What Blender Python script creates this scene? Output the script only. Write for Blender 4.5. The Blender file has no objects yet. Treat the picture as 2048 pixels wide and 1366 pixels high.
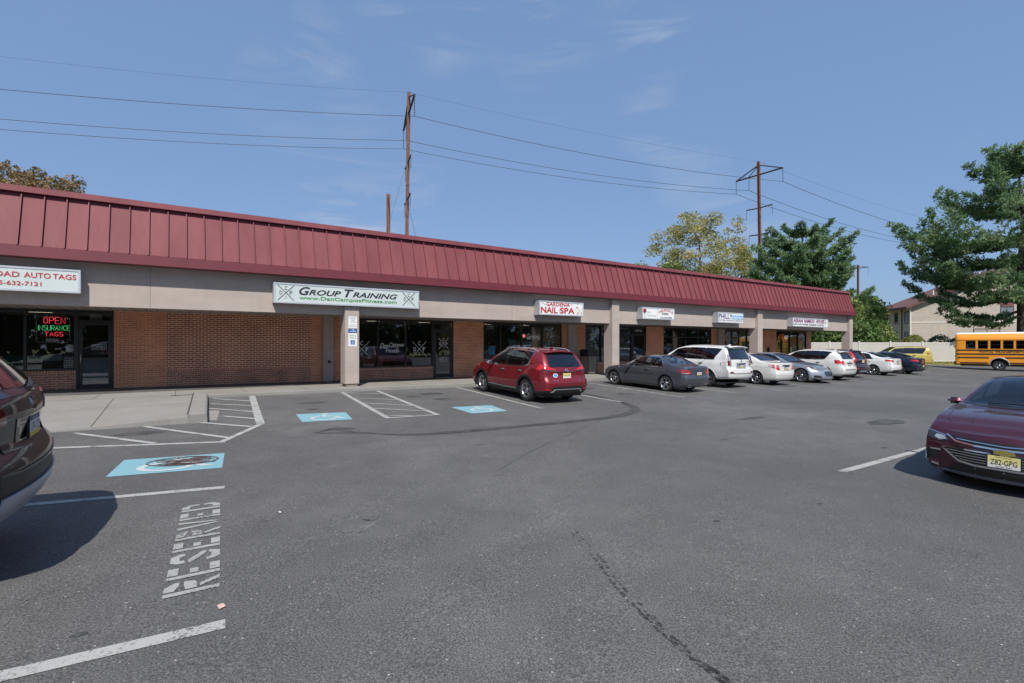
import bpy, bmesh, math, random
from mathutils import Vector, Matrix
R = random.Random(7)
sc = bpy.context.scene
COL = sc.collection
AL = math.atan2(1000, 1506)
DX, DY = math.cos(AL), math.sin(AL)          # along the shop front
NX, NY = DY, -DX                             # out of the shop front, towards the lot
OX, OY = -6.886, 20.80                       # a point at the foot of the shop wall
CAMZ = 1.85

def st2xy(s, t): return OX + s*DX + t*NX, OY + s*DY + t*NY
def xy2st(x, y):
    a, b = x-OX, y-OY
    return a*DX + b*DY, a*NX + b*NY
def fall(t):
    t = max(t, 1.0)
    if t < 8: return .035*(t-3.96)
    u = min(t, 12)-8
    r = .1414 + .035*u - .002875*u*u
    if t > 12: r += .012*(min(t, 40)-12)
    return r
def gst(s, t): return CAMZ - (1.56 + .0079*(min(max(s, -40), 38)+2.85) + fall(t))
def gz(x, y): return gst(*xy2st(x, y))
def walk_z(s, t=0.0): return .34 - .004*s + .012*t

# ------------------------------------------------------------------ materials
M = {}
def nmat(name):
    m = bpy.data.materials.new(name); m.use_nodes = True
    nt = m.node_tree
    for n in list(nt.nodes): nt.nodes.remove(n)
    out = nt.nodes.new('ShaderNodeOutputMaterial')
    M[name] = m
    return m, nt, out
def N(nt, typ, **kw):
    n = nt.nodes.new(typ)
    for k, v in kw.items():
        if k.startswith('i_'):
            key = k[2:].replace('_', ' ')
            n.inputs[key].default_value = v
        else: setattr(n, k, v)
    return n
def L(nt, a, b): nt.links.new(a, b)
def rgba(c): return (c[0], c[1], c[2], 1)
def ramp(nt, fac, stops):
    r = N(nt, 'ShaderNodeValToRGB')
    e = r.color_ramp.elements
    while len(e) > 1: e.remove(e[-1])
    e[0].position, e[0].color = stops[0][0], rgba(stops[0][1])
    for p, c in stops[1:]:
        x = e.new(p); x.color = rgba(c)
    L(nt, fac, r.inputs[0])
    return r.outputs[0]
def mixc(nt, fac, a, b):
    m = N(nt, 'ShaderNodeMix', data_type='RGBA')
    for sk, v in ((m.inputs[0], fac), (m.inputs[6], a), (m.inputs[7], b)):
        if isinstance(v, (int, float)): sk.default_value = v
        elif isinstance(v, tuple): sk.default_value = rgba(v)
        else: L(nt, v, sk)
    return m.outputs[2]
def noise(nt, co, scale, detail=4, rough=.55, dist=0):
    n = N(nt, 'ShaderNodeTexNoise'); n.inputs['Scale'].default_value = scale
    n.inputs['Detail'].default_value = detail; n.inputs['Roughness'].default_value = rough
    n.inputs['Distortion'].default_value = dist
    if co is not None: L(nt, co, n.inputs['Vector'])
    return n.outputs[0]
def objco(nt): return N(nt, 'ShaderNodeTexCoord').outputs['Object']
def wco(nt): return N(nt, 'ShaderNodeNewGeometry').outputs['Position']
def plain(name, col, rough=.6, metal=0., var=.12, nscale=6., coat=0., spec=.5, bump=0., bscale=60., emit=None):
    m, nt, out = nmat(name)
    b = N(nt, 'ShaderNodeBsdfPrincipled')
    co = objco(nt)
    if var:
        f = noise(nt, co, nscale)
        lo = tuple(max(0, c*(1-var)) for c in col); hi = tuple(min(1, c*(1+var)) for c in col)
        L(nt, ramp(nt, f, [(.3, lo), (.7, hi)]), b.inputs['Base Color'])
    else: b.inputs['Base Color'].default_value = rgba(col)
    b.inputs['Roughness'].default_value = rough; b.inputs['Metallic'].default_value = metal
    b.inputs['Coat Weight'].default_value = coat; b.inputs['Coat Roughness'].default_value = .04
    b.inputs['Specular IOR Level'].default_value = spec
    if bump:
        bp = N(nt, 'ShaderNodeBump'); bp.inputs['Strength'].default_value = bump; bp.inputs['Distance'].default_value = .01
        L(nt, noise(nt, co, bscale), bp.inputs['Height']); L(nt, bp.outputs[0], b.inputs['Normal'])
    if emit:
        b.inputs['Emission Color'].default_value = rgba(col); b.inputs['Emission Strength'].default_value = emit
    L(nt, b.outputs[0], out.inputs[0])
    return m
def glass(name, tint, refl=1.0, base=.03, rough=0.):
    m, nt, out = nmat(name)
    fr = N(nt, 'ShaderNodeFresnel'); ge = N(nt, 'ShaderNodeNewGeometry')
    io = N(nt, 'ShaderNodeMath', operation='MULTIPLY_ADD'); L(nt, ge.outputs['Backfacing'], io.inputs[0]); io.inputs[1].default_value = 1/1.5-1.5; io.inputs[2].default_value = 1.5
    L(nt, io.outputs[0], fr.inputs['IOR'])
    ma = N(nt, 'ShaderNodeMath', operation='MULTIPLY_ADD'); L(nt, fr.outputs[0], ma.inputs[0])
    ma.inputs[1].default_value = refl; ma.inputs[2].default_value = base
    tr = N(nt, 'ShaderNodeBsdfTransparent'); tr.inputs[0].default_value = rgba(tint)
    gl = N(nt, 'ShaderNodeBsdfGlossy'); gl.inputs['Roughness'].default_value = rough; gl.inputs[0].default_value = (.9, .95, 1, 1)
    mx = N(nt, 'ShaderNodeMixShader')
    L(nt, ma.outputs[0], mx.inputs[0]); L(nt, tr.outputs[0], mx.inputs[1]); L(nt, gl.outputs[0], mx.inputs[2])
    L(nt, mx.outputs[0], out.inputs[0])
    return m
def brick(name, c1, c2, mortar, bw=.217, rh=.0724, ms=.011, var=.5, dirt=None):
    m, nt, out = nmat(name)
    b = N(nt, 'ShaderNodeBsdfPrincipled'); b.inputs['Roughness'].default_value = .85
    co = objco(nt)
    sx = N(nt, 'ShaderNodeSeparateXYZ'); L(nt, co, sx.inputs[0])
    ad = N(nt, 'ShaderNodeMath', operation='ADD'); L(nt, sx.outputs[0], ad.inputs[0]); L(nt, sx.outputs[1], ad.inputs[1])
    cb = N(nt, 'ShaderNodeCombineXYZ'); L(nt, ad.outputs[0], cb.inputs[0]); L(nt, sx.outputs[2], cb.inputs[1])
    bt = N(nt, 'ShaderNodeTexBrick')
    bt.inputs['Scale'].default_value = 1; bt.inputs['Brick Width'].default_value = bw; bt.inputs['Row Height'].default_value = rh
    bt.inputs['Mortar Size'].default_value = ms; bt.inputs['Mortar Smooth'].default_value = .15; bt.inputs['Bias'].default_value = -.1
    bt.inputs['Color1'].default_value = rgba(c1); bt.inputs['Color2'].default_value = rgba(c2); bt.inputs['Mortar'].default_value = rgba(mortar)
    L(nt, cb.outputs[0], bt.inputs['Vector'])
    f = noise(nt, co, 1.3, 5); f2 = noise(nt, co, 23, 3)
    v = ramp(nt, f, [(.3, (1-var*.35,)*3), (.7, (1+var*.3,)*3)])
    v2 = ramp(nt, f2, [(.25, (1-var*.35,)*3), (.75, (1+var*.3,)*3)])
    m1 = N(nt, 'ShaderNodeMix', data_type='RGBA', blend_type='MULTIPLY'); m1.inputs[0].default_value = 1
    L(nt, bt.outputs[0], m1.inputs[6]); L(nt, v, m1.inputs[7])
    m2 = N(nt, 'ShaderNodeMix', data_type='RGBA', blend_type='MULTIPLY'); m2.inputs[0].default_value = 1
    L(nt, m1.outputs[2], m2.inputs[6]); L(nt, v2, m2.inputs[7])
    c = m2.outputs[2]
    if dirt:
        c = mixc(nt, ramp(nt, noise(nt, co, 2.2, 6, .7), [(.45, (0, 0, 0)), (.75, (dirt[3],)*3)]), c, dirt[:3])
    L(nt, c, b.inputs['Base Color'])
    bp = N(nt, 'ShaderNodeBump'); bp.inputs['Strength'].default_value = .6; bp.inputs['Distance'].default_value = .008; bp.invert = True
    L(nt, bt.outputs['Fac'], bp.inputs['Height']); L(nt, bp.outputs[0], b.inputs['Normal'])
    L(nt, b.outputs[0], out.inputs[0])
    return m
def paint(name, col, metal=.0, rough=.35, coat=1.):
    m, nt, out = nmat(name)
    b = N(nt, 'ShaderNodeBsdfPrincipled')
    b.inputs['Base Color'].default_value = rgba(col); b.inputs['Metallic'].default_value = metal
    b.inputs['Roughness'].default_value = rough; b.inputs['Coat Weight'].default_value = coat; b.inputs['Coat Roughness'].default_value = .02
    co = objco(nt)
    f = noise(nt, co, 3.0, 5)
    lo = tuple(c*.93 for c in col); hi = tuple(min(1, c*1.05) for c in col)
    L(nt, ramp(nt, f, [(.3, lo), (.7, hi)]), b.inputs['Base Color'])
    L(nt, b.outputs[0], out.inputs[0])
    return m
def leafmat(name, cols, scale=1.2, trans=.35, rough=.6):
    m, nt, out = nmat(name)
    co = wco(nt)
    f = noise(nt, co, scale, 2); f2 = noise(nt, co, scale*9, 2)
    mx = N(nt, 'ShaderNodeMath', operation='MULTIPLY_ADD'); L(nt, f2, mx.inputs[0]); mx.inputs[1].default_value = .7
    L(nt, f, mx.inputs[2])
    n = len(cols)
    c = ramp(nt, mx.outputs[0], [(.55+.55*i/(n-1)-.0, cols[i]) for i in range(n)])
    b = N(nt, 'ShaderNodeBsdfPrincipled'); b.inputs['Roughness'].default_value = rough; b.inputs['Specular IOR Level'].default_value = .3
    L(nt, c, b.inputs['Base Color'])
    t = N(nt, 'ShaderNodeBsdfTranslucent'); L(nt, c, t.inputs[0])
    ms = N(nt, 'ShaderNodeMixShader'); ms.inputs[0].default_value = trans
    L(nt, b.outputs[0], ms.inputs[1]); L(nt, t.outputs[0], ms.inputs[2]); L(nt, ms.outputs[0], out.inputs[0])
    return m

# asphalt
def make_asphalt():
    m, nt, out = nmat('asphalt')
    b = N(nt, 'ShaderNodeBsdfPrincipled'); b.inputs['Roughness'].default_value = .68; b.inputs['Specular IOR Level'].default_value = .38
    co = wco(nt)
    big = noise(nt, co, .22, 5, .6, .4); mid = noise(nt, co, 1.7, 5, .6); fine = noise(nt, co, 75, 3, .75); gr = noise(nt, co, 160, 2, .6)
    c = ramp(nt, big, [(.3, (.079, .077, .075)), (.5, (.102, .0995, .097)), (.7, (.134, .131, .127))])
    c = mixc(nt, ramp(nt, mid, [(.35, (.0,)*3), (.7, (.45,)*3)]), c, (.060, .059, .058))
    k = N(nt, 'ShaderNodeMix', data_type='RGBA', blend_type='MULTIPLY'); k.inputs[0].default_value = 1
    L(nt, c, k.inputs[6]); L(nt, ramp(nt, fine, [(.28, (.26,)*3), (.5, (.96,)*3), (.72, (2.1,)*3)]), k.inputs[7])
    k2 = N(nt, 'ShaderNodeMix', data_type='RGBA', blend_type='MULTIPLY'); k2.inputs[0].default_value = 1
    L(nt, k.outputs[2], k2.inputs[6]); L(nt, ramp(nt, gr, [(.3, (.6,)*3), (.7, (1.45,)*3)]), k2.inputs[7])
    c = k2.outputs[2]
    # pale bits of aggregate
    vo = N(nt, 'ShaderNodeTexVoronoi'); vo.inputs['Scale'].default_value = 26; L(nt, co, vo.inputs['Vector'])
    sel = N(nt, 'ShaderNodeSeparateColor'); L(nt, vo.outputs['Color'], sel.inputs[0])
    g1 = N(nt, 'ShaderNodeMath', operation='GREATER_THAN'); L(nt, sel.outputs[0], g1.inputs[0]); g1.inputs[1].default_value = .93
    g2 = N(nt, 'ShaderNodeMath', operation='LESS_THAN'); L(nt, vo.outputs['Distance'], g2.inputs[0]); g2.inputs[1].default_value = .16
    gm = N(nt, 'ShaderNodeMath', operation='MULTIPLY'); L(nt, g1.outputs[0], gm.inputs[0]); L(nt, g2.outputs[0], gm.inputs[1])
    c = mixc(nt, gm.outputs[0], c, (.38, .37, .35))
    # dark drips of oil
    vo2 = N(nt, 'ShaderNodeTexVoronoi'); vo2.inputs['Scale'].default_value = 1.1; L(nt, co, vo2.inputs['Vector'])
    se2 = N(nt, 'ShaderNodeSeparateColor'); L(nt, vo2.outputs['Color'], se2.inputs[0])
    h1 = N(nt, 'ShaderNodeMath', operation='GREATER_THAN'); L(nt, se2.outputs[1], h1.inputs[0]); h1.inputs[1].default_value = .72
    dn = N(nt, 'ShaderNodeMath', operation='MULTIPLY_ADD'); L(nt, noise(nt, co, 30, 3), dn.inputs[0]); dn.inputs[1].default_value = .05; L(nt, vo2.outputs['Distance'], dn.inputs[2])
    h2 = N(nt, 'ShaderNodeMath', operation='LESS_THAN'); L(nt, dn.outputs[0], h2.inputs[0]); h2.inputs[1].default_value = .062
    hm = N(nt, 'ShaderNodeMath', operation='MULTIPLY'); L(nt, h1.outputs[0], hm.inputs[0]); L(nt, h2.outputs[0], hm.inputs[1])
    hs = N(nt, 'ShaderNodeMath', operation='MULTIPLY'); L(nt, hm.outputs[0], hs.inputs[0]); hs.inputs[1].default_value = .6
    c = mixc(nt, hs.outputs[0], c, (.02, .02, .022))
    L(nt, c, b.inputs['Base Color'])
    bp = N(nt, 'ShaderNodeBump'); bp.inputs['Strength'].default_value = .5; bp.inputs['Distance'].default_value = .006
    L(nt, fine, bp.inputs['Height']); L(nt, bp.outputs[0], b.inputs['Normal'])
    L(nt, b.outputs[0], out.inputs[0])
make_asphalt()
def make_roadpaint(name, col, wear=.45, under=(.07, .07, .07)):
    m, nt, out = nmat(name)
    b = N(nt, 'ShaderNodeBsdfPrincipled'); b.inputs['Roughness'].default_value = .75
    co = wco(nt)
    f = noise(nt, co, 38, 6, .75)
    g = noise(nt, co, 4.0, 4, .6)
    a = N(nt, 'ShaderNodeMath', operation='MULTIPLY_ADD'); L(nt, g, a.inputs[0]); a.inputs[1].default_value = .5; L(nt, f, a.inputs[2])
    fac = ramp(nt, a.outputs[0], [(wear+.10, (1, 1, 1)), (wear+.28, (0, 0, 0))])
    cc = mixc(nt, noise(nt, co, 9, 4), tuple(c*.82 for c in col), col)
    L(nt, mixc(nt, fac, cc, under), b.inputs['Base Color'])
    L(nt, b.outputs[0], out.inputs[0])
# inverted sense: high noise sum wears the paint away
def _rp(name, col, cut, under=(.08, .078, .075)):
    m, nt, out = nmat(name)
    b = N(nt, 'ShaderNodeBsdfPrincipled'); b.inputs['Roughness'].default_value = .75
    co = wco(nt)
    f = noise(nt, co, 42, 5, .75); g = noise(nt, co, 3.0, 4, .6)
    a = N(nt, 'ShaderNodeMath', operation='MULTIPLY_ADD'); L(nt, g, a.inputs[0]); a.inputs[1].default_value = .6; L(nt, f, a.inputs[2])
    fac = ramp(nt, a.outputs[0], [(cut, (0, 0, 0)), (cut+.12, (1, 1, 1))])
    cc = mixc(nt, noise(nt, co, 9, 4), tuple(c*.85 for c in col), col)
    L(nt, mixc(nt, fac, cc, under), b.inputs['Base Color'])
    L(nt, b.outputs[0], out.inputs[0])
_rp('white_line', (.37, .37, .355), .84)
_rp('white_letter', (.33, .33, .32), .83)
_rp('blue_patch', (.19, .37, .42), .96, (.08, .078, .075))
_rp('symbol_white', (.46, .50, .50), .92, (.19, .37, .42))
_rp('rust_scuff', (.095, .05, .04), .88, (.19, .37, .42))
_rp('tyre_mark', (.040, .040, .041), .77, (.082, .080, .078))
_rp('chalk', (.19, .19, .185), .66, (.088, .086, .084))

brick('brick_front', (.66, .235, .115), (.50, .170, .085), (.62, .43, .30))
brick('brick_infill', (.40, .120, .066), (.285, .086, .052), (.78, .55, .41), var=.45)
brick('brick_base', (.45, .170, .098), (.33, .125, .076), (.52, .385, .285), var=.6, dirt=(.10, .08, .07, .45))
brick('brick_soldier', (.46, .17, .095), (.36, .13, .078), (.62, .46, .34), bw=.0724, rh=.40, ms=.011)
def make_stucco():
    m, nt, out = nmat('stucco')
    b = N(nt, 'ShaderNodeBsdfPrincipled'); b.inputs['Roughness'].default_value = .9
    co = objco(nt)
    mp = N(nt, 'ShaderNodeMapping'); mp.inputs['Scale'].default_value = (.6, .6, 2.2); L(nt, co, mp.inputs[0])
    f = noise(nt, mp.outputs[0], 1.1, 6, .65)
    c = ramp(nt, f, [(.3, (.35, .295, .262)), (.7, (.42, .36, .322))])
    sk = N(nt, 'ShaderNodeMapping'); sk.inputs['Scale'].default_value = (3.2, 3.2, .22); L(nt, co, sk.inputs[0])
    c = mixc(nt, ramp(nt, noise(nt, sk.outputs[0], 1.6, 6, .7), [(.52, (0,)*3), (.8, (.5,)*3)]), c, (.27, .235, .205))
    L(nt, c, b.inputs['Base Color'])
    bp = N(nt, 'ShaderNodeBump'); bp.inputs['Strength'].default_value = .35; bp.inputs['Distance'].default_value = .006
    L(nt, noise(nt, co, 70, 3), bp.inputs['Height']); L(nt, bp.outputs[0], b.inputs['Normal'])
    L(nt, b.outputs[0], out.inputs[0])
make_stucco()
def make_roofmetal():
    m, nt, out = nmat('roof_metal')
    b = N(nt, 'ShaderNodeBsdfPrincipled'); b.inputs['Roughness'].default_value = .6; b.inputs['Specular IOR Level'].default_value = .25
    co = objco(nt)
    mp = N(nt, 'ShaderNodeMapping'); mp.inputs['Scale'].default_value = (1.2, 1, .25); L(nt, co, mp.inputs[0])
    f = noise(nt, mp.outputs[0], 1.6, 5, .6)
    c = ramp(nt, f, [(.3, (.160, .042, .050)), (.7, (.205, .060, .070))])
    sx = N(nt, 'ShaderNodeSeparateXYZ'); L(nt, co, sx.inputs[0])
    dv = N(nt, 'ShaderNodeMath', operation='MULTIPLY_ADD'); L(nt, sx.outputs[0], dv.inputs[0]); dv.inputs[1].default_value = 1/.4545; dv.inputs[2].default_value = 9.244/.4545
    fl = N(nt, 'ShaderNodeMath', operation='FLOOR'); L(nt, dv.outputs[0], fl.inputs[0])
    wn = N(nt, 'ShaderNodeTexWhiteNoise', noise_dimensions='1D'); L(nt, fl.outputs[0], wn.inputs['W'])
    mm = N(nt, 'ShaderNodeMix', data_type='RGBA', blend_type='MULTIPLY'); mm.inputs[0].default_value = 1
    L(nt, c, mm.inputs[6]); L(nt, ramp(nt, wn.outputs[0], [(0, (.93, .93, .94)), (1, (1.07, 1.07, 1.06))]), mm.inputs[7])
    sk = N(nt, 'ShaderNodeMapping'); sk.inputs['Scale'].default_value = (9, 1, .5); L(nt, co, sk.inputs[0])
    c = mixc(nt, ramp(nt, noise(nt, sk.outputs[0], 1.5, 5, .7), [(.55, (0,)*3), (.8, (.35,)*3)]), mm.outputs[2], (.22, .10, .11))
    L(nt, c, b.inputs['Base Color'])
    bp = N(nt, 'ShaderNodeBump'); bp.inputs['Strength'].default_value = .3; bp.inputs['Distance'].default_value = .02
    L(nt, noise(nt, mp.outputs[0], 2.5, 2), bp.inputs['Height']); L(nt, bp.outputs[0], b.inputs['Normal'])
    L(nt, b.outputs[0], out.inputs[0])
make_roofmetal()
plain('roof_trim_shaded', (.125, .018, .027), .5, var=.1, nscale=2)  # roof red, with the upright fascia's weaker light darkened into the colour
def make_concrete(name, lo, hi):
    m, nt, out = nmat(name)
    b = N(nt, 'ShaderNodeBsdfPrincipled'); b.inputs['Roughness'].default_value = .88
    co = wco(nt)
    f = noise(nt, co, .9, 6, .65); g = noise(nt, co, 45, 3, .6)
    c = ramp(nt, f, [(.3, lo), (.7, hi)])
    k = N(nt, 'ShaderNodeMix', data_type='RGBA', blend_type='MULTIPLY'); k.inputs[0].default_value = 1
    L(nt, c, k.inputs[6]); L(nt, ramp(nt, g, [(.3, (.86,)*3), (.7, (1.1,)*3)]), k.inputs[7])
    st = noise(nt, co, 5, 6, .7)
    L(nt, mixc(nt, ramp(nt, st, [(.58, (0, 0, 0)), (.8, (.4,)*3)]), k.outputs[2], tuple(v*.55 for v in lo)), b.inputs['Base Color'])
    L(nt, b.outputs[0], out.inputs[0])
make_concrete('concrete', (.205, .194, .174), (.262, .246, .226))
make_concrete('kerb_concrete', (.18, .172, .16), (.23, .222, .206))
plain('joint_dark', (.06, .055, .05), .9)
plain('bronze_frame', (.012, .012, .013), .4, var=.1)
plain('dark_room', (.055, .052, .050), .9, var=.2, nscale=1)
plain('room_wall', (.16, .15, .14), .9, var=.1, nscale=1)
plain('ceiling_tile', (.34, .33, .31), .9, var=.05)
plain('sign_white', (.70, .71, .70), .45, var=.03, nscale=2)
plain('sign_white_dim', (.50, .56, .55), .45, var=.04, nscale=2)
plain('sign_case', (.42, .43, .44), .4, var=.05, metal=.2)
plain('alu', (.55, .56, .57), .35, metal=.9, var=.05)
plain('text_red', (.42, .02, .035), .5, var=.05)
plain('text_dark', (.022, .020, .035), .5, var=.05)
plain('text_green', (.06, .26, .05), .5, var=.05)
plain('text_blue', (.02, .035, .20), .5, var=.05)
plain('text_sky', (.05, .33, .62), .5, var=.05)
plain('text_purple', (.16, .012, .11), .5, var=.05)
plain('text_grey', (.30, .31, .33), .5, var=.05)
plain('text_white', (.80, .80, .80), .5, var=.03)
plain('plain_white', (.74, .74, .72), .5, var=.04)
plain('sign_blue', (.015, .085, .30), .45, var=.05)
plain('paper', (.62, .62, .62), .7, var=.05, nscale=30)
plain('film_grey', (.13, .17, .19), .5, var=.12, nscale=3)
plain('blind', (.42, .44, .44), .6, var=.08)
plain('black_plastic', (.014, .014, .015), .5, var=.15, nscale=10)
plain('black_gloss', (.008, .008, .009), .12, var=0, coat=.5)
plain('grey_plastic', (.16, .17, .20), .5, var=.1)
plain('silver_plastic', (.36, .38, .42), .38, metal=.4, var=.06)
plain('rubber', (.018, .018, .019), .85, var=.25, nscale=12)
plain('rim_alloy', (.52, .53, .54), .26, metal=.95, var=.06)
plain('rim_dark', (.03, .03, .032), .35, metal=.5, var=.1)
plain('chrome', (.72, .73, .74), .12, metal=1, var=.03)
plain('brake_red', (.40, .01, .012), .4, var=0)
plain('interior_dark', (.035, .034, .034), .8, var=.15)
plain('interior_tan', (.30, .27, .23), .8, var=.15)
plain('lamp_red', (.50, .012, .016), .12, var=.25, nscale=26, coat=1)
plain('lamp_red_dark', (.13, .006, .010), .1, var=.3, nscale=30, coat=1)
plain('lamp_clear', (.50, .50, .51), .1, var=.4, nscale=34, coat=1, metal=.5)
plain('lamp_black', (.03, .03, .034), .06, var=.4, nscale=22, coat=1)
plain('lamp_amber', (.55, .18, .03), .2, var=.2)
plain('plate_yellow', (.68, .60, .23), .5, var=.06)
plain('plate_white', (.66, .66, .66), .5, var=.05)
plain('plate_blue', (.03, .05, .14), .5, var=.05)
plain('plate_gold', (.55, .38, .05), .5, var=.05)
plain('gold', (.60, .40, .10), .3, metal=.9, var=.05)
plain('stone_panel', (.20, .175, .14), .85, var=.55, nscale=90)
plain('neon_red', (1., .06, .09), .4, var=0, emit=1.1)
plain('neon_green', (.12, .75, .28), .4, var=0, emit=.75)
plain('neon_pink', (.9, .25, .28), .4, var=0, emit=.5)
plain('neon_tube_off', (.42, .42, .40), .4, var=0)
plain('vinyl_fence', (.46, .44, .405), .5, var=.04, nscale=1)
plain('vinyl_post', (.52, .50, .47), .5, var=.04, nscale=1)
plain('bus_yellow', (.70, .27, .012), .35, var=.05, nscale=2, coat=.6)
plain('bus_white', (.74, .76, .78), .4, var=.04)
plain('bus_black', (.012, .011, .011), .5, var=.1)
plain('rusty_steel', (.15, .066, .048), .85, var=.4, nscale=3)
plain('dark_steel', (.035, .030, .034), .7, var=.2)
plain('insulator', (.05, .04, .045), .35, var=.1)
plain('cable', (.030, .030, .036), .6, var=0)
plain('bark', (.085, .065, .055), .95, var=.45, nscale=8, bump=.8, bscale=14)
plain('pale_bark', (.20, .19, .17), .95, var=.4, nscale=5, bump=.5, bscale=14)
plain('shingle_red', (.125, .060, .055), .9, var=.25, nscale=6)
plain('brown_trim', (.10, .045, .040), .7, var=.1)
plain('white_trim', (.62, .61, .58), .6, var=.05)
plain('maroon_panel', (.16, .065, .068), .8, var=.12)
brick('siding', (.40, .355, .31), (.385, .342, .298), (.29, .26, .225), bw=7.3, rh=.24, ms=.018, var=.25)
plain('grass_green', (.12, .125, .030), .9, var=.5, nscale=4)
glass('shop_glass', (.66, .70, .69), 1.4, .06)
glass('car_glass', (.42, .47, .49), 1.1, .03)
glass('privacy_glass', (.06, .065, .075), 1.2, .03)
glass('rear_glass', (.10, .12, .16), 1.3, .05)
leafmat('leaf_pine', [(.045, .10, .048), (.10, .185, .082), (.18, .28, .125), (.30, .38, .20)], .6, .45)
leafmat('leaf_yellow', [(.13, .16, .05), (.26, .27, .09), (.42, .39, .16), (.52, .44, .20)], .45, .45)
leafmat('leaf_brown', [(.09, .10, .04), (.16, .14, .06), (.27, .18, .09), (.36, .21, .12)], .5, .35)
leafmat('leaf_green', [(.05, .11, .026), (.10, .18, .045), (.18, .26, .07), (.26, .31, .11)], .5, .35)
leafmat('leaf_dark', [(.018, .036, .014), (.030, .055, .020), (.05, .08, .03)], .4, .25)
leafmat('leaf_hedge', [(.10, .135, .022), (.18, .20, .035), (.26, .26, .05)], 1.2, .3)
leafmat('leaf_blue', [(.03, .065, .04), (.055, .10, .06), (.09, .14, .085)], .8, .25)

# ------------------------------------------------------------------ objects
def tag(o, label=None, cat=None, group=None, kind=None):
    if label: o['label'] = label
    if cat: o['category'] = cat
    if group: o['group'] = group
    if kind: o['kind'] = kind
    return o
def thing(name, label, cat, loc=(0, 0, 0), rz=0., group=None):
    o = bpy.data.objects.new(name, None); COL.objects.link(o)
    o.location = loc; o.rotation_euler = (0, 0, rz); o.empty_display_size = .2
    return tag(o, label, cat, group)
class MB:
    def __init__(s): s.v = []; s.f = []; s.m = []; s.mats = []; s.sm = []
    def mi(s, mat):
        if mat not in s.mats: s.mats.append(mat)
        return s.mats.index(mat)
    def add(s, vs, fs, mat, smooth=False):
        b = len(s.v); s.v += [tuple(p) for p in vs]
        k = s.mi(mat)
        for f in fs: s.f.append(tuple(b+i for i in f)); s.m.append(k); s.sm.append(smooth)
        return b
    def box(s, x0, x1, y0, y1, z0, z1, mat):
        if x1 < x0: x0, x1 = x1, x0
        if y1 < y0: y0, y1 = y1, y0
        if z1 < z0: z0, z1 = z1, z0
        vs = [(x0, y0, z0), (x1, y0, z0), (x1, y1, z0), (x0, y1, z0), (x0, y0, z1), (x1, y0, z1), (x1, y1, z1), (x0, y1, z1)]
        s.add(vs, [(0, 3, 2, 1), (4, 5, 6, 7), (0, 1, 5, 4), (1, 2, 6, 5), (2, 3, 7, 6), (3, 0, 4, 7)], mat)
    def rbox(s, x0, x1, y0, y1, z0, z1, r, mat, seg=2):
        bm = bmesh.new(); bmesh.ops.create_cube(bm, size=1)
        for v in bm.verts: v.co = Vector(((x0+x1)/2+v.co.x*abs(x1-x0), (y0+y1)/2+v.co.y*abs(y1-y0), (z0+z1)/2+v.co.z*abs(z1-z0)))
        bmesh.ops.bevel(bm, geom=bm.edges[:], offset=r, segments=seg, affect='EDGES', profile=.5)
        s.bm(bm, mat, True)
    def bm(s, bm, mat, smooth=False, mx=None):
        bm.verts.ensure_lookup_table(); bm.verts.index_update()
        s.add([(mx @ v.co if mx else v.co) for v in bm.verts], [[v.index for v in f.verts] for f in bm.faces], mat, smooth)
        bm.free()
    def tube(s, pts, rad, mat, n=8, cap=True, smooth=True):
        pts = [Vector(p) for p in pts]
        rr = rad if isinstance(rad, (list, tuple)) else [rad]*len(pts)
        vs = []; fs = []; up = None
        for i, p in enumerate(pts):
            d = (pts[min(i+1, len(pts)-1)]-pts[max(i-1, 0)])
            d = d.normalized() if d.length > 1e-9 else Vector((0, 0, 1))
            if up is None:
                up = d.orthogonal().normalized()
            up = (up - d*up.dot(d)); up = up.normalized() if up.length > 1e-6 else d.orthogonal().normalized()
            sd = d.cross(up)
            for k in range(n):
                a = 2*math.pi*k/n
                vs.append(p + (up*math.cos(a)+sd*math.sin(a))*rr[i])
        for i in range(len(pts)-1):
            for k in range(n):
                k2 = (k+1) % n
                fs.append((i*n+k, i*n+k2, (i+1)*n+k2, (i+1)*n+k))
        b = s.add(vs, fs, mat, smooth)
        if cap:
            s.add([vs[k] for k in range(n)][::-1], [tuple(range(n))], mat)
            s.add([vs[(len(pts)-1)*n+k] for k in range(n)], [tuple(range(n))], mat)
    def prism(s, prof, a0, a1, mat, axis='x', smooth=False):
        # prof: list of (p,q); extruded along axis from a0 to a1. x: (a,p,q); y: (p,a,q); z:(p,q,a)
        def P(a, pq): return {'x': (a, pq[0], pq[1]), 'y': (pq[0], a, pq[1]), 'z': (pq[0], pq[1], a)}[axis]
        n = len(prof); vs = [P(a0, q) for q in prof]+[P(a1, q) for q in prof]
        fs = [(i, (i+1) % n, n+(i+1) % n, n+i) for i in range(n)]
        s.add(vs, fs, mat, smooth)
        s.add(vs[:n][::-1], [tuple(range(n))], mat); s.add(vs[n:], [tuple(range(n))], mat)
    def build(s, name, parent=None, fixn=True, **tg):
        me = bpy.data.meshes.new(name)
        me.from_pydata(s.v, [], s.f)
        for mt in s.mats: me.materials.append(M[mt])
        me.polygons.foreach_set('material_index', s.m)
        me.polygons.foreach_set('use_smooth', s.sm)
        me.update()
        if fixn and len(s.f) < 60000:
            bm = bmesh.new(); bm.from_mesh(me)
            bmesh.ops.recalc_face_normals(bm, faces=bm.faces); bm.to_mesh(me); bm.free()
        o = bpy.data.objects.new(name, me); COL.objects.link(o)
        if parent: o.parent = parent
        tag(o, **tg)
        return o
def copy_tree(o, parent=None):
    c = o.copy(); COL.objects.link(c)
    if parent: c.parent = parent
    for ch in [x for x in bpy.data.objects if x.parent == o]: copy_tree(ch, c)
    return c
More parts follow.
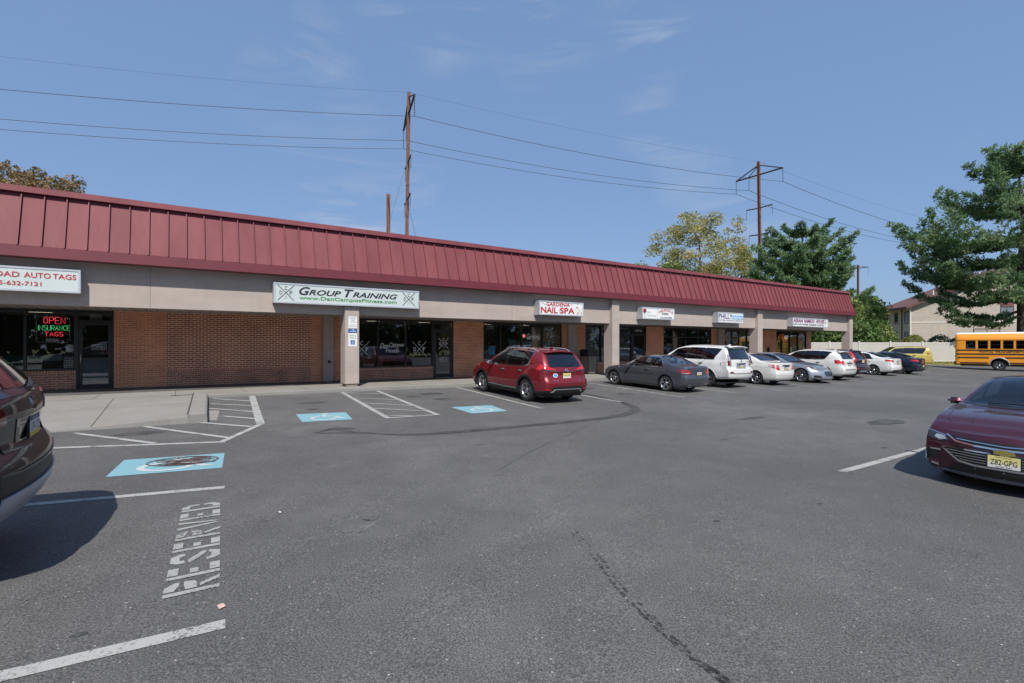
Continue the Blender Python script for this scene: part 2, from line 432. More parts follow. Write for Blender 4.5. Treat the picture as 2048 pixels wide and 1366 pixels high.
def text_mesh(s, shear=0., offset=0., spacing=1., extrude=.003, res=3):
    cu = bpy.data.curves.new('lettering', 'FONT'); cu.body = s; cu.shear = shear; cu.offset = offset
    cu.space_character = spacing; cu.extrude = 0; cu.resolution_u = res
    cu.align_x = 'LEFT'
    o = bpy.data.objects.new('lettering', cu); COL.objects.link(o)
    dg = bpy.context.evaluated_depsgraph_get(); dg.update()
    me = bpy.data.meshes.new_from_object(o.evaluated_get(dg))
    vs = [v.co.copy() for v in me.vertices]; fs = [list(p.vertices) for p in me.polygons]
    bpy.data.objects.remove(o); bpy.data.curves.remove(cu); bpy.data.meshes.remove(me)
    return vs, fs
def text_into(mb, s, origin, right, up, w, h, mat, shear=0., offset=0., spacing=1., arc=None, lift=.004):
    """fits the string into a w x h box whose lower left corner is origin."""
    vs, fs = text_mesh(s, shear, offset, spacing)
    if not vs: return
    x0 = min(v.x for v in vs); x1 = max(v.x for v in vs); y0 = min(v.y for v in vs); y1 = max(v.y for v in vs)
    o = Vector(origin); r = Vector(right).normalized(); u = Vector(up).normalized(); nn = r.cross(u)
    out = []
    for v in vs:
        a = (v.x-x0)/(x1-x0)*w; b = (v.y-y0)/(y1-y0)*h
        if arc: b += arc*(1-((a/w-.5)*2)**2)
        out.append(o + r*a + u*b + nn*lift)
    mb.add(out, fs, mat)
def strip2d(mb, pts, width, fn, mat, closed=False):
    """a flat band along a 2-D polyline, mapped to 3-D by fn(a,b)."""
    n = len(pts); vs = []
    for i in range(n):
        a = Vector(pts[i-1] if (i > 0 or closed) else pts[i]); b = Vector(pts[(i+1) % n] if (i < n-1 or closed) else pts[i])
        t = b-a; t = t.normalized() if t.length > 1e-9 else Vector((1, 0))
        nn = Vector((-t.y, t.x))*width/2; p = Vector(pts[i])
        vs += [fn(*(p+nn)), fn(*(p-nn))]
    fs = [(2*i, 2*i+1, 2*((i+1) % n)+1, 2*((i+1) % n)) for i in range(n if closed else n-1)]
    mb.add(vs, fs, mat)
def circle2d(cx, cy, r, n=24, a0=0., a1=360., ry=None):
    ry = ry or r
    m = n if abs(a1-a0) >= 359.9 else n+1
    return [(cx+r*math.cos(math.radians(a0+(a1-a0)*i/n)), cy+ry*math.sin(math.radians(a0+(a1-a0)*i/n))) for i in range(m)]
# ================================================================== the ground and its paint
def axis_vals(bp):
    out = []
    for a, b, st in bp:
        x = a
        while x < b-1e-6: out.append(round(x, 4)); x += st
    out.append(bp[-1][1]); return out
def build_lot():
    sv = axis_vals([(-90, -40, 10), (-40, 38, 3), (38, 110, 12)])
    tv = axis_vals([(-6, 1, 1), (1, 14, .25), (14, 40, 1), (40, 70, 10)])
    mb = MB(); vs = []
    for s in sv:
        for t in tv:
            x, y = st2xy(s, t); vs.append((x, y, gst(s, t)))
    n = len(tv); fs = []
    for i in range(len(sv)-1):
        for j in range(n-1): fs.append((i*n+j, (i+1)*n+j, (i+1)*n+j+1, i*n+j+1))
    mb.add(vs, fs, 'asphalt', True)
    mb.build('parking_lot', kind='structure')
build_lot()
mb = MB(); g = 420
mb.add([(-g, -g, -1.3), (g, -g, -1.3), (g, g, -1.3), (-g, g, -1.3)], [(0, 1, 2, 3)], 'grass_green')
mb.build('ground', kind='structure')

def gsheet(mb, poly, mat, lift=.005, step=.25):
    bm = bmesh.new()
    vs = [bm.verts.new((p[0], p[1], 0)) for p in poly]
    f = bm.faces.new(vs)
    t0 = min(p[1] for p in poly); t1 = max(p[1] for p in poly)
    k = math.ceil(t0/step)
    while k*step < t1:
        if 1 < k*step < 14 or (k % 4 == 0):
            bmesh.ops.bisect_plane(bm, geom=bm.verts[:]+bm.edges[:]+bm.faces[:], plane_co=(0, k*step, 0), plane_no=(0, 1, 0))
        k += 1
    bmesh.ops.triangulate(bm, faces=bm.faces[:])
    for v in bm.verts:
        s, t = v.co.x, v.co.y; x, y = st2xy(s, t); v.co = (x, y, gst(s, t)+lift)
    for f in bm.faces:
        f.normal_update()
        if f.normal.z < 0: f.normal_flip()
    mb.bm(bm, mat)
def seg(p, q, w, w2=None):
    a = Vector(p); b = Vector(q); d = (b-a).normalized(); n = Vector((-d.y, d.x)); w2 = w2 or w
    return [tuple(a-n*w/2), tuple(b-n*w2/2), tuple(b+n*w2/2), tuple(a+n*w/2)]
LW = .105
def line(p, q, w=LW, lift=.005, mat='white_line'):
    mb = MB(); gsheet(mb, seg(p, q, w), mat, lift); return mb.build('parking_line', fixn=False, kind='structure')
# bay lines in front of the shops
for s0, s1, t1 in ((3.0, 2.78, 9.8), (6.05, 5.98, 9.75), (9.32, 9.05, 9.83), (12.45, 12.32, 9.75), (15.45, 15.32, 9.82), (18.7, 18.6, 9.8),
                   (21.9, 21.8, 9.7), (25.1, 25.0, 9.6), (28.4, 28.3, 9.5), (31.6, 31.5, 9.4), (34.9, 34.8, 9.3), (38.2, 38.1, 9.2)):
    line((s0, 4.08), (s1, t1))
# the hatched aisle between the two accessible bays
line((-1.27, 4.14), (-1.61, 9.54), .13); line((-.08, 4.14), (-.33, 9.58), .12); line((-1.67, 9.5), (-.27, 9.56), .10, .009)
for p, q in (((-1.23, 4.33), (-.12, 5.1)), ((-1.35, 5.62), (-.2, 6.57)), ((-1.43, 6.75), (-.26, 7.86)), ((-1.46, 7.86), (-.32, 8.92)), ((-1.52, 9.1), (-.95, 9.5))):
    line(p, q, .085, .009)
# the hatched area by the ramp
line((-7.6, 9.93), (-5.08, 10.72), .12); line((-5.15, 10.72), (-4.27, 9.0), .12, .009); line((-4.31, 9.05), (-3.95, 4.15), .17, .013)
for p, q in (((-7.45, 8.58), (-6.14, 10.3)), ((-6.38, 8.36), (-5.0, 10.36)), ((-5.52, 8.2), (-4.52, 9.3)), ((-4.95, 7.62), (-4.28, 8.33)),
             ((-5.2, 6.2), (-4.2, 7.27)), ((-5.08, 5.4), (-4.12, 6.21)), ((-4.96, 4.35), (-4.05, 5.3))):
    line(p, q, .11, .009)
# bays on the near side
line((-9.5, 13.1), (-5.3, 13.87), .12); line((-9.5, 17.1), (-5.52, 17.35), .12); line((-9.5, 10.0), (-7.55, 10.0), .1)
line((2.5, 17.62), (7.4, 17.66), .12)
for a, b in (((40.2, 7.5), (43.2, 5.2)), ((44.5, 8.6), (47.2, 6.2)), ((49.2, 9.2), (52.0, 6.6)), ((38.5, 5.5), (41, 3.2))): line(a, b, .12)
# stains, tyre marks, chalky scrapes: part of the lot
def smooth(pts, n=6):
    out = []
    for i in range(len(pts)-1):
        p0 = Vector(pts[max(i-1, 0)]); p1 = Vector(pts[i]); p2 = Vector(pts[i+1]); p3 = Vector(pts[min(i+2, len(pts)-1)])
        for k in range(n):
            u = k/n
            out.append(tuple(.5*((2*p1)+(p2-p0)*u+(2*p0-5*p1+4*p2-p3)*u*u+(3*p1-p0-3*p2+p3)*u**3)))
    out.append(tuple(pts[-1])); return out
def ground_band(mb, pts, w, mat, lift=.0045):
    n = len(pts); vs = []
    for i, p in enumerate(pts):
        a = Vector(pts[max(i-1, 0)]); b = Vector(pts[min(i+1, n-1)]); d = (b-a).normalized(); nn = Vector((-d.y, d.x))
        ww = w(i/(n-1)) if callable(w) else w
        for sg in (-1, 1):
            q = Vector(p)+nn*ww/2*sg; x, y = st2xy(*q); vs.append((x, y, gst(*q)+lift))
    mb.add(vs, [(2*i, 2*i+1, 2*i+3, 2*i+2) for i in range(n-1)], mat)
mb = MB()
curve = smooth([(-3.06, 10.5), (-2.4, 11.3), (-1.64, 11.73), (.1, 11.86), (2.17, 11.93), (3.76, 11.8), (5.0, 11.2), (5.74, 10.15), (6.2, 8.6), (6.45, 7.3), (6.4, 6.4)], 14)
R2 = random.Random(3)
for off, w in ((0, .075), (.09, .05), (-.08, .05), (.15, .03)):
    ground_band(mb, [(p[0]+off*.5+R2.uniform(-.006, .006), p[1]+off) for p in curve], lambda u, w=w: w*(.4+.9*math.sin(math.pi*min(1, u*1.1+.05))), 'tyre_mark', .0045+.0006*(off+.2))
for pts in ([(-3.5, 10.6), (-3.1, 10.25), (-2.85, 10.32), (-2.7, 10.5)], [(-3.45, 10.66), (-3.1, 10.8), (-2.7, 11.05)], [(-3.3, 10.45), (-3.0, 10.38), (-2.75, 10.6)]):
    ground_band(mb, smooth(pts, 6), .07, 'tyre_mark', .0055)
# a trail of drips running to the camera
tr = smooth([(-2.47, 17.2), (-2.73, 17.9), (-2.92, 18.3), (-3.08, 18.76), (-3.2, 19.2), (-3.27, 19.6), (-3.5, 20.3)], 26)
for i, p in enumerate(tr):
    for k in range(2):
        if R2.random() < .35+.4*i/len(tr):
            r = R2.uniform(.006, .014)*(.8+.9*i/len(tr)); c = (p[0]+(.045 if k else -.02)*(1-.6*i/len(tr))+R2.uniform(-.008, .008), p[1]+R2.uniform(-.02, .02))
            gsheet(mb, [(c[0]+r*math.cos(a)*R2.uniform(.6, 1.2), c[1]+1.6*r*math.sin(a)*R2.uniform(.6, 1.2)) for a in [2*math.pi*q/7 for q in range(7)]], 'tyre_mark', .005)
def blotch(c, rx, ry, mat, n=22, jag=.35, lift=.0042):
    gsheet(mb, [(c[0]+rx*math.cos(a)*R2.uniform(1-jag, 1), c[1]+ry*math.sin(a)*R2.uniform(1-jag, 1)) for a in [2*math.pi*q/n for q in range(n)]], mat, lift)
for c, rx, ry, mt in (((-4.28, 16.05), .22, .22, 'chalk'), ((-4.1, 15.9), .10, .12, 'chalk'), ((-5.0, 15.4), .07, .03, 'chalk'), ((-2.0, 15.15), .12, .03, 'chalk'),
                      ((9.0, 15.9), .9, .35, 'tyre_mark'), ((1.1, 6.9), .35, .25, 'tyre_mark'), ((.5, 6.0), .25, .2, 'tyre_mark'), ((-6.4, 9.1), .5, .22, 'tyre_mark'),
                      ((-4.85, 5.0), .5, .35, 'chalk'), ((-4.3, 9.9), .5, .12, 'chalk'), ((-3.9, 13.2), .2, .05, 'chalk'), ((4.2, 16.9), .08, .04, 'chalk'), ((9.8, 12.2), .06, .04, 'chalk'),
                      ((12, 13.0), .25, .07, 'chalk'), ((14.5, 11.5), .3, .1, 'chalk'), ((7.8, 8.2), .4, .3, 'tyre_mark'), ((11, 8.3), .35, .25, 'tyre_mark'), ((17.5, 9.0), .3, .3, 'tyre_mark'), ((1.3, 5.6), .5, .35, 'tyre_mark'), ((-2.6, 6.2), .45, .3, 'tyre_mark'), ((7.6, 6.2), .55, .35, 'tyre_mark'), ((-2.9, 7.4), .2, .15, 'tyre_mark'), ((6.5, 13.8), .7, .12, 'tyre_mark'), ((3.2, 15.2), .18, .05, 'tyre_mark'), ((5.2, 17.2), .12, .05, 'tyre_mark'), ((-1.0, 17.9), .05, .04, 'tyre_mark'), ((.6, 18.2), .05, .03, 'tyre_mark'), ((-6.3, 17.0), .06, .03, 'tyre_mark'), ((-1.2, 13.2), .10, .05, 'tyre_mark')):
    blotch(c, rx, ry, mt)
# a hairline crack in the asphalt
ground_band(mb, [(p[0]+R2.uniform(-.02, .02), p[1]+R2.uniform(-.02, .02)) for p in smooth([(-1.85, 14.9), (.04, 13.68), (3.2, 11.9), (6.81, 9.57)], 22)], .012, 'tyre_mark', .0043)
mb.build('asphalt_marks', fixn=False, kind='structure')

# accessible-parking emblems painted on the asphalt
def quadmap(q):
    a, b, c, d = [Vector(p) for p in q]      # u along a->b, v along a->d
    return lambda u, v: a*(1-u)*(1-v)+b*u*(1-v)+c*u*v+d*(1-u)*v
def emblem_shapes():
    out = []
    def band(pts, w): out.append(('band', pts, w))
    out.append(('poly', circle2d(.56, .88, .062, 14), 0))
    band([(.52, .76), (.50, .52), (.72, .50), (.82, .24), (.90, .26)], .085)
    band([(.51, .66), (.70, .65)], .06)
    band([(.43, .60)]+circle2d(.47, .36, .235, 16, 128, 350, .24), .075)
    return out
def emblem(name, quad, label, scuff=False, flip=False):
    o = thing(name, label, 'painted marking', (0, 0, 0), 0, 'blue accessible parking squares')
    fm = quadmap(quad)
    b = MB(); gsheet(b, [tuple(fm(u, v)) for u, v in ((0, 0), (1, 0), (1, 1), (0, 1))], 'blue_patch', .005); b.build('blue_square', o, False)
    w = MB()
    for k, pts, wd in emblem_shapes():
        P = lambda u, v: tuple(fm(u, 1-v))
        if k == 'poly': gsheet(w, [P(*p) for p in pts], 'symbol_white', .0085)
        else:
            q = MB(); strip2d(q, pts, wd, lambda a, b_: (a, b_, 0), 'symbol_white')
            for f in q.f: gsheet(w, [P(q.v[i][0], q.v[i][1]) for i in f], 'symbol_white', .0085)
    w.build('wheelchair_symbol', o, False)
    if scuff:
        c = MB()
        for k in range(46):
            u, v = .30+.40*R2.random(), .14+.50*R2.random()
            if (u-.6)**2/.12+(v-.38)**2/.08 > 1: continue
            l = R2.uniform(.1, .3); a = R2.uniform(-.3, .3)
            strip2d_pts = [fm(u, v), fm(u+l*.5*math.cos(a), v+l*.4*math.sin(a)), fm(u+l*math.cos(a), v+l*.5*math.sin(a*1.5))]
            ground_band(c, [tuple(p) for p in strip2d_pts], R2.uniform(.012, .05), 'rust_scuff', .0115)
        ring = [tuple(fm(.60+.34*math.cos(a), .38+.28*math.sin(a))) for a in [2*math.pi*q/40 for q in range(41)]]
        ground_band(c, ring, .03, 'rust_scuff', .0125)
        c.build('rust_scuffing', o, False)
emblem('accessible_emblem', [(-6.48, 11.5), (-5.16, 11.72), (-5.26, 12.76), (-6.6, 12.55)], 'blue painted square scuffed with brown marks above the RESERVED lettering', True)
emblem('accessible_emblem', [(-3.41, 8.02), (-2.26, 8.2), (-2.40, 9.32), (-3.48, 9.18)], 'blue wheelchair emblem between the ramp hatching and the striped aisle')
emblem('accessible_emblem', [(.55, 8.52), (1.78, 8.66), (1.62, 9.8), (.54, 9.76)], 'blue wheelchair emblem on the asphalt beside the red car')
# RESERVED stencilled on the asphalt; the letters read along -t, their tops point to -s
def reserved():
    mb = MB()
    def P(u, v, h=1):
        # u 0..1 along the word, v 0..1 letter height
        t = 16.78-2.36*u; s0 = -5.52+.14*u; return (s0-.36*v, t)
    W = 1/8.2
    def bar(i, pts):
        gsheet(mb, [P((i+.08+.78*a)*W*1.02, b) for a, b in pts], 'white_letter', .006)
    def rect(i, a0, a1, b0, b1): bar(i, [(a0, b0), (a1, b0), (a1, b1), (a0, b1)])
    for i, ch in enumerate('RESERVED'):
        if ch in 'RED': rect(i, .0, .24, 0, 1)
        if ch == 'E':
            rect(i, .34, .95, 0, .2); rect(i, .34, .72, .42, .58); rect(i, .34, .95, .8, 1)
        if ch == 'R':
            bar(i, [(.34, .82), (.34, 1), (.7, 1), (.98, .84), (.98, .74), (.74, .74)])
            bar(i, [(.34, .42), (.34, .62), (.74, .66), (.98, .66), (.9, .46), (.7, .42)])
            bar(i, [(.40, .36), (.62, .36), (1.0, 0), (.74, 0)])
        if ch == 'S':
            bar(i, [(.05, .7), (.05, .86), (.25, 1), (.78, 1), (.98, .84), (.98, .72), (.74, .72), (.66, .82), (.35, .82), (.3, .72)])
            bar(i, [(.05, .62), (.3, .66), (.95, .38), (.98, .28), (.75, .3), (.1, .54)])
            bar(i, [(.02, .28), (.28, .28), (.34, .18), (.66, .18), (.75, .24), (.98, .22), (.8, .0), (.25, 0), (.02, .14)])
        if ch == 'V':
            bar(i, [(.0, 1), (.24, 1), (.46, .12), (.36, 0)]); bar(i, [(.98, 1), (.76, 1), (.56, .12), (.64, 0)])
        if ch == 'D':
            bar(i, [(.34, .8), (.34, 1), (.7, 1), (.98, .8), (.98, .56), (.74, .56), (.74, .72), (.62, .8)])
            bar(i, [(.34, .2), (.34, 0), (.7, 0), (.98, .2), (.98, .44), (.74, .44), (.74, .28), (.62, .2)])
    o = mb.build('reserved_lettering', fixn=False)
    tag(o, 'white stencilled RESERVED lettering on the asphalt behind the black car', 'painted marking')
reserved()
def scrap(name, s, t, w, l, mat, label, cat='litter'):
    mb = MB(); pts = [(-w, -l), (w, -l*.8), (w*1.1, l), (-w*.8, l*.9)]
    vs = [(p[0], p[1], .004+.01*R2.random()) for p in pts]
    mb.add(vs+[(v[0], v[1], v[2]-.003) for v in vs], [(0, 1, 2, 3), (7, 6, 5, 4), (0, 4, 5, 1), (1, 5, 6, 2), (2, 6, 7, 3), (3, 7, 4, 0)], mat)
    o = mb.build(name); x, y = st2xy(s, t); o.location = (x, y, gst(s, t)+.004); o.rotation_euler = (0, 0, R2.uniform(0, 3)); tag(o, label, cat)
plain('litter_pink', (.55, .38, .32), .8)
scrap('litter_scrap', -5.53, 17.1, .022, .03, 'litter_pink', 'small pinkish scrap on the asphalt near the end of the nearest white line')
scrap('litter_scrap', -4.87, 15.25, .022, .008, 'paper', 'thin white paper scrap lying on open asphalt right of the RESERVED word')

# ------------------------------------------------------------------ footway, kerb and ramp
FR = thing  # alias
def loc(s, t, z): x, y = st2xy(s, t); return (x, y, z)
def walk():
    mb = MB()
    sv = [-15]+[x*1.0 for x in range(-14, 39)]+[38.8]
    T0, T1 = -.05, 3.84
    for a, b in zip(sv, sv[1:]):
        e = T1 if b > -5.3 else 4.02
        mb.add([loc(a, T0, walk_z(a, 0)), loc(b, T0, walk_z(b, 0)), loc(b, e, walk_z(b, e)), loc(a, e, walk_z(a, e))], [(3, 2, 1, 0)], 'concrete')
    # tooled joints
    j = -13.2
    while j < 38:
        mb.add([loc(j-.008, .02, walk_z(j, 0)+.003), loc(j+.008, .02, walk_z(j, 0)+.003), loc(j+.008, 3.9, walk_z(j, 3.9)+.003), loc(j-.008, 3.9, walk_z(j, 3.9)+.003)], [(0, 1, 2, 3)], 'joint_dark')
        j += 1.83
    mb.add([loc(-5.2, 3.825, walk_z(-5.2, 3.83)+.003), loc(38, 3.825, walk_z(38, 3.83)+.003), loc(38, 3.84, walk_z(38, 3.83)+.003), loc(-5.2, 3.84, walk_z(-5.2, 3.83)+.003)], [(0, 1, 2, 3)], 'joint_dark')
    mb.add([loc(38.8, -.05, walk_z(38.8)), loc(38.8, 4, walk_z(38.8, 4)), loc(38.8, 4, -.8), loc(38.8, -.05, -.8)], [(0, 1, 2, 3)], 'concrete')
    mb.build('sidewalk', kind='structure')
    kb = MB()
    for a, b in zip(sv, sv[1:]):
        if b <= -5.3: continue
        a = max(a, -5.3)
        z = lambda s, d=0: walk_z(s, 3.9)+d
        vs = [loc(a, 3.843, z(a)), loc(b, 3.843, z(b)), loc(b, 3.98, z(b)), loc(a, 3.98, z(a)), loc(b, 4.01, z(b)-.025), loc(a, 4.01, z(a)-.025), loc(b, 4.03, gst(b, 4.03)-.1), loc(a, 4.03, gst(a, 4.03)-.1)]
        kb.add(vs, [(3, 2, 1, 0), (5, 4, 2, 3), (7, 6, 4, 5)], 'kerb_concrete')
    kb.build('kerb', kind='structure')
    rb = MB()
    # sloping apron at the left
    n = 8
    def top(s, t):
        u = (t-4.02)/(8.3-4.02); zl = walk_z(s, 4.0); w = (s+7.4)/1.9
        front = gst(s, 8.3)+.03+.12*max(0, min(1, w)); return zl*(1-u)+front*u
    ss = [-15, -11, -8.5, -7.3, -6.4, -5.36]
    for a, b in zip(ss, ss[1:]):
        for i in range(n):
            t0 = 4.02+(8.3-4.02)*i/n; t1 = 4.02+(8.3-4.02)*(i+1)/n
            rb.add([loc(a, t0, top(a, t0)), loc(b, t0, top(b, t0)), loc(b, t1, top(b, t1)), loc(a, t1, top(a, t1))], [(3, 2, 1, 0)], 'concrete')
        rb.add([loc(a, 8.3, top(a, 8.3)), loc(b, 8.3, top(b, 8.3)), loc(b, 8.33, gst(b, 8.33)-.1), loc(a, 8.33, gst(a, 8.33)-.1)], [(3, 2, 1, 0)], 'kerb_concrete')
    for t in (5.9, 4.03):
        rb.add([loc(-15, t-.008, top(-15, t)+.003), loc(-5.66, t-.008, top(-5.66, t)+.003), loc(-5.66, t+.008, top(-5.66, t)+.003), loc(-15, t+.008, top(-15, t)+.003)], [(0, 1, 2, 3)], 'joint_dark')
    pts = [(-9.4, 3.2), (-8.2, 5.0), (-7.5, 6.3), (-6.6, 8.2)]
    for s in (-7.25, -9.1, -11):
        for i in range(8):
            t0 = 4.05+.52*i; t1 = t0+.52
            rb.add([loc(s-.008, t0, top(s, t0)+.004), loc(s+.008, t0, top(s, t0)+.004), loc(s+.008, t1, top(s, t1)+.004), loc(s-.008, t1, top(s, t1)+.004)], [(0, 1, 2, 3)], 'joint_dark')
    rb.build('sidewalk_apron', kind='structure')
    # raised kerb along the apron's edge
    ks = MB()
    for i in range(10):
        def pt(u, off): return (-5.62+.2*(1-u)+off, 3.6+4.75*u)
        u0, u1 = i/10, (i+1)/10
        vs = []
        for u in (u0, u1):
            for off, dz in ((0, 0), (.03, .0), (.30, .0), (.34, -.02)):
                s, t = pt(u, off); zt = walk_z(s, 3.9)*(1-u)+(gst(s, 8.3)+.165)*u+.025
                vs.append(loc(s, t, zt+dz))
            s, t = pt(u, .36); vs.append(loc(s, t, gst(s, max(t, 4))-.1))
            s, t = pt(u, -.0); vs.append(loc(s, t, gst(s, max(t, 4))-.1))
        ks.add(vs, [(6, 7, 1, 0), (7, 8, 2, 1), (8, 9, 3, 2), (9, 10, 4, 3), (0, 5, 11, 6)], 'concrete')
        if i == 9: ks.add(vs[6:], [(5, 4, 3, 2, 1, 0)], 'kerb_concrete')
        if i == 0: ks.add(vs[:6], [(0, 1, 2, 3, 4, 5)], 'kerb_concrete')
    jb = [(-5.64+.2*(1-u/10), 3.6+4.75*u/10) for u in range(11)]
    for p, q in zip(jb, jb[1:]):
        def zz(p): u = (p[1]-3.6)/4.75; return walk_z(p[0], 3.9)*(1-u)+(gst(p[0], 8.3)+.165)*u+.029
        ks.add([loc(p[0]-.012, p[1], zz(p)), loc(p[0]+.02, p[1], zz(p)), loc(q[0]+.02, q[1], zz(q)), loc(q[0]-.012, q[1], zz(q))], [(0, 1, 2, 3)], 'joint_dark')
    ks.build('apron_kerb', kind='structure')
    pb = MB(); gsheet(pb, [(-5.2, 6.55), (-4.95, 6.72), (-5.08, 8.2), (-5.3, 8.1)], 'concrete', .006); pb.build('concrete_patch', fixn=False, kind='structure')
walk()
# ================================================================== the shop building
BLD = thing('shop_building', 'long single storey brick shop row under a red standing seam mansard roof', 'building', (OX, OY, 0), AL)
ZH = 2.93          # window heads
def wallbox(mb, s0, s1, z0, z1, mat, y0=0., y1=.26): mb.box(s0, s1, y0, y1, z0, z1, mat)
for a, b in ((-7.595, -6.16), (-1.40, -.955), (-.55, .20), (4.96, 6.593), (11.528, 11.86), (12.48, 13.227), (18.227, 19.818), (24.80, 25.4), (25.98, 26.36), (29.86, 33.10), (37.73, 38.5)):
    wf = MB(); wallbox(wf, a, b, -.6, 3.02, 'brick_front'); wf.build('brick_wall', BLD)
wf = MB(); wf.box(38.24, 38.5, .263, 13, -.6, 3.02, 'brick_front')
wf.build('brick_wall', BLD)
wi = MB(); wallbox(wi, -6.157, -1.403, 1.012, 3.02, 'brick_infill', .02); wi.build('infill_brick_panel', BLD)
for a, b, z, y, y2 in ((-6.157, -1.403, .918, .01, .006), (-14, -8.56, .955, .012, -.005), (.203, 3.93, .795, .012, -.005), (13.23, 17.0, .795, .012, -.005)):
    wb = MB(); wallbox(wb, a, b, -.6, z, 'brick_base', y); wb.build('brick_base_course', BLD)
    ws = MB(); wallbox(ws, a, b, z+.003, z+(.091 if y2 > 0 else .075), 'brick_soldier', y2); ws.build('rowlock_course', BLD)
for x in (-6.157, -1.403):
    pass
# pilasters against the wall behind each column
for a, b in ((-.955, -.55), (11.86, 12.48), (25.4, 25.98)):
    mb = MB(); mb.box(a, b, -.16, .26, walk_z(a)+.05, 3.0, 'stucco'); mb.box(a+.04, b-.04, -.13, .2, walk_z(a)-.1, walk_z(a)+.05, 'sign_white')
    p = mb.build('pilaster', BLD)
    if a < 0:
        q = MB(); c = circle2d(-.74, 1.18, .052, 14); q.prism([(y, z) for y, z in []] or [(0, 0), (0, 0), (0, 0)], 0, 0, 'black_plastic') if False else None
        q.tube([(-.74, -.14, 1.18), (-.74, -.20, 1.18)], .052, 'black_plastic', 14); q.tube([(-.71, -.19, 1.16), (-.71, -.25, 1.12)], .022, 'dark_steel', 8)
        q.build('pipe_outlet', p)
# soffit
mb = MB(); mb.box(-15, 38.5, -3.0, -.0, 2.985, 3.05, 'stucco'); mb.build('soffit', BLD)
mb = MB()
s = -14.8
while s < 38.4:
    mb.box(s, s+.02, -2.86, -.01, 2.972, 2.9845, 'kerb_concrete'); s += .30
mb.build('soffit_ribs', BLD)
# stucco beam above the walkway, with control joints
mb = MB(); mb.box(-15, 38.3, -3.11, -2.87, 2.925, 4.3, 'stucco')
mb.build('stucco_beam', BLD)
for s in (-6.5, -.45, 6.2, 18.6, 31.6):
    mb = MB(); mb.box(s, s+.014, -3.113, -3.1, 2.93, 4.13, 'kerb_concrete'); mb.build('control_joint', BLD)
for k, (a, b, zt) in enumerate(((-.95, -.46, 3.205), (12.02, 12.50, 4.105), (24.85, 25.38, 4.105), (37.55, 38.08, 4.105), (-13.8, -13.3, 4.105))):
    mb = MB(); zb = walk_z(a, 3.3)
    mb.box(a, b, -3.30, -2.72, zb+.10, 2.92, 'stucco'); mb.box(a, b, -3.30, -3.113, 2.92, zt, 'stucco')
    # slanted stucco sliver for the beam's shade at the top of the left face
    mb.add([(a, -3.1, 2.92), (a, -2.72, 2.92), (a-.06, -2.87, 2.92)], [(0, 1, 2)], 'stucco')
    mb.box(a+.05, b-.04, -3.27, -2.76, zb-.15, zb+.10, 'stone_panel')
    mb.build('column', BLD)
# red metal mansard roof
RS0, RS1 = -15.0, 38.13
mb = MB()
mb.prism([(-3.45, 4.40), (-2.95, 5.93), (-2.6, 5.93), (-2.6, 4.40)], RS0, RS1, 'roof_metal')
roof = mb.build('mansard_roof', BLD)
mb = MB()
s = RS0-(-9.244 - RS0) % .4545 if False else -9.244-.4545*12
while s < RS1-.05:
    vs = [(s-.013, -3.451, 4.402), (s+.013, -3.451, 4.402), (s-.013, -2.953, 5.925), (s+.013, -2.953, 5.925)]
    nrm = Vector((0, -1.53, .50)).normalized()*.062
    vs += [(v[0], v[1]+nrm.y, v[2]+nrm.z) for v in vs]
    mb.add(vs, [(0, 1, 5, 4), (0, 4, 6, 2), (1, 3, 7, 5), (4, 5, 7, 6), (2, 6, 7, 3)], 'roof_metal')
    s += .4545
mb.build('roof_seams', roof)
mb = MB(); mb.prism([(-3.50, 4.11), (-3.515, 4.13), (-3.49, 4.42), (-3.445, 4.405), (-3.40, 4.40), (-3.40, 4.11)], RS0, RS1+.005, 'roof_trim_shaded'); mb.build('eave_fascia', roof)
mb = MB(); mb.prism([(-3.09, 5.87), (-3.095, 5.88), (-3.07, 6.04), (-2.55, 6.06), (-2.55, 5.94), (-2.97, 5.935)], RS0, RS1+.01, 'roof_metal'); mb.build('ridge_cap', roof)
mb = MB()
mb.add([(RS1+.004, -3.45, 4.40), (RS1+.004, -2.95, 5.93), (RS1+.004, 13, 5.93), (RS1+.004, 13, 4.11), (RS1+.004, -3.45, 4.11)], [(0, 1, 2, 3, 4)], 'roof_metal')
mb.box(RS0, RS1, -3.40, -3.112, 4.13, 4.16, 'roof_trim_shaded')
mb.box(RS0, RS1, -2.6, 13, 5.80, 5.9, 'kerb_concrete')
mb.box(RS0, RS1, 13, 13.2, -.8, 5.9, 'brick_front')
mb.build('roof_deck', BLD)
# eave and gutter joints on fascia
# ------------------------------------------------------------------ shopfronts
def frame_unit(s0, s1, mulls, zs, zh, extra=(), name='shop_window', panes=True, glassmat='shop_glass'):
    mb = MB(); F = .055
    mb.box(s0, s1, .03, .15, zh-.05, zh+.055, 'bronze_frame'); mb.box(s0+F, s1-F, .02, .15, zs, zs+.06, 'bronze_frame')
    mb.box(s0, s0+F, .028, .152, zs, zh-.05, 'bronze_frame'); mb.box(s1-F, s1, .028, .152, zs, zh-.05, 'bronze_frame')
    xs = [s0+F]+list(mulls)+[s1-F]
    for m in mulls: mb.box(m-.03, m+.03, .025, .152, zs+.06, zh-.05, 'bronze_frame')
    for (a, b, z) in extra: mb.box(a, b, .027, .15, z-.03, z+.03, 'bronze_frame')
    o = mb.build(name, BLD)
    if panes:
        for a, b in zip(xs, xs[1:]):
            g = MB(); g.add([(a, .09, zs+.05), (b, .09, zs+.05), (b, .09, zh-.04), (a, .09, zh-.04)], [(0, 1, 2, 3)], glassmat); g.build('pane', o)
    return o
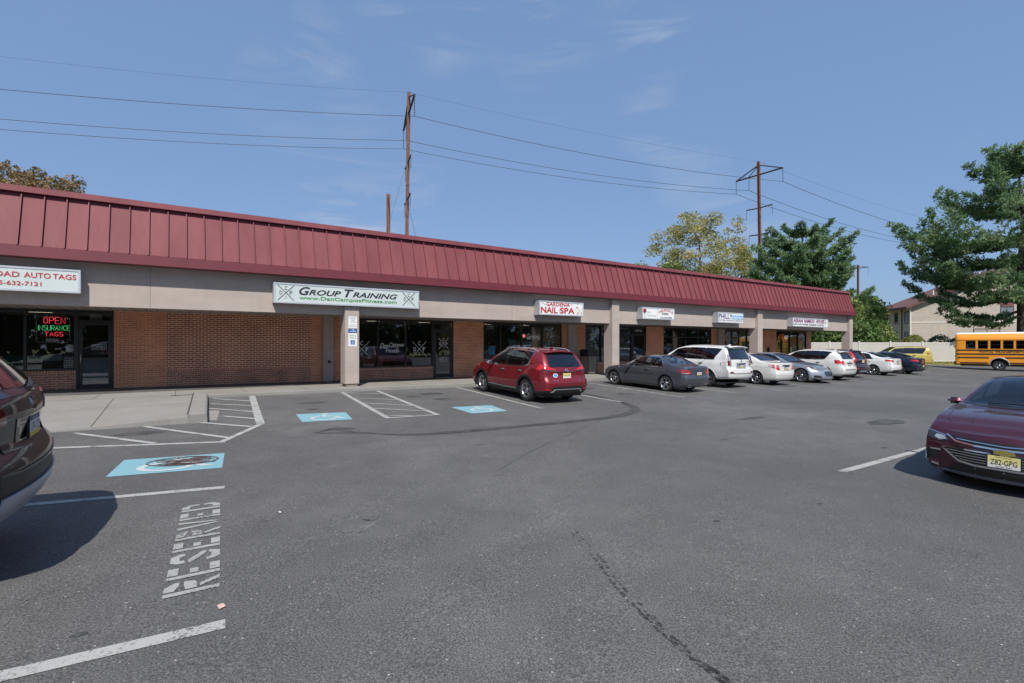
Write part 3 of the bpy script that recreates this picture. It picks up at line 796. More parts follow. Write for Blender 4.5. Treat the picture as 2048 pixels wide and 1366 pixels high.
def door_unit(s0, s1, zb, zd, zh, handle='L', film=None):
    mb = MB(); F = .06
    mb.box(s0, s0+F, .018, .16, zb, zh+.05, 'bronze_frame'); mb.box(s1-F, s1, .018, .16, zb, zh+.05, 'bronze_frame')
    mb.box(s0+F, s1-F, .02, .158, zh-.05, zh+.05, 'bronze_frame'); mb.box(s0+F, s1-F, .02, .158, zd-.005, zd+.06, 'bronze_frame')
    a, b = s0+F+.008, s1-F-.008
    mb.box(a, a+.085, .045, .10, zb+.02, zd-.012, 'bronze_frame'); mb.box(b-.085, b, .045, .10, zb+.02, zd-.012, 'bronze_frame')
    mb.box(a+.085, b-.085, .045, .10, zd-.10, zd-.012, 'bronze_frame'); mb.box(a+.085, b-.085, .045, .10, zb+.02, zb+.20, 'bronze_frame')
    zm = zb+1.02
    mb.box(a+.085, b-.085, .045, .10, zm-.04, zm+.04, 'bronze_frame')
    mb.box(s0+.03, s1-.03, -.02, .05, zb-.005, zb+.018, 'alu')
    o = mb.build('shop_door', BLD)
    for z0, z1 in ((zb+.2, zm-.04), (zm+.04, zd-.10)):
        g = MB(); g.add([(a+.08, .072, z0-.005), (b-.08, .072, z0-.005), (b-.08, .072, z1+.005), (a+.08, .072, z1+.005)], [(0, 1, 2, 3)], 'shop_glass'); g.build('pane', o)
    g = MB(); g.add([(s0+F, .09, zd+.05), (s1-F, .09, zd+.05), (s1-F, .09, zh-.04), (s0+F, .09, zh-.04)], [(0, 1, 2, 3)], 'shop_glass'); g.build('pane', o)
    h = MB(); x = a+.05 if handle == 'L' else b-.05
    h.tube([(x, .045, zm-.14), (x, -.03, zm-.13), (x, -.03, zm+.16), (x, .045, zm+.17)], .014, 'alu', 8); h.build('handle', o)
    if film:
        g = MB(); g.add([(a+.085, .078, zb+.2), (b-.085, .078, zb+.2), (b-.085, .078, zm-.04), (a+.085, .078, zm-.04)], [(0, 1, 2, 3)], film); g.build('frosted_film', o)
    return o
def glass_text(parent, s, s0, z0, w, h, mat='text_white', y=.083, **k):
    mb = MB(); text_into(mb, s, (s0, y, z0), (1, 0, 0), (0, 0, 1), w, h, mat, **k); return mb.build('lettering', parent, False)
def cross_logo(parent, s, z, r, mat, y=.083, w=.016):
    """a thin X with the letters D, C and F round it."""
    mb = MB()
    fn = lambda a, b: (a, y, b)
    strip2d(mb, [(s-r, z-r), (s+r, z+r)], w, fn, mat); strip2d(mb, [(s-r, z+r), (s+r, z-r)], w, lambda a, b: (a, y-.001, b), mat)
    q = r*.42
    for ch, dx, dz in (('C', 0, .70), ('D', -.66, 0), ('F', .66, 0)):
        text_into(mb, ch, (s+dx*r-q*.42, y, z+dz*r-q/2-(.08*r if ch != 'C' else 0)), (1, 0, 0), (0, 0, 1), q*.84, q*1.25, mat)
    text_into(mb, 'EST', (s-.13*r, y, z-.58*r), (1, 0, 0), (0, 0, 1), .26*r, .13*r, mat)
    text_into(mb, '2012', (s-.17*r, y, z-.78*r), (1, 0, 0), (0, 0, 1), .34*r, .13*r, mat)
    return mb.build('lettering', parent, False)
def panel(parent, name, s0, s1, z0, z1, mat, y=.10, th=.006):
    mb = MB(); mb.box(s0, s1, y, y+th, z0, z1, mat); return mb.build(name, parent)
# 1 auto-tag office
W1 = frame_unit(-13.8, -8.554, [-9.759, -11.15, -12.5], 1.03, ZH)
D1 = door_unit(-8.554, -7.595, walk_z(-8)+.0, 2.60, ZH, 'L', 'film_grey')
glass_text(D1, 'OPEN', -8.13, 1.73, .29, .10, 'text_white', offset=.02)
mb = MB()
for z in (1.70, 1.86): mb.box(-8.175, -7.795, .076, .08, z-.008, z+.008, 'text_white')
for x in (-8.167, -7.803): mb.box(x-.008, x+.008, .076, .08, 1.709, 1.851, 'text_white')
mb.build('open_sticker', D1)
panel(D1, 'closer_box', -8.24, -7.93, 2.66, 2.86, 'ceiling_tile', .2, .08)
panel(W1, 'paper_notice', -8.80, -8.63, 1.62, 1.86, 'paper', .098)
mb = MB(); mb.box(-9.71, -8.9, .098, .102, 1.36, 1.52, 'film_grey'); text_into(mb, 'WELCOME', (-9.22, .096, 1.385), (1, 0, 0), (0, 0, 1), .62, .115, 'black_plastic'); mb.build('frosted_band', W1)
mb = MB(); mb.box(-11.12, -9.8, .098, .102, 1.36, 1.52, 'film_grey'); mb.build('frosted_band', W1)
mb = MB(); mb.box(-8.86, -8.60, .094, .097, 1.12, 1.47, 'paper')
for i in range(6):
    for j in range(4): mb.box(-8.85+.064*j, -8.85+.064*j+.05, .091, .0935, 1.14+.055*i, 1.14+.055*i+.032, 'black_plastic')
mb.build('hours_board', W1)
# 2 training studio
W2 = frame_unit(.20, 3.936, [1.348, 2.618], .87, ZH)
D2 = door_unit(3.936, 4.96, walk_z(4.4), 2.52, ZH, 'L')
cross_logo(W2, .66, 1.67, .34, 'text_white'); cross_logo(W2, 3.28, 1.67, .34, 'text_white'); cross_logo(D2, 4.47, 1.92, .25, 'text_white', .066)
glass_text(W2, 'Dan', 1.45, 1.70, .38, .23, shear=.4); glass_text(W2, 'Campos', 1.86, 1.72, .70, .24, shear=.4); glass_text(W2, 'Fitness', 1.72, 1.52, .58, .17)
for i in range(5): glass_text(D2, '- ---- --'[i % 3:], 4.28, 1.28-.055*i, .38, .012, y=.066)
# 3 nail spa
W3 = frame_unit(6.593, 11.528, [7.591, 8.914, 10.235], walk_z(8), ZH, [(6.62, 7.57, 1.27), (7.6, 11.5, .80)])
glass_text(W3, 'Gardenia', 9.22, 2.14, .86, .30, shear=.35, offset=.012)
mb = MB()
for k in range(5):
    a = k*1.2566; strip2d(mb, [(9.05, 2.32), (9.05+.10*math.cos(a), 2.32+.10*math.sin(a))], .07, lambda p, q: (p, .083, q), 'neon_pink')
mb.build('flower_decal', W3, False)
glass_text(W3, 'NAIL SPA', 9.78, 2.04, .26, .05)
panel(W3, 'blue_notice', 6.95, 7.32, 1.38, 1.80, 'text_sky', .097)
panel(W3, 'closer_box', 6.92, 7.3, 2.63, 2.86, 'ceiling_tile', .2, .08)
panel(W3, 'display_board', 10.75, 11.05, 1.2, 2.0, 'film_grey', .3)
panel(W3, 'display_board', 8.35, 8.86, 1.3, 2.12, 'film_grey', .4)
panel(W3, 'display_board', 8.95, 9.75, 1.3, 2.05, 'film_grey', .4)
# 4 insurance office
W4 = frame_unit(13.227, 17.004, [14.453, 15.75], .87, ZH)
D4 = door_unit(17.004, 18.227, walk_z(17.5), 2.50, ZH, 'R', 'film_grey')
mb = MB()
z = .95
while z < 2.85: mb.add([(13.3, .20, z), (16.95, .20, z), (16.95, .225, z+.026), (13.3, .225, z+.026)], [(0, 1, 2, 3)], 'blind'); z += .05
for x in (13.9, 14.9, 16.1): mb.box(x, x+.01, .19, .195, .95, 2.85, 'sign_white')
mb.box(13.3, 16.95, .18, .23, 2.80, 2.86, 'blind')
mb.build('venetian_blind', W4)
glass_text(D4, 'OPEN', 17.3, 2.65, .60, .14, 'sign_white', y=.085)
# 5 mattress shop
W5 = frame_unit(19.818, 24.80, [20.74, 22.024, 23.366], walk_z(22), ZH, [(19.85, 24.77, 2.36), (19.85, 20.72, 1.25)])
mb = MB()
for k in range(3): strip2d(mb, circle2d(20.3+.16*k, 1.75, .085, 16, 0, 360, .17), .03, lambda a, b: (a, .084, b), 'text_grey', True)
mb.build('window_lettering', W5, False)
# 6 restaurant with food posters
W6 = frame_unit(26.36, 29.86, [27.259, 28.123, 29.139], walk_z(28), ZH)
def poster(parent, s0, s1, z0, z1, base, plates, seed, y=.10):
    rr = random.Random(seed); mb = MB(); mb.box(s0, s1, y, y+.005, z0, z1, base)
    k = 0
    for (cx, cz, r) in plates:
        k += 1
        def ok(pts): return [(min(max(p[0], s0+.01), s1-.01), min(max(p[1], z0+.01), z1-.01)) for p in pts]
        mb.add([(p[0], y-.003*k, p[1]) for p in ok(circle2d(cx, cz, r, 26))], [tuple(range(26))], 'plain_white')
        for q in range(16):
            a = rr.uniform(0, 6.28); d = r*.62*math.sqrt(rr.random()); w = r*rr.uniform(.12, .3)
            mb.add([(p[0], y-.003*k-.0001*(q+1), p[1]) for p in ok([(cx+d*math.cos(a)+w*math.cos(b)*rr.uniform(.6, 1.2), cz+d*math.sin(a)+w*math.sin(b)*rr.uniform(.5, 1)) for b in [i*.785 for i in range(8)]])], [tuple(range(8))], rr.choice(['poster_red', 'poster_orange', 'poster_red', 'poster_green', 'plain_white', 'poster_pink']))
    return mb.build('food_poster', parent, False)
plain('poster_red', (.35, .04, .03), .5, var=.3, nscale=9); plain('poster_orange', (.55, .16, .03), .5, var=.3, nscale=9); plain('poster_green', (.10, .22, .04), .5, var=.3)
plain('poster_pink', (.55, .30, .25), .5, var=.3); plain('poster_olive', (.22, .20, .08), .5, var=.3, nscale=5); plain('poster_brown', (.13, .055, .04), .5, var=.3); plain('poster_lime', (.33, .38, .10), .5, var=.2)
poster(W6, 26.42, 27.22, 1.0, 2.86, 'poster_brown', [(26.95, 2.4, .42), (26.9, 1.7, .33)], 1)
poster(W6, 27.30, 28.08, 1.0, 2.86, 'poster_red', [(27.7, 2.35, .42)], 2)
poster(W6, 28.17, 29.09, 1.0, 2.86, 'poster_olive', [], 3)
panel(W6, 'food_poster', 28.17, 29.09, 1.0, 2.05, 'poster_lime', .093)
poster(W6, 29.19, 29.80, 1.0, 2.86, 'poster_brown', [(29.6, 2.45, .36), (29.5, 1.6, .36)], 4)
panel(W6, 'food_poster', 27.30, 28.08, 1.0, 1.9, 'poster_pink', .093)
# 7 restaurant
W7 = frame_unit(33.10, 37.73, [33.98, 35.19, 36.44], walk_z(35), ZH)
for a, b in ((33.16, 33.94), (34.02, 35.15), (35.23, 36.40)):
    panel(W7, 'frosted_film', a, b, .4, 2.5, 'poster_olive', .12)
poster(W7, 36.5, 37.66, .6, 2.86, 'poster_pink', [(37.1, 2.4, .4)], 6)
mb = MB()
for k in range(14):
    a = R2.uniform(-.5, .5); strip2d(mb, [(37.0+a*.2, .8), (37.0+a*.7, 1.6), (37.0+a, 2.0)], .06, lambda p, q, k=k: (p, .086-.0004*k, q), R2.choice(['poster_lime', 'poster_orange', 'poster_green']))
mb.build('plant_decal', W7, False)
# rooms behind the glass
plain('tube_light_and_fill', (1., .86, .62), .5, var=0, emit=2.6)  # panel glow raised so the rooms show through the glass
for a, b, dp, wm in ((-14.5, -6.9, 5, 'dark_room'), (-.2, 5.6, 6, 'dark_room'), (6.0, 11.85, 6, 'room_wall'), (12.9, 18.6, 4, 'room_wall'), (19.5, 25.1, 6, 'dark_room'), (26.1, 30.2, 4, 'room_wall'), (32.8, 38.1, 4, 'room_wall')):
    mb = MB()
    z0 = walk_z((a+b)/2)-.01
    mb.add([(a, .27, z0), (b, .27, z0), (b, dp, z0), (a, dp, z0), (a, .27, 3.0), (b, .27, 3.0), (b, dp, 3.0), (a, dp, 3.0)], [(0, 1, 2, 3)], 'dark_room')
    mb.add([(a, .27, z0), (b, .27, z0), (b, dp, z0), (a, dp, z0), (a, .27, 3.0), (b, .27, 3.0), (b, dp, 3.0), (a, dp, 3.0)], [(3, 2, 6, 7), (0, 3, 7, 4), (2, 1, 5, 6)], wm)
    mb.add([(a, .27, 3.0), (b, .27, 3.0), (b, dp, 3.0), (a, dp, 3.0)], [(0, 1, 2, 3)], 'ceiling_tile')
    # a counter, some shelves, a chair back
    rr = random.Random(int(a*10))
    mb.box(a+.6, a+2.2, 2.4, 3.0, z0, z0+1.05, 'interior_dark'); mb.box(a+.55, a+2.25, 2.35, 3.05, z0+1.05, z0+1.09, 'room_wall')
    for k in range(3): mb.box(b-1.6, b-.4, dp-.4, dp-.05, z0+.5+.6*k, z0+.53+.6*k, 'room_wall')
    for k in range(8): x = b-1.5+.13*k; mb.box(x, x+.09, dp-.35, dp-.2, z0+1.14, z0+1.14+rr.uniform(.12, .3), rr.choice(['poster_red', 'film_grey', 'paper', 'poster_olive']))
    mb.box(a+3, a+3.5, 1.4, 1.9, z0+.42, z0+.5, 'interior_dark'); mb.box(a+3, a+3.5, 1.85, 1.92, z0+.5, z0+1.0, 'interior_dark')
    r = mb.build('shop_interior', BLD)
    for cx in ((a+1.8, a+4.4) if a < 12 else (a+1.6,)):
        q = MB(); q.box(cx, cx+.6, 1.2, 2.4, 2.985, 2.995, 'tube_light_and_fill'); q.build('ceiling_light_and_fill', r)  # glimpsed in some shops, added in the others to brighten them
mb = MB(); mb.rbox(33.3, 33.75, -.30, -.02, 2.3, 2.75, .05, 'lamp_amber'); mb.box(33.4, 33.65, -.05, .02, 2.2, 2.3, 'black_plastic')
o = mb.build('wall_lantern', None); o.location = (OX, OY, 0); o.rotation_euler = (0, 0, AL); tag(o, 'yellow box lantern on the brick beside the far restaurant door', 'lantern')
mb = MB(); mb.rbox(31.75, 31.95, -.14, -.005, 1.15, 1.62, .05, 'black_plastic'); mb.tube([(31.85, -.12, 1.6), (31.85, -.12, 1.7)], .05, 'black_plastic', 10)
o = mb.build('ash_bin', None); o.location = (OX, OY, 0); o.rotation_euler = (0, 0, AL); tag(o, 'small black wall ashtray on the brick pier near the far restaurant', 'ashtray')
# ================================================================== shop signs
def sign(label, s0, s1, z0, z1, depth, face, bw=.05, group='box signs on the stucco beam'):
    """box sign hung on the beam; local origin at its lower left front corner."""
    x, y = st2xy(s0, 3.113+depth)
    o = thing('shop_sign', label, 'sign', (x, y, z0), AL, group)
    w, h = s1-s0, z1-z0
    mb = MB()
    mb.box(0, w, .012, depth, 0, h, 'sign_case')
    mb.box(0, w, -.012, .0118, 0, bw, 'alu_trim'); mb.box(0, w, -.012, .0118, h-bw, h, 'alu_trim')
    mb.box(0, bw, -.012, .0118, bw, h-bw, 'alu_trim'); mb.box(w-bw, w, -.012, .0118, bw, h-bw, 'alu_trim')
    mb.build('cabinet', o)
    mb = MB(); mb.box(bw, w-bw, .001, .0115, bw, h-bw, face); mb.build('face_panel', o)
    return o, w, h
plain('alu_trim', (.50, .53, .56), .4, metal=.3, var=.05)
def put(o, w, h, items, name='lettering'):
    mb = MB()
    for it in items:
        s, u0, u1, v0, v1, mat = it[:6]; kw = it[6] if len(it) > 6 else {}
        text_into(mb, s, (u0*w, -.003, v0*h), (1, 0, 0), (0, 0, 1), (u1-u0)*w, (v1-v0)*h, mat, **kw)
    return mb.build(name, o, False)
def logo_on(o, s, z, r, mat, grey='text_grey'):
    mb = MB(); q = r*.40
    strip2d(mb, [(s-r, z-r), (s+r, z+r)], .02, lambda a, b: (a, -.004, b), mat); strip2d(mb, [(s-r, z+r), (s+r, z-r)], .02, lambda a, b: (a, -.005, b), mat)
    for ch, dx, dz in (('C', 0, .62), ('D', -.62, 0), ('F', .62, 0)):
        text_into(mb, ch, (s+dx*r-q*.42, -.003, z+dz*r-q*.6), (1, 0, 0), (0, 0, 1), q*.84, q*1.25, mat)
    text_into(mb, 'EST.', (s-.15*r, -.003, z-.52*r), (1, 0, 0), (0, 0, 1), .3*r, .12*r, grey)
    text_into(mb, '2012', (s-.2*r, -.003, z-.74*r), (1, 0, 0), (0, 0, 1), .4*r, .14*r, grey)
    mb.build('logo', o, False)
# measured along the shop front
o, w, h = sign('white box sign with red AUTO TAGS lettering above the neon window', -12.6, -8.01, 3.245, 3.875, .29, 'sign_white_dim')
f = lambda s: (s+12.6)/4.59
put(o, w, h, [('ROAD', f(-9.80), f(-9.21), .56, .78, 'text_red', dict(offset=.012)), ('AUTO', f(-9.128), f(-8.61), .56, .78, 'text_red', dict(offset=.012)), ('TAGS', f(-8.575), f(-8.10), .56, .78, 'text_red', dict(offset=.012)),
              ('215-632-7121', f(-9.78), f(-8.793), .225, .40, 'text_red', dict(offset=.01))])
o, w, h = sign('long white sign reading Group Training with two crossed logos', -3.25, 1.777, 3.222, 3.885, .29, 'sign_white_dim')
def smallcaps(mb_items, big, rest, u, ub, ue, v0, vb, vs, mat, **k):
    mb_items.append((big, u, ub, v0, vb, mat, k)); mb_items.append((rest, ub-.008, ue, v0+.02, vs, mat, k))
items = []
K = dict(shear=.32, offset=.022)
smallcaps(items, 'G', 'ROUP', .154, .222, .425, .44, .86, .74, 'text_dark', **K)
smallcaps(items, 'T', 'RAINING', .447, .512, .83, .44, .86, .74, 'text_dark', **K)
items.append(('www.DanCamposFitness.com', .154, .826, .17, .40, 'text_green', dict(offset=.016)))
put(o, w, h, items)
logo_on(o, .074*w, .51*h, .245, 'text_dark'); logo_on(o, .918*w, .51*h, .245, 'text_dark')
o, w, h = sign('white sign with bold red NAIL SPA lettering and printed roses', 7.365, 9.94, 3.185, 3.815, .40, 'sign_white')
put(o, w, h, [('GARDENIA', .15, .68, .64, .92, 'text_red', dict(offset=.022)), ('NAIL', .035, .40, .14, .57, 'text_red', dict(offset=.03)), ('SPA', .45, .79, .14, .57, 'text_red', dict(offset=.03))])
mb = MB()
for k in range(26):
    u, v = .80+.17*R2.random(), .10+.55*R2.random(); c = (u*w, v*h); r = R2.uniform(.015, .04)
    a = R2.uniform(0, 3); mb.add([(c[0]+r*math.cos(a+b)*R2.uniform(.5, 1.3), -.002-.0002*k, c[1]+r*math.sin(a+b)) for b in [i*1.05 for i in range(6)]], [tuple(range(6))], R2.choice(['text_red', 'poster_pink', 'text_grey', 'poster_pink']))
for u, v in ((.08, .80), (.72, .82), (.86, .88), (.12, .74), (.44, .35)):
    for k in range(5):
        a = k*1.2566+u*9; strip2d(mb, [(u*w, v*h), (u*w+.035*math.cos(a), v*h+.035*math.sin(a))], .03, lambda p, q, k=k: (p, -.002-.0003*k, q), R2.choice(['text_grey', 'poster_pink']))
mb.build('rose_print', o, False)
o, w, h = sign('white sign split by a thin line with arched INSURANCE 5000 lettering', 13.93, 16.45, 3.195, 3.805, .40, 'sign_white')
put(o, w, h, [('Erie', .15, .24, .50, .68, 'text_grey'), ('Insurance', .148, .42, .22, .40, 'text_grey', dict(shear=.2)), ('INSURANCE', .50, .95, .50, .72, 'text_red', dict(offset=.012, arc=.12)),
              ('5000', .60, .80, .40, .60, 'text_dark', dict(offset=.018)), ('215-632-5000', .545, .912, .10, .24, 'text_dark', dict(offset=.015))])
mb = MB(); mb.box(.455*w, .46*w, -.004, .001, .06*h, .94*h, 'text_grey')
mb.add([(.03*w, -.003, .55*h), (.125*w, -.003, .62*h), (.125*w, -.003, .84*h), (.03*w, -.003, .86*h)], [(0, 1, 2, 3)], 'text_red')
mb.add([(.05*w, -.005, .52*h), (.10*w, -.005, .50*h), (.115*w, -.005, .80*h), (.06*w, -.005, .70*h)], [(0, 1, 2, 3)], 'text_dark')
strip2d(mb, circle2d(.075*w, .33*h, .05, 16, 30, 330, .10), .02, lambda a, b: (a, -.004, b), 'text_dark')
mb.build('logo', o, False)
o, w, h = sign('white sign with tall blue PHILLY lettering and a sky blue block', 20.33, 22.88, 3.165, 3.785, .40, 'sign_white')
mb = MB(); mb.box(.555*w, .98*w, -.004, .001, .36*h, .74*h, 'text_sky'); mb.build('blue_block', o)
put(o, w, h, [('PHILLY', .03, .56, .38, .84, 'text_blue', dict(offset=.012)), ('MATTRESS, FURNITURE & HOME DECOR', .05, .97, .16, .29, 'text_dark', dict(offset=.008))])
mb = MB(); text_into(mb, 'mattress', (.575*w, -.0045, .42*h), (1, 0, 0), (0, 0, 1), .39*w, .25*h, 'text_white', offset=.015); mb.build('block_lettering', o, False)
o, w, h = sign('long white sign with purple ASIAN BAMBOO HOUSE lettering', 28.66, 33.6, 3.11, 3.72, .40, 'sign_white')
put(o, w, h, [('ASIAN', .02, .27, .46, .88, 'text_purple', dict(offset=.03)), ('BAMBOO', .31, .60, .46, .88, 'text_purple', dict(offset=.03)), ('HOUSE', .64, .88, .46, .88, 'text_purple', dict(offset=.03)),
              ('SUSHI, THAI & CHINESE', .02, .42, .14, .36, 'text_dark', dict(offset=.015)), ('RESTAURANT', .45, .66, .14, .36, 'text_dark', dict(offset=.015)), ('215-632-9188', .68, .86, .14, .36, 'text_dark', dict(offset=.015))])
mb = MB()
for k in range(7):
    c = (R2.uniform(.90, .975)*w, R2.uniform(.2, .85)*h); strip2d(mb, circle2d(c[0], c[1], .05, 9, R2.uniform(0, 200), 330), .018, lambda a, b, k=k: (a, -.003-.0003*k, b), 'text_dark')
mb.build('bamboo_print', o, False)
# neon sign hanging in the auto-tag window
x, y = st2xy(-9.12, -.14)
o = thing('neon_sign', 'red and green neon sign reading OPEN INSURANCE TAGS in the dark window', 'neon sign', (x, y, 1.93), AL)
def stroke_text(mb, s, x0, z0, cw, ch, gap, mat, r=.008, skew=0.):
    G = {'O': [[(.5, 0), (.12, .15), (0, .5), (.12, .85), (.5, 1), (.88, .85), (1, .5), (.88, .15), (.5, 0)]], 'P': [[(0, 0), (0, 1), (.75, 1), (1, .85), (1, .6), (.75, .48), (0, .48)]],
         'E': [[(1, 0), (0, 0), (0, 1), (1, 1)], [(0, .5), (.8, .5)]], 'N': [[(0, 0), (0, 1), (1, 0), (1, 1)]], 'I': [[(.5, 0), (.5, 1)]],
         'S': [[(0, .1), (.3, 0), (.8, .02), (1, .25), (.8, .48), (.2, .55), (0, .78), (.25, 1), (.95, .95)]], 'U': [[(0, 1), (0, .25), (.25, 0), (.75, 0), (1, .25), (1, 1)]],
         'R': [[(0, 0), (0, 1), (.75, 1), (1, .85), (1, .6), (.75, .48), (0, .48)], [(.5, .48), (1, 0)]], 'A': [[(0, 0), (.5, 1), (1, 0)], [(.2, .38), (.8, .38)]],
         'C': [[(1, .15), (.7, 0), (.25, .08), (0, .5), (.25, .92), (.7, 1), (1, .85)]], 'T': [[(0, 1), (1, 1)], [(.5, 1), (.5, 0)]], 'G': [[(1, .85), (.65, 1), (.2, .9), (0, .5), (.2, .1), (.65, 0), (1, .2), (1, .48), (.6, .48)]]}
    x = x0
    for c in s:
        for pl in G[c]: mb.tube([(x+p[0]*cw+skew*p[1]*ch, 0, z0+p[1]*ch) for p in pl], r, mat, 6)
        x += (cw if c != 'I' else cw*.5)+gap
mb = MB(); stroke_text(mb, 'OPEN', -.23, .60, .098, .20, .04, 'neon_red'); stroke_text(mb, 'TAGS', -.20, .20, .085, .135, .032, 'neon_red'); mb.build('red_tubing', o)
mb = MB(); stroke_text(mb, 'INSURANCE', -.385, .385, .072, .155, .022, 'neon_green', .007); mb.build('green_tubing', o)
mb = MB()
pts = [(-.40, 0, .05), (-.40, 0, .76), (-.36, 0, .82), (.36, 0, .82), (.40, 0, .76), (.40, 0, .05), (.36, 0, 0), (-.36, 0, 0), (-.40, 0, .05)]
mb.tube(pts, .008, 'neon_tube_off', 6)
for x_ in (-.25, .25): mb.tube([(x_, .02, .02), (x_, .02, .95)], .004, 'black_plastic', 5)
mb.build('border_tube', o)
mb = MB(); mb.box(-.17, .13, -.01, .0, .03, .12, 'paper'); text_into(mb, '215-632-7121', (-.15, -.012, .055), (1, 0, 0), (0, 0, 1), .26, .045, 'text_dark'); mb.build('phone_strip', o)
# lit OPEN sign in the nail spa
x, y = st2xy(9.42, -.18)
o = thing('neon_sign', 'small oval lit OPEN sign low in the nail spa window behind the red car', 'neon sign', (x, y, 1.36), AL)
mb = MB(); mb.rbox(-.30, .34, .02, .06, 0, .42, .05, 'black_plastic'); mb.build('backing', o)
mb = MB(); pp = circle2d(0, .20, .27, 28, 0, 360, .17); mb.tube([(p[0], 0, p[1]) for p in pp+pp[:1]], .013, 'neon_pink', 6); mb.build('ring_tube', o)
mb = MB(); stroke_text(mb, 'OPEN', -.17, .13, .07, .14, .024, 'neon_red', .011); mb.build('letter_tube', o)
# plates on the near column
def plate(label, s, z0, w, h, mat='sign_white', name='wall_sign'):
    x, y = st2xy(s, 3.301); o = thing(name, label, 'sign', (x, y, z0), AL, 'parking signs on the near column')
    mb = MB(); mb.prism([(-w/2, .01), (-w/2+.01, 0), (w/2-.01, 0), (w/2, .01), (w/2, h-.01), (w/2-.01, h), (-w/2+.01, h), (-w/2, h-.01)], -.006, 0, mat, 'y'); mb.build('panel', o)
    return o
o = plate('white notice of small print at the top of the near column', -.685, 2.44, .30, .42)
mb = MB()
for i, (s_, w_) in enumerate((('UNAUTHORIZED', .22), ('VEHICLES', .16), ('TOWED', .12), ('AT OWNERS EXPENSE', .22), ('', 0), ('FINES UP TO $500', .22), ('TOWING UNTIL PAID', .24))):
    if s_: text_into(mb, s_, (-w_/2, -.007, .365-.052*i), (1, 0, 0), (0, 0, 1), w_, .026, 'text_dark')
mb.build('lettering', o, False)
o = plate('blue VAN ACCESSIBLE plate between two white plates on the column', -.685, 2.285, .30, .135, 'sign_blue')
mb = MB(); text_into(mb, 'VAN', (-.05, -.007, .08), (1, 0, 0), (0, 0, 1), .10, .033, 'text_white', offset=.02); text_into(mb, 'ACCESSIBLE', (-.11, -.007, .03), (1, 0, 0), (0, 0, 1), .22, .033, 'text_white', offset=.02); mb.build('lettering', o, False)
o = plate('white RESERVED PARKING plate with blue wheelchair square on the column', -.685, 1.80, .30, .46)
mb = MB(); text_into(mb, 'RESERVED', (-.115, -.007, .355), (1, 0, 0), (0, 0, 1), .23, .05, 'text_green'); text_into(mb, 'PARKING', (-.10, -.007, .27), (1, 0, 0), (0, 0, 1), .20, .05, 'text_green'); mb.build('lettering', o, False)
mb = MB(); mb.box(-.075, .075, -.009, -.0065, .07, .22, 'sign_blue')
for k, pts, wd in emblem_shapes():
    fn = lambda a, b: (-.065+.13*(1-a)*-1+.0 if False else (.065-.13*(1-a)), -.0105, .08+.13*b)
    if k == 'poly': mb.add([fn(*p) for p in pts], [tuple(range(len(pts)))], 'text_white')
    else: strip2d(mb, pts, wd, fn, 'text_white')
mb.build('wheelchair_symbol', o, False)
# waste bin with stone panels by the pilaster
x, y = st2xy(12.55, 1.0)
o = thing('waste_bin', 'black framed litter bin with pebbled stone panels and a domed black hood', 'litter bin', (x, y, walk_z(12.55, 1.0)), AL)
mb = MB()
for sx in (-1, 1):
    for sy in (-1, 1): mb.box(sx*.33-.03*(sx > 0)*1-.0, sx*.33+.03*(sx < 0), sy*.33-.03*(sy > 0), sy*.33+.03*(sy < 0), 0, 1.0, 'black_plastic')
mb.box(-.30, .30, -.325, .325, .0, .06, 'black_plastic'); mb.box(-.325, .325, -.325, .325, .94, 1.0, 'black_plastic'); mb.build('frame', o)
for (a, b, c, d) in ((-.298, .298, -.318, -.29), (-.298, .298, .29, .318), (-.318, -.29, -.288, .288), (.29, .318, -.288, .288)):
    mb = MB(); mb.box(a, b, c, d, .062, .938, 'stone_panel'); mb.build('stone_panel', o)
mb = MB(); mb.prism([(-.34, 1.0), (.34, 1.0), (.34, 1.22), (.30, 1.29), (.2, 1.325), (-.2, 1.325), (-.30, 1.29), (-.34, 1.22)], -.33, -.27, 'black_plastic', 'y')
mb.prism([(-.34, 1.0), (.34, 1.0), (.34, 1.22), (.30, 1.29), (.2, 1.325), (-.2, 1.325), (-.30, 1.29), (-.34, 1.22)], .27, .33, 'black_plastic', 'y')
mb.prism([(.34, 1.22), (.30, 1.29), (.2, 1.325), (-.2, 1.325), (-.30, 1.29), (-.34, 1.22), (-.32, 1.2), (-.19, 1.30), (.19, 1.30), (.32, 1.2)], -.269, .269, 'black_plastic', 'y')
mb.box(-.30, .30, -.332, -.331, 1.05, 1.20, 'rim_dark'); mb.build('hood', o)
# ================================================================== cars
def pchip(pts):
    xs = [p[0] for p in pts]; ys = [p[1] for p in pts]; n = len(xs)
    if n == 1: return lambda x: ys[0]
    h = [xs[i+1]-xs[i] for i in range(n-1)]; d = [(ys[i+1]-ys[i])/h[i] for i in range(n-1)]
    m = [0]*n; m[0] = d[0]; m[-1] = d[-1]
    for i in range(1, n-1):
        if d[i-1]*d[i] <= 0: m[i] = 0
        else:
            w1 = 2*h[i]+h[i-1]; w2 = h[i]+2*h[i-1]; m[i] = (w1+w2)/(w1/d[i-1]+w2/d[i])
    def f(x):
        if x <= xs[0]: return ys[0]
        if x >= xs[-1]: return ys[-1]
        i = 0
        while x > xs[i+1]: i += 1
        t = (x-xs[i])/h[i]
        return (1+2*t)*(1-t)**2*ys[i]+t*(1-t)**2*h[i]*m[i]+t*t*(3-2*t)*ys[i+1]+t*t*(t-1)*h[i]*m[i+1]
    return f
FV = pchip([(0, .90), (.06, .955), (.18, .98), (.45, 1.0), (.72, .992), (.9, .972), (1, .945)])
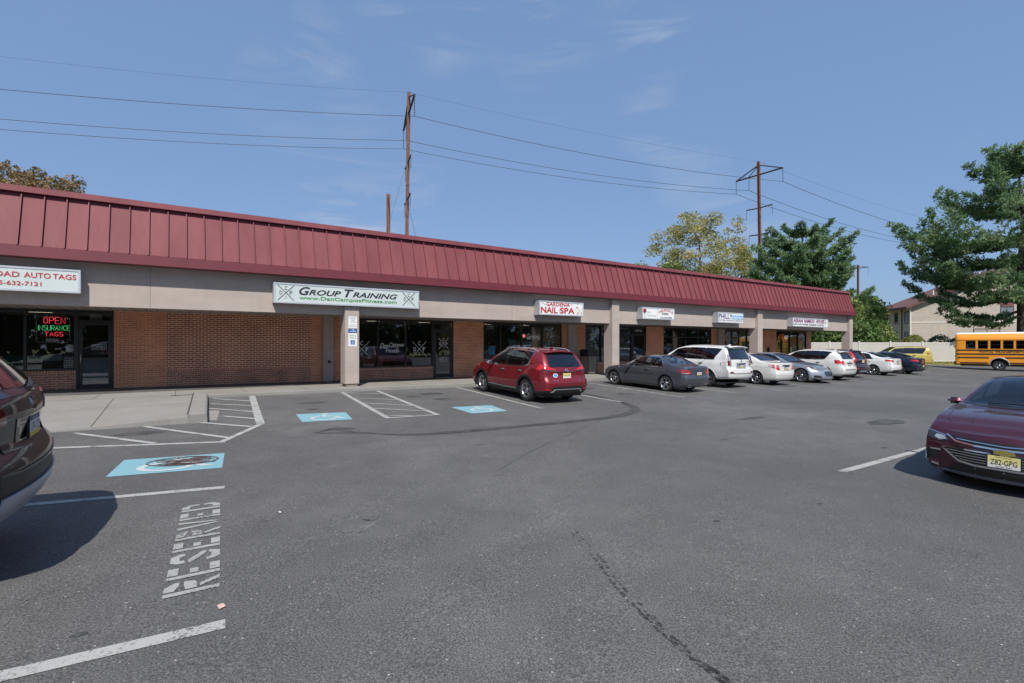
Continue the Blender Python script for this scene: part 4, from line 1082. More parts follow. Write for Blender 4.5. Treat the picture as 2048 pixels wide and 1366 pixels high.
class Shape:
    def __init__(s, L, W, top, belt, hw, front, rear, zb, tumble=.32, bulge=(.10, .08), ke=.87):
        s.L = L; s.tb = tumble; s.bu = bulge; s.ke = ke
        s.fr = pchip(front); s.re = pchip(rear)
        def nom(pts, zc=None):
            out = []
            for x, q in pts:
                z = q if zc is None else zc
                u = (x-s.XF(z))/(s.XR(z)-s.XF(z)); out.append((min(1, max(0, u))*L, q))
            r = [out[0]]
            for p in out[1:]:
                if p[0] > r[-1][0]+1e-4: r.append(p)
            return r
        s.hwf = pchip([(x, y*W/2) for x, y in nom(hw, .7)]); s.topn = pchip(nom(top)); s.beltn = pchip(nom(belt)); s.zbn = pchip(nom(zb))
    def act(s, f, x):
        z = f(x)
        for _ in range(4): z = f(s.uof(x, z)*s.L)
        return z
    def top(s, x): return s.act(s.topn, x)
    def belt(s, x): return s.act(s.beltn, x)
    def zb(s, x): return s.act(s.zbn, x)
    def XF(s, z): return s.bu[0]+s.fr(z)
    def XR(s, z): return s.L-s.bu[1]-s.re(z)
    def sec(s, u):
        x = u*s.L; zb, zs = s.zbn(x), s.beltn(x); zt = max(s.topn(x), zs+.025); w = s.hwf(x)
        ws = w*.945; ze = zs+s.ke*(zt-zs); we = ws-s.tb*(ze-zs)-.06*min(1, (zt-zs)/.08)*0
        return zb, zs, zt, w, ws, ze, we
    def pt(s, u, v):
        zb, zs, zt, w, ws, ze, we = s.sec(u)
        if v <= 1: return w*FV(v), zb+(zs-zb)*v
        if v <= 2:
            a = v-1; return ws+(we-ws)*a + .03*math.sin(math.pi*a)*min(1, (zt-zs)/.4), zs+(ze-zs)*a
        a = v-2; return we*(1-a), ze+(zt-ze)*(1-(1-a)**2.6)
    def yz(s, u, z):
        zb, zs, zt, w, ws, ze, we = s.sec(u)
        if z <= zs: return w*FV(max(0, (z-zb)/(zs-zb)))
        if z <= ze:
            a = (z-zs)/(ze-zs); return ws+(we-ws)*a+.03*math.sin(math.pi*a)*min(1, (zt-zs)/.4)
        if z >= zt: return 0
        return we*(1-(z-ze)/(zt-ze))**(1/2.6)
    def uof(s, x, z):
        a, b = s.XF(z), s.XR(z); return min(1, max(0, (x-a)/(b-a)))
    def side(s, x, z): return s.yz(s.uof(x, z), z)
    def ztop(s, x, y):
        y = abs(y); z = s.top(x)
        for _ in range(7):
            u = s.uof(x, z); zb, zs, zt, w, ws, ze, we = s.sec(u)
            if y <= we: z = ze+(zt-ze)*(1-(y/we)**2.6)
            else: z = zs+(ze-zs)*max(0, min(1, (ws-y)/max(1e-4, ws-we)))
        return z
    def zedge(s, x):
        z = s.top(x)
        for _ in range(6): z = s.sec(s.uof(x, z))[5]
        return z
    def wedge(s, x):
        z = s.top(x)
        for _ in range(6): z = s.sec(s.uof(x, z))[5]
        return s.sec(s.uof(x, z))[6]
    def end(s, y, z, e):
        y = abs(y); X = (s.XF if e == 0 else s.XR)(z); Y0 = s.yz(0 if e == 0 else 1, z); sg = -1 if e == 0 else 1
        if y <= Y0: return X+sg*s.bu[e]*(1-(y/max(Y0, 1e-4))**2)
        lo, hi = 0, .085
        for _ in range(22):
            m = (lo+hi)/2
            if s.yz(m if e == 0 else 1-m, z) < y: lo = m
            else: hi = m
        u = lo if e == 0 else 1-lo
        return s.XF(z)*(1-u)+s.XR(z)*u
def endpt(S, y, z, e):
    lim = S.yz(.08 if e == 0 else .92, z)*.997
    y = max(-lim, min(lim, y)); return (S.end(y, z, e), y, z)
def maps(S, sgn=1):
    return dict(side=lambda x, z: (x, sgn*S.side(x, z), z), top=lambda x, y: (x, y, S.ztop(x, y)),
                front=lambda y, z: endpt(S, y, z, 0), rear=lambda y, z: endpt(S, y, z, 1))
def offmap(fn, outward, off):
    e = .006
    def f(a, b, o=off):
        p = Vector(fn(a, b)); n = (Vector(fn(a+e, b))-Vector(fn(a-e, b))).cross(Vector(fn(a, b+e))-Vector(fn(a, b-e)))
        if n.length < 1e-10: n = Vector(outward)
        n.normalize()
        if n.dot(Vector(outward)) < 0: n = -n
        return p+n*o
    return f
def patch(mb, poly, fn, mat, off=.004, step=.07, thick=.012, smooth=True):
    bm = bmesh.new(); vs = [bm.verts.new((p[0], p[1], 0)) for p in poly]
    try: bm.faces.new(vs)
    except ValueError: bm.free(); return
    for ax in (0, 1):
        lo = min(p[ax] for p in poly); hi = max(p[ax] for p in poly); k = math.floor(lo/step)+1
        while k*step < hi-1e-4:
            co = [0, 0, 0]; co[ax] = k*step; no = [0, 0, 0]; no[ax] = 1
            bmesh.ops.bisect_plane(bm, geom=bm.verts[:]+bm.edges[:]+bm.faces[:], plane_co=co, plane_no=no, dist=1e-5); k += 1
    bm.verts.index_update(); n = len(bm.verts)
    ab = [(v.co.x, v.co.y) for v in bm.verts]; faces = [[v.index for v in f.verts] for f in bm.faces]
    bnd = [(e.verts[0].index, e.verts[1].index) for e in bm.edges if len(e.link_faces) == 1]
    bm.free()
    mb.add([fn(a, b, off) for a, b in ab], faces, mat, smooth)
    if thick:
        vs = []; fs = []
        for (i, j) in bnd:
            k = len(vs); vs += [fn(*ab[i], off), fn(*ab[j], off), fn(*ab[j], off-thick), fn(*ab[i], off-thick)]; fs.append((k, k+1, k+2, k+3))
        mb.add(vs, fs, mat)
def band(mb, pts, w, fn, mat, off=.003, closed=False, step=.08, thick=.006):
    dens = []
    m = len(pts)
    for i in range(m if closed else m-1):
        a = Vector(pts[i]); b = Vector(pts[(i+1) % m]); k = max(1, int((b-a).length/step))
        dens += [a+(b-a)*q/k for q in range(k)]
    if not closed: dens.append(Vector(pts[-1]))
    n = len(dens); vs = []
    for i in range(n):
        a = dens[i-1] if (i or closed) else dens[i]; b = dens[(i+1) % n] if (i < n-1 or closed) else dens[i]
        t = (b-a); t = t.normalized() if t.length > 1e-9 else Vector((1, 0)); nn = Vector((-t.y, t.x))*w/2
        p, q = dens[i]+nn, dens[i]-nn
        vs += [fn(p.x, p.y, off-thick), fn(p.x, p.y, off), fn(q.x, q.y, off), fn(q.x, q.y, off-thick)]
    fs = []
    for i in range(n if closed else n-1):
        j = (i+1) % n
        for k in range(3): fs.append((4*i+k, 4*j+k, 4*j+k+1, 4*i+k+1))
    mb.add(vs, fs, mat, False)
def inset(poly, d):
    n = len(poly); out = []
    area = sum(poly[i][0]*poly[(i+1) % n][1]-poly[(i+1) % n][0]*poly[i][1] for i in range(n)); sg = 1 if area > 0 else -1
    for i in range(n):
        a, b, c = Vector(poly[i-1]), Vector(poly[i]), Vector(poly[(i+1) % n])
        t1 = (b-a).normalized(); t2 = (c-b).normalized()
        n1 = Vector((-t1.y, t1.x))*sg; n2 = Vector((-t2.y, t2.x))*sg; m = n1+n2
        m = m/max(.5, m.dot(m)/2) if m.length > 1e-6 else n1
        out.append(tuple(b+m*d))
    return out
def rpoly(pts, r, k=4):
    n = len(pts); out = []
    for i in range(n):
        a, b, c = Vector(pts[i-1]), Vector(pts[i]), Vector(pts[(i+1) % n])
        ra = min(r, (a-b).length*.45); rc = min(r, (c-b).length*.45)
        p = b+(a-b).normalized()*ra; q = b+(c-b).normalized()*rc
        for j in range(k+1):
            t = j/k; out.append(tuple(p*(1-t)**2+b*2*t*(1-t)+q*t*t))
    return out
def inside(p, poly):
    x, y = p; c = False; n = len(poly)
    for i in range(n):
        x1, y1 = poly[i]; x2, y2 = poly[(i+1) % n]
        if (y1 > y) != (y2 > y) and x < (x2-x1)*(y-y1)/(y2-y1)+x1: c = not c
    return c
def ring(mb, outer, inner, fn, mat, off):
    n = len(outer); vs = []
    for i in range(n):
        k = 2
        for q in range(k):
            t = q/k
            o = Vector(outer[i]).lerp(Vector(outer[(i+1) % n]), t); w = Vector(inner[i]).lerp(Vector(inner[(i+1) % n]), t)
            vs += [fn(o.x, o.y, off-.008), fn(o.x, o.y, off), fn(w.x, w.y, off), fn(w.x, w.y, off-.012)]
    m = n*2; fs = []
    for i in range(m):
        j = (i+1) % m
        for k in range(3): fs.append((4*i+k, 4*j+k, 4*j+k+1, 4*i+k+1))
    mb.add(vs, fs, mat)
WCACHE = {}
def wheel(parent, x, y, z, Rw, wid, rr, spokes, style, side):
    key = (round(Rw, 3), wid, rr, spokes, style, side)
    if key not in WCACHE:
        def lathe(mb, prof, mat, n=40):
            vs = []; m = len(prof)
            for k in range(n):
                a = 2*math.pi*k/n
                for (r, yy) in prof: vs.append((r*math.cos(a), yy*side, r*math.sin(a)))
            fs = [(k*m+i, ((k+1) % n)*m+i, ((k+1) % n)*m+i+1, k*m+i+1) for k in range(n) for i in range(m-1)]
            mb.add(vs, fs, mat, True)
        h = wid/2
        ty = MB(); lathe(ty, [(rr, -h*.85), (rr+.02, -h), (Rw-.035, -h), (Rw-.008, -h*.8), (Rw, -h*.5), (Rw, h*.5), (Rw-.008, h*.8), (Rw-.035, h), (rr+.02, h), (rr-.004, h*.86), (rr-.006, h*.6)], 'rubber')
        rm = MB(); mat = 'rim_alloy'
        lathe(rm, [(rr, h*.88), (rr-.012, h*.92), (rr-.024, h*.80), (rr-.035, h*.2), (rr-.04, -h*.8)], mat)
        lathe(rm, [(.001, h*.74), (.03, h*.74), (.036, h*.70), (.07, h*.66), (.075, h*.4)], mat, 20)
        yo = h*.70
        def spoke(a, w0, w1, dy=0, twist=0):
            c, s_ = math.cos(a), math.sin(a); r0, r1 = .05, rr-.018
            vs = []
            for (r, w, yy) in ((r0, w0, yo-.005), ((r0+r1)/2, (w0+w1)/2*.85, yo-.012+dy), (r1, w1, h*.86)):
                for sg in (-1, 1):
                    for (d, k) in ((0, 1), (-.03, .75)):
                        tw = twist*(r-r0)/(r1-r0)
                        px, pz = r, sg*w*k/2+tw
                        vs.append((px*c-pz*s_, (yy+d)*side, px*s_+pz*c))
            fs = []
            for i in range(2):
                b = 4*i; n_ = b+4
                fs += [(b, b+2, n_+2, n_), (b+1, n_+1, n_+3, b+3), (b, n_, n_+1, b+1), (b+2, b+3, n_+3, n_+2)]
            rm.add(vs, fs, mat)
        for k in range(spokes):
            a = 2*math.pi*k/spokes+.3
            if style == 'double': spoke(a-.09, .026, .030, twist=-.02); spoke(a+.09, .026, .030, twist=.02)
            elif style == 'star': spoke(a, .075, .055)
            elif style == 'y': spoke(a, .05, .028, twist=.035); spoke(a, .05, .028, twist=-.035)
            else: spoke(a, .042, .036)
        dk = MB(); lathe(dk, [(.0, h*.2), (rr*.72, h*.2), (rr*.74, h*.1), (rr*.74, -h*.2)], 'rim_dark', 28)
        lathe(dk, [(rr-.03, -h*.5), (.02, -h*.5)], 'black_plastic', 24)
        cal = MB()
        if style == 'double':
            for k in range(7):
                a0 = .35+.14*k
                cal.add([(r_*math.cos(a_), (h*.42)*side, r_*math.sin(a_)) for a_ in (a0, a0+.14) for r_ in (rr*.5, rr*.80)], [(0, 1, 3, 2)], 'brake_red')
        o1 = dk.build('wheel', parent); o2 = ty.build('tyre', o1); o3 = rm.build('rim', o1)
        kids = [o2, o3]
        if cal.v: kids.append(cal.build('brake_caliper', o1))
        WCACHE[key] = [q.data for q in [o1]+kids]
        o1.location = (x, y, z); return
    ms = WCACHE[key]
    o1 = bpy.data.objects.new('wheel', ms[0]); COL.objects.link(o1); o1.parent = parent; o1.location = (x, y, z)
    for nm, m_ in zip(('tyre', 'rim', 'brake_caliper'), ms[1:]):
        c = bpy.data.objects.new(nm, m_); COL.objects.link(c); c.parent = o1

def place(o, s=None, t=None, fwd=None, xy=None, yaw=0, wb=2.7, k=1.0):
    """stands a car on the lot: local -x is its nose; tilts it with the ground."""
    if xy is None: xy = st2xy(s, t)
    a = math.atan2(-fwd[1], -fwd[0])+yaw
    X = Vector((math.cos(a), math.sin(a), 0)); Y = Vector((-X.y, X.x, 0)); p = Vector((xy[0], xy[1], 0))
    g = lambda q: gz(q.x, q.y)
    zf, zr = g(p-X*wb/2), g(p+X*wb/2); zl, zq = g(p-Y*.78), g(p+Y*.78)
    X.z = (zr-zf)/wb; Y.z = (zq-zl)/1.56; X.normalize(); Z = X.cross(Y).normalized(); Y = Z.cross(X)
    p.z = (zf+zr)/2
    m = Matrix((X, Y, Z)).transposed().to_4x4(); m.translation = p
    if k != 1: m = m @ Matrix.Scale(k, 4)
    o.matrix_world = m

def car(name, label, cat, P, group=None):
    """P: measurements and options of one car. Local frame: x from nose (-) to tail (+), origin on the ground mid-wheelbase."""
    S = Shape(P['L'], P['W'], P['top'], P['belt'], P['hw'], P['front'], P['rear'], P['zb'], P.get('tumble', .32), P.get('bulge', (.10, .08)), P.get('ke', .87))
    o = thing(name, label, cat, (0, 0, 0), 0, group)
    x0 = -(P['fo']+P['wb']/2)      # shift so that the wheelbase is centred
    MBX = MB
    def build(mb, nm, par=None, fixn=False, **k):
        if not mb.v: return None
        if par is None or par == o: mb.v = [(v[0]+x0, v[1], v[2]) for v in mb.v]
        else: mb.v = [(v[0]+x0, v[1], v[2]) for v in mb.v]
        return mb.build(nm, par or o, fixn, **k)
    mp = {1: maps(S, 1), -1: maps(S, -1)}
    so = {sg: offmap(mp[sg]['side'], (0, sg, 0), 0) for sg in (1, -1)}
    to = offmap(mp[1]['top'], (0, 0, 1), 0); fo = offmap(mp[1]['front'], (-1, 0, 0), 0); ro = offmap(mp[1]['rear'], (1, 0, 0), 0)
    body = P['paint']; clad = P.get('clad', body); zclad = P.get('zclad', 0)
    wx = (P['fo'], P['fo']+P['wb']); Rw = P['Rw']; Ra = P.get('Ra', Rw+.055)
    # ---- window outlines
    wins = []
    for (b0, t0, t1, b1, kind) in P['wins']:
        bot = [(b0+(b1-b0)*i/6, S.belt(b0+(b1-b0)*i/6)+.03) for i in range(7)]
        topp = [(t1+(t0-t1)*i/8, max(S.zedge(t1+(t0-t1)*i/8)-P.get('wtop', .035), S.belt(t1+(t0-t1)*i/8)+.05)) for i in range(9)]
        wins.append((rpoly(bot+topp, P.get('wr', .05), 3) if False else bot+topp, kind))
    x_c, x_r = P['ws']
    def toppoly(xa, xb, m, curve=.10, n=7, ina=.0, inb=.0):
        ea = S.wedge(xa+.05)*.97-m-ina; eb = S.wedge(xb)-m-inb
        a = [(xa+curve*(y/ea)**2 if ea else xa, y) for y in [ea*(-1+2*i/n) for i in range(n+1)]]
        r = [(xa+curve+(xb-xa-curve)*i/5, 0) for i in range(1, 5)]
        right = [(x, (S.wedge(x)*.985-m) if xa < xb else (S.wedge(x)*.985-m)) for x, _ in r]
        b = [(xb+curve*.35*((y/eb)**2-0)*(1 if xa < xb else 1)*.6, y) for y in [eb*(1-2*i/n) for i in range(n+1)]]
        left = [(x, -y) for x, y in right[::-1]]
        return a+right+b+left
    wsp = toppoly(x_c, x_r, .05)
    if P.get('rw'):
        xa, xb = P['rw']     # xa: top edge (front), xb: bottom edge (rear)
        ea, eb = S.wedge(xa)-.07, S.wedge(xb-.03)*.98-.06
        n = 7
        a = [(xa+.02*(y/ea)**2, y) for y in [ea*(-1+2*i/n) for i in range(n+1)]]
        mid = [(xa+(xb-xa)*i/5, (S.wedge(xa+(xb-xa)*i/5)-.065)) for i in range(1, 5)]
        b = [(xb-.07*(y/eb)**2, y) for y in [eb*(1-2*i/n) for i in range(n+1)]]
        rwp = a+mid+b+[(x, -y) for x, y in mid[::-1]]
    # ---- the shell
    us = [0, .004, .009, .016, .025, .037, .052]; k = P.get('nu', 86)
    us = us+[.052+(.896)*i/k for i in range(1, k)]+[1-u for u in us[::-1]]
    vs_ = [0, .03, .07]+[.07+.93*i/14 for i in range(1, 14)]+[.985]+[1.0+i/9 for i in range(0, 9)]+[2+1*(i/11)**1.5 for i in range(0, 11)]+[3.0]
    nv = len(vs_); full = 2*nv-1
    V = []; UV = []
    for u in us:
        row = []
        for v in vs_:
            y, z = S.pt(u, v); x = S.XF(z)*(1-u)+S.XR(z)*u
            # snap to the wheel arches
            for cx in wx:
                dx, dz = x-cx, z-Rw; r = math.hypot(dx, dz)
                if v < 1.02 and abs(r-Ra) < .024 and r > 0 and dz > -.2:
                    x, z = cx+dx*Ra/r, Rw+dz*Ra/r; y = S.side(x, z) if z > S.zb(x) else y
            row.append((x, y, z))
        V += row+[(p[0], -p[1], p[2]) for p in row[-2::-1]]
    def idx(i, j): return i*full+j
    faces = []; fm = []
    arch2 = Ra*Ra*.985
    holes = [inset(w, .022) for w, _ in wins]; wsh = inset(wsp, .02); rwh = inset(rwp, .02) if P.get('rw') else None
    x_cowl = x_c
    def keep(i, j):
        q = [V[idx(i, j)], V[idx(i+1, j)], V[idx(i+1, j+1)], V[idx(i, j+1)]]
        cx = sum(p[0] for p in q)/4; cy = sum(p[1] for p in q)/4; cz = sum(p[2] for p in q)/4
        jj = j if j < nv-1 else full-2-j
        v = vs_[min(jj, nv-1)]
        if v < 1.0:
            for wxx in wx:
                if (cx-wxx)**2+(cz-Rw)**2 < arch2: return None
        elif v < 2.0:
            for h in holes:
                if inside((cx, cz), h): return None
        if v >= 1.6 or (v >= 1 and False):
            if inside((cx, cy), wsh): return None
            if rwh and inside((cx, cy), rwh): return None
        if cz < zclad and v < 1: return 'c'
        return 'b'
    for i in range(len(us)-1):
        for j in range(full-1):
            r = keep(i, j)
            if r:
                faces.append((idx(i, j), idx(i, j+1), idx(i+1, j+1), idx(i+1, j))); fm.append(r)
    # end caps
    nc = 10
    rear_hole = P.get('rg')
    caps = []
    for e in (0, 1):
        i = 0 if e == 0 else len(us)-1; base = len(V)
        grid = []
        for j in range(nv):
            p = V[idx(i, j)]; q = V[idx(i, full-1-j)]; row = [idx(i, j)]
            for c in range(1, nc):
                t = c/nc; y = p[1]+(q[1]-p[1])*t; yy = y/p[1] if abs(p[1]) > 1e-5 else 0
                V.append((p[0]+(-1 if e == 0 else 1)*S.bu[e]*(1-yy*yy), y, p[2])); row.append(len(V)-1)
            row.append(idx(i, full-1-j)); grid.append(row)
        for j in range(nv-1):
            for c in range(nc):
                f = (grid[j][c], grid[j][c+1], grid[j+1][c+1], grid[j+1][c])
                if e == 1: f = f[::-1]
                cz = sum(V[q][2] for q in f)/4
                faces.append(f); fm.append('c' if cz < zclad else 'b')
    def shell(nm, sel, mat, par=None):
        mb = MB(); mp_ = {}
        vv = []; ff = []
        for f, m in zip(faces, fm):
            if m != sel: continue
            g = []
            for q in f:
                if q not in mp_: mp_[q] = len(vv); vv.append(V[q])
                g.append(mp_[q])
            if len(set(g)) >= 3: ff.append(tuple(dict.fromkeys(g)))
        if not ff: return None
        mb.add(vv, ff, mat, True); return build(mb, nm, par)
    bo = shell('body', 'b', body)
    if zclad: shell('lower_cladding', 'c', clad)
    # underside and wheel wells
    mb = MB()
    W2 = P['W']/2-.14
    mb.box(S.XF(.3)+.12, S.XR(.3)-.12, -W2, W2, P.get('zf', .20), P.get('zf', .20)+.06, 'black_plastic')
    for cx in wx:
        for sg in (-1, 1):
            n = 14; yo_, yi = sg*(S.side(cx, Rw+Ra)-.004), sg*(P['W']/2-.32)
            vs = []
            for k_ in range(n+1):
                a = math.radians(-25+230*k_/n); vs += [(cx+(Ra+.004)*math.cos(a), sg*(S.side(cx+Ra*math.cos(a), max(.25, Rw+Ra*math.sin(a)))-.012), Rw+(Ra+.004)*math.sin(a)), (cx+Ra*math.cos(a), yi, Rw+Ra*math.sin(a))]
            mb.add(vs, [(2*k_, 2*k_+1, 2*k_+3, 2*k_+2) for k_ in range(n)], 'black_plastic')
            mb.add([vs[2*k_+1] for k_ in range(n+1)], [tuple(range(n+1))], 'black_plastic')
    build(mb, 'underbody')
    # arch lips
    for cx in wx:
        for sg in (-1, 1):
            mb = MB(); pts = []
            for k_ in range(27):
                a = math.radians(-22+224*k_/26); z = Rw+(Ra+P.get('lip', .02)*.5)*math.sin(a)
                if z < S.zb(cx)+.015: continue
                pts.append((cx+(Ra+P.get('lip', .02)*.5-.004)*math.cos(a), z))
            band(mb, pts, P.get('lip', .02)+.008, so[sg], P.get('lipmat', body), P.get('lipoff', .004), step=.2, thick=.02)
            build(mb, 'wheel_arch')
    # ---- cabin
    mb = MB(); im = P.get('trim', 'interior_dark'); zb0 = .42; xs0, xs1 = x_c+.15, P.get('cab', S.XR(S.belt(P['L']*.85))-.35)
    yb = P['W']/2-.16; zt0 = S.belt((xs0+xs1)/2)-.03
    mb.box(xs0, xs1, -yb, yb, zb0-.04, zb0, 'interior_dark')
    for sg in (-1, 1): mb.box(xs0, xs1, sg*yb, sg*(yb+.02), zb0, zt0, 'interior_dark')
    mb.box(xs1, xs1+.02, -yb, yb, zb0, zt0, 'interior_dark'); mb.box(xs0-.02, xs0, -yb, yb, zb0, zt0, 'interior_dark')
    mb.rbox(xs0-.02, xs0+.45, -yb, yb, zt0-.20, zt0+.0, .06, 'interior_dark')
    xf = x_r+.05; sh = S.top(xf+.5)
    for sg in (-1, 1):
        y = sg*.36
        mb.rbox(xf-.15, xf+.38, y-.24, y+.24, zb0+.05, zb0+.20, .05, im); 
        mb.prism([(xf+.32, zb0+.15), (xf+.48, zb0+.15), (xf+.66, sh-.50), (xf+.56, sh-.48)], y-.22, y+.22, im, 'y')
        mb.rbox(xf+.58, xf+.68, y-.12, y+.12, sh-.46, sh-.24, .035, im)
    xb_ = min(xf+1.25, xs1-.5)
    mb.rbox(xb_-.15, xb_+.3, -yb+.02, yb-.02, zb0+.05, zb0+.2, .05, im)
    zz = min(sh-.5, zt0+.06)
    mb.prism([(xb_+.25, zb0+.15), (xb_+.42, zb0+.15), (xb_+.58, zz), (xb_+.48, zz)], -yb+.03, yb-.03, im, 'y')
    for y in (-.4, .4): mb.rbox(xb_+.50, xb_+.60, y-.12, y+.12, zz, zz+.15, .03, im)
    if P.get('rw'): mb.box(xb_+.5, xs1+.1, -yb, yb, zt0-.03, zt0, 'interior_dark')
    c = Vector((xs0+.50, -.36, zt0+.02)); pts = []
    for k_ in range(19):
        a = 2*math.pi*k_/18; pts.append(c+Vector((.06*math.sin(a), .18*math.cos(a), .17*math.sin(a))))
    mb.tube(pts, .014, 'interior_dark', 6)
    build(mb, 'cabin_interior', None, True)
    # ---- glass
    gm = {'c': 'car_glass', 'p': 'privacy_glass'}
    for sg in (-1, 1):
        for w, kind in wins:
            mb = MB(); patch(mb, w, so[sg], gm[kind], .003, .09, 0); wo = build(mb, 'side_window')
            mb = MB(); ring(mb, inset(w, -.014), inset(w, .016), so[sg], 'black_gloss', .006); build(mb, 'window_seal', wo)
        # pillars between the panes
        mb = MB()
        for (a, _), (b, _) in zip(wins, wins[1:]):
            ia = a[6], a[7]; ib = b[0], b[-1]
            patch(mb, [ia[0], ib[0], ib[1], ia[1]], so[sg], P.get('pillar', 'black_gloss'), .0035, .09, .004)
        build(mb, 'pillar_trim')
        if P.get('dlo'):
            mb = MB(); A, B = wins[0][0], wins[-1][0]
            outl = []
            for w, _ in wins: outl += w[:7]
            outl2 = []
            for w, _ in wins[::-1]: outl2 += w[7:]
            path = inset(outl+outl2, -.020)
            nbot = len(outl)
            seq = path if P['dlo'] == 'full' else (path[:nbot] if P['dlo'] == 'bottom' else path[nbot:]+path[:1])
            band(mb, seq, .020, so[sg], P.get('dlomat', 'chrome'), .009, closed=(P['dlo'] == 'full')); build(mb, 'window_molding')
    mb = MB(); patch(mb, wsp, to, 'car_glass', .003, .12, 0); wo = build(mb, 'windshield')
    mb = MB(); ring(mb, inset(wsp, -.008), inset(wsp, .025), to, 'black_gloss', .005); build(mb, 'windshield_seal', wo)
    mb = MB(); patch(mb, [(x_c-.06, -.62), (x_c+.03, -.66), (x_c+.10, -.62), (x_c+.03, 0), (x_c+.10, .62), (x_c+.03, .66), (x_c-.06, .62), (x_c-.09, 0)], to, 'black_plastic', .003, .15, 0)
    for y0_, y1_ in ((-.62, -.02), (-.08, .52)):
        mb.tube([to(x_c+.03, y0_, .02), to(x_c+.10, (y0_+y1_)/2, .03), to(x_c+.12, y1_, .02)], .010, 'black_plastic', 6)
    build(mb, 'wiper')
    if P.get('rw'):
        mb = MB(); patch(mb, rwp, to, P.get('rwmat', 'rear_glass'), .003, .12, 0); wo = build(mb, 'rear_window')
        mb = MB(); ring(mb, inset(rwp, -.006), inset(rwp, .022), to, 'black_gloss', .005); build(mb, 'rear_window_seal', wo)
    if rear_hole:
        mb = MB(); patch(mb, rpoly(rear_hole, .07), ro, 'rear_glass', .006, .10, .01); wo = build(mb, 'rear_window')
        mb = MB(); rp = rpoly(rear_hole, .07); ring(mb, inset(rp, -.008), inset(rp, .03), ro, 'black_gloss', .009); build(mb, 'rear_window_seal', wo)
    # ---- wheels
    yw = P['W']/2-P.get('tw', .225)/2-P.get('inset', .035)
    for cx in wx:
        for sg in (-1, 1): wheel(o, cx+x0, sg*yw, Rw, Rw, P.get('tw', .225), P['rr'], P['spokes'][0], P['spokes'][1], sg)
    # ---- doors: shut lines, handles; each door a child
    for sg in (-1, 1):
        for (xa, xb, hx) in P['doors']:
            zlo = S.zb((xa+xb)/2)+P.get('sill', .12)
            mb = MB(); pts = [(xa, S.belt(xa)-.005), (xa+.0, zlo+.1), (xa+.06, zlo), (xb-.06, zlo), (xb, zlo+.12), (xb, S.belt(xb)-.005)]
            pts = [p for p in pts if all((p[0]-c_)**2+(p[1]-Rw)**2 > (Ra+.03)**2 for c_ in wx)]
            band(mb, pts, .007, so[sg], 'black_plastic', .0012, step=.06, thick=.002)
            d = build(mb, 'door')
            hb = MB(); zh_ = S.belt(hx)-P.get('hdrop', .11)
            patch(hb, rpoly([(hx-.10, zh_-.028), (hx+.10, zh_-.028), (hx+.10, zh_+.028), (hx-.10, zh_+.028)], .025), so[sg], P.get('handlemat', body), .0035, .07, .004)
            q0 = so[sg](hx-.09, zh_+.004, .0); q1 = so[sg](hx+.09, zh_+.004, .0); oo = Vector((0, sg, 0))
            hb.tube([q0, q0.lerp(q1, .15)+oo*.03, q0.lerp(q1, .85)+oo*.03, q1], .013, P.get('handlemat', body), 8)
            build(hb, 'handle', d)
        # mirrors
        mx_, mz = P['mirror']
        q = Vector(mp[sg]['side'](mx_, mz))
        mb = MB(); bm = bmesh.new(); bmesh.ops.create_cube(bm, size=1)
        for v in bm.verts:
            f_ = 1 if v.co.x > 0 else .62
            v.co = Vector((q.x+.02+v.co.x*.11, q.y+sg*(.125+v.co.y*sg*.20), q.z+.02+v.co.z*.125*f_))
        bmesh.ops.bevel(bm, geom=bm.edges[:], offset=.036, segments=3, affect='EDGES'); mb.bm(bm, P.get('mirmat', body), True)
        mo = build(mb, 'mirror', None, True)
        mb = MB(); mb.tube([(q.x, q.y-sg*.03, q.z-.04), (q.x+.01, q.y+sg*.06, q.z-.01)], .028, 'black_plastic', 8); build(mb, 'mirror_stalk', mo, True)
        mb = MB(); mb.rbox(q.x+.066, q.x+.078, q.y+sg*.05, q.y+sg*.20, q.z-.03, q.z+.07, .005, 'chrome'); build(mb, 'mirror_glass', mo, True)
    # ---- everything in P['patches']: (part, where, polygon, material, offset, mirrored, [sub-parts])
    def dop(spec, par):
        nm, where, poly, mat, off, mir = spec[:6]; subs = spec[6] if len(spec) > 6 else []
        for sg in ((1, -1) if mir else (1,)):
            mb = MB()
            if where == 'side': fn = so[sg]; pl = poly
            else:
                fn = {'rear': ro, 'front': fo, 'top': to}[where]
                pl = [(p[0]*sg, p[1]) for p in poly] if where != 'top' else [(p[0], p[1]*sg) for p in poly]
            patch(mb, pl, fn, mat, off, .06, spec[7] if len(spec) > 7 else .014)
            q = build(mb, nm, par)
            for sp in subs:
                mb = MB()
                pl = [(p[0]*sg, p[1]) for p in sp[1]] if where not in ('side', 'top') else sp[1]
                patch(mb, pl, fn, sp[2], sp[3], .06, .008); build(mb, sp[0], q)
    for sp in P.get('patches', []): dop(sp, o)
    for (nm, where, pts, w, mat, off, mir) in P.get('bands', []):
        for sg in ((1, -1) if mir else (1,)):
            mb = MB(); fn = so[sg] if where == 'side' else {'rear': ro, 'front': fo, 'top': to}[where]
            pl = pts if where == 'side' else [(p[0]*sg, p[1]) for p in pts] if where != 'top' else [(p[0], p[1]*sg) for p in pts]
            band(mb, pl, w, fn, mat, off, closed=(nm.endswith('_ring') or nm == 'grille_surround'), thick=.012); build(mb, nm)
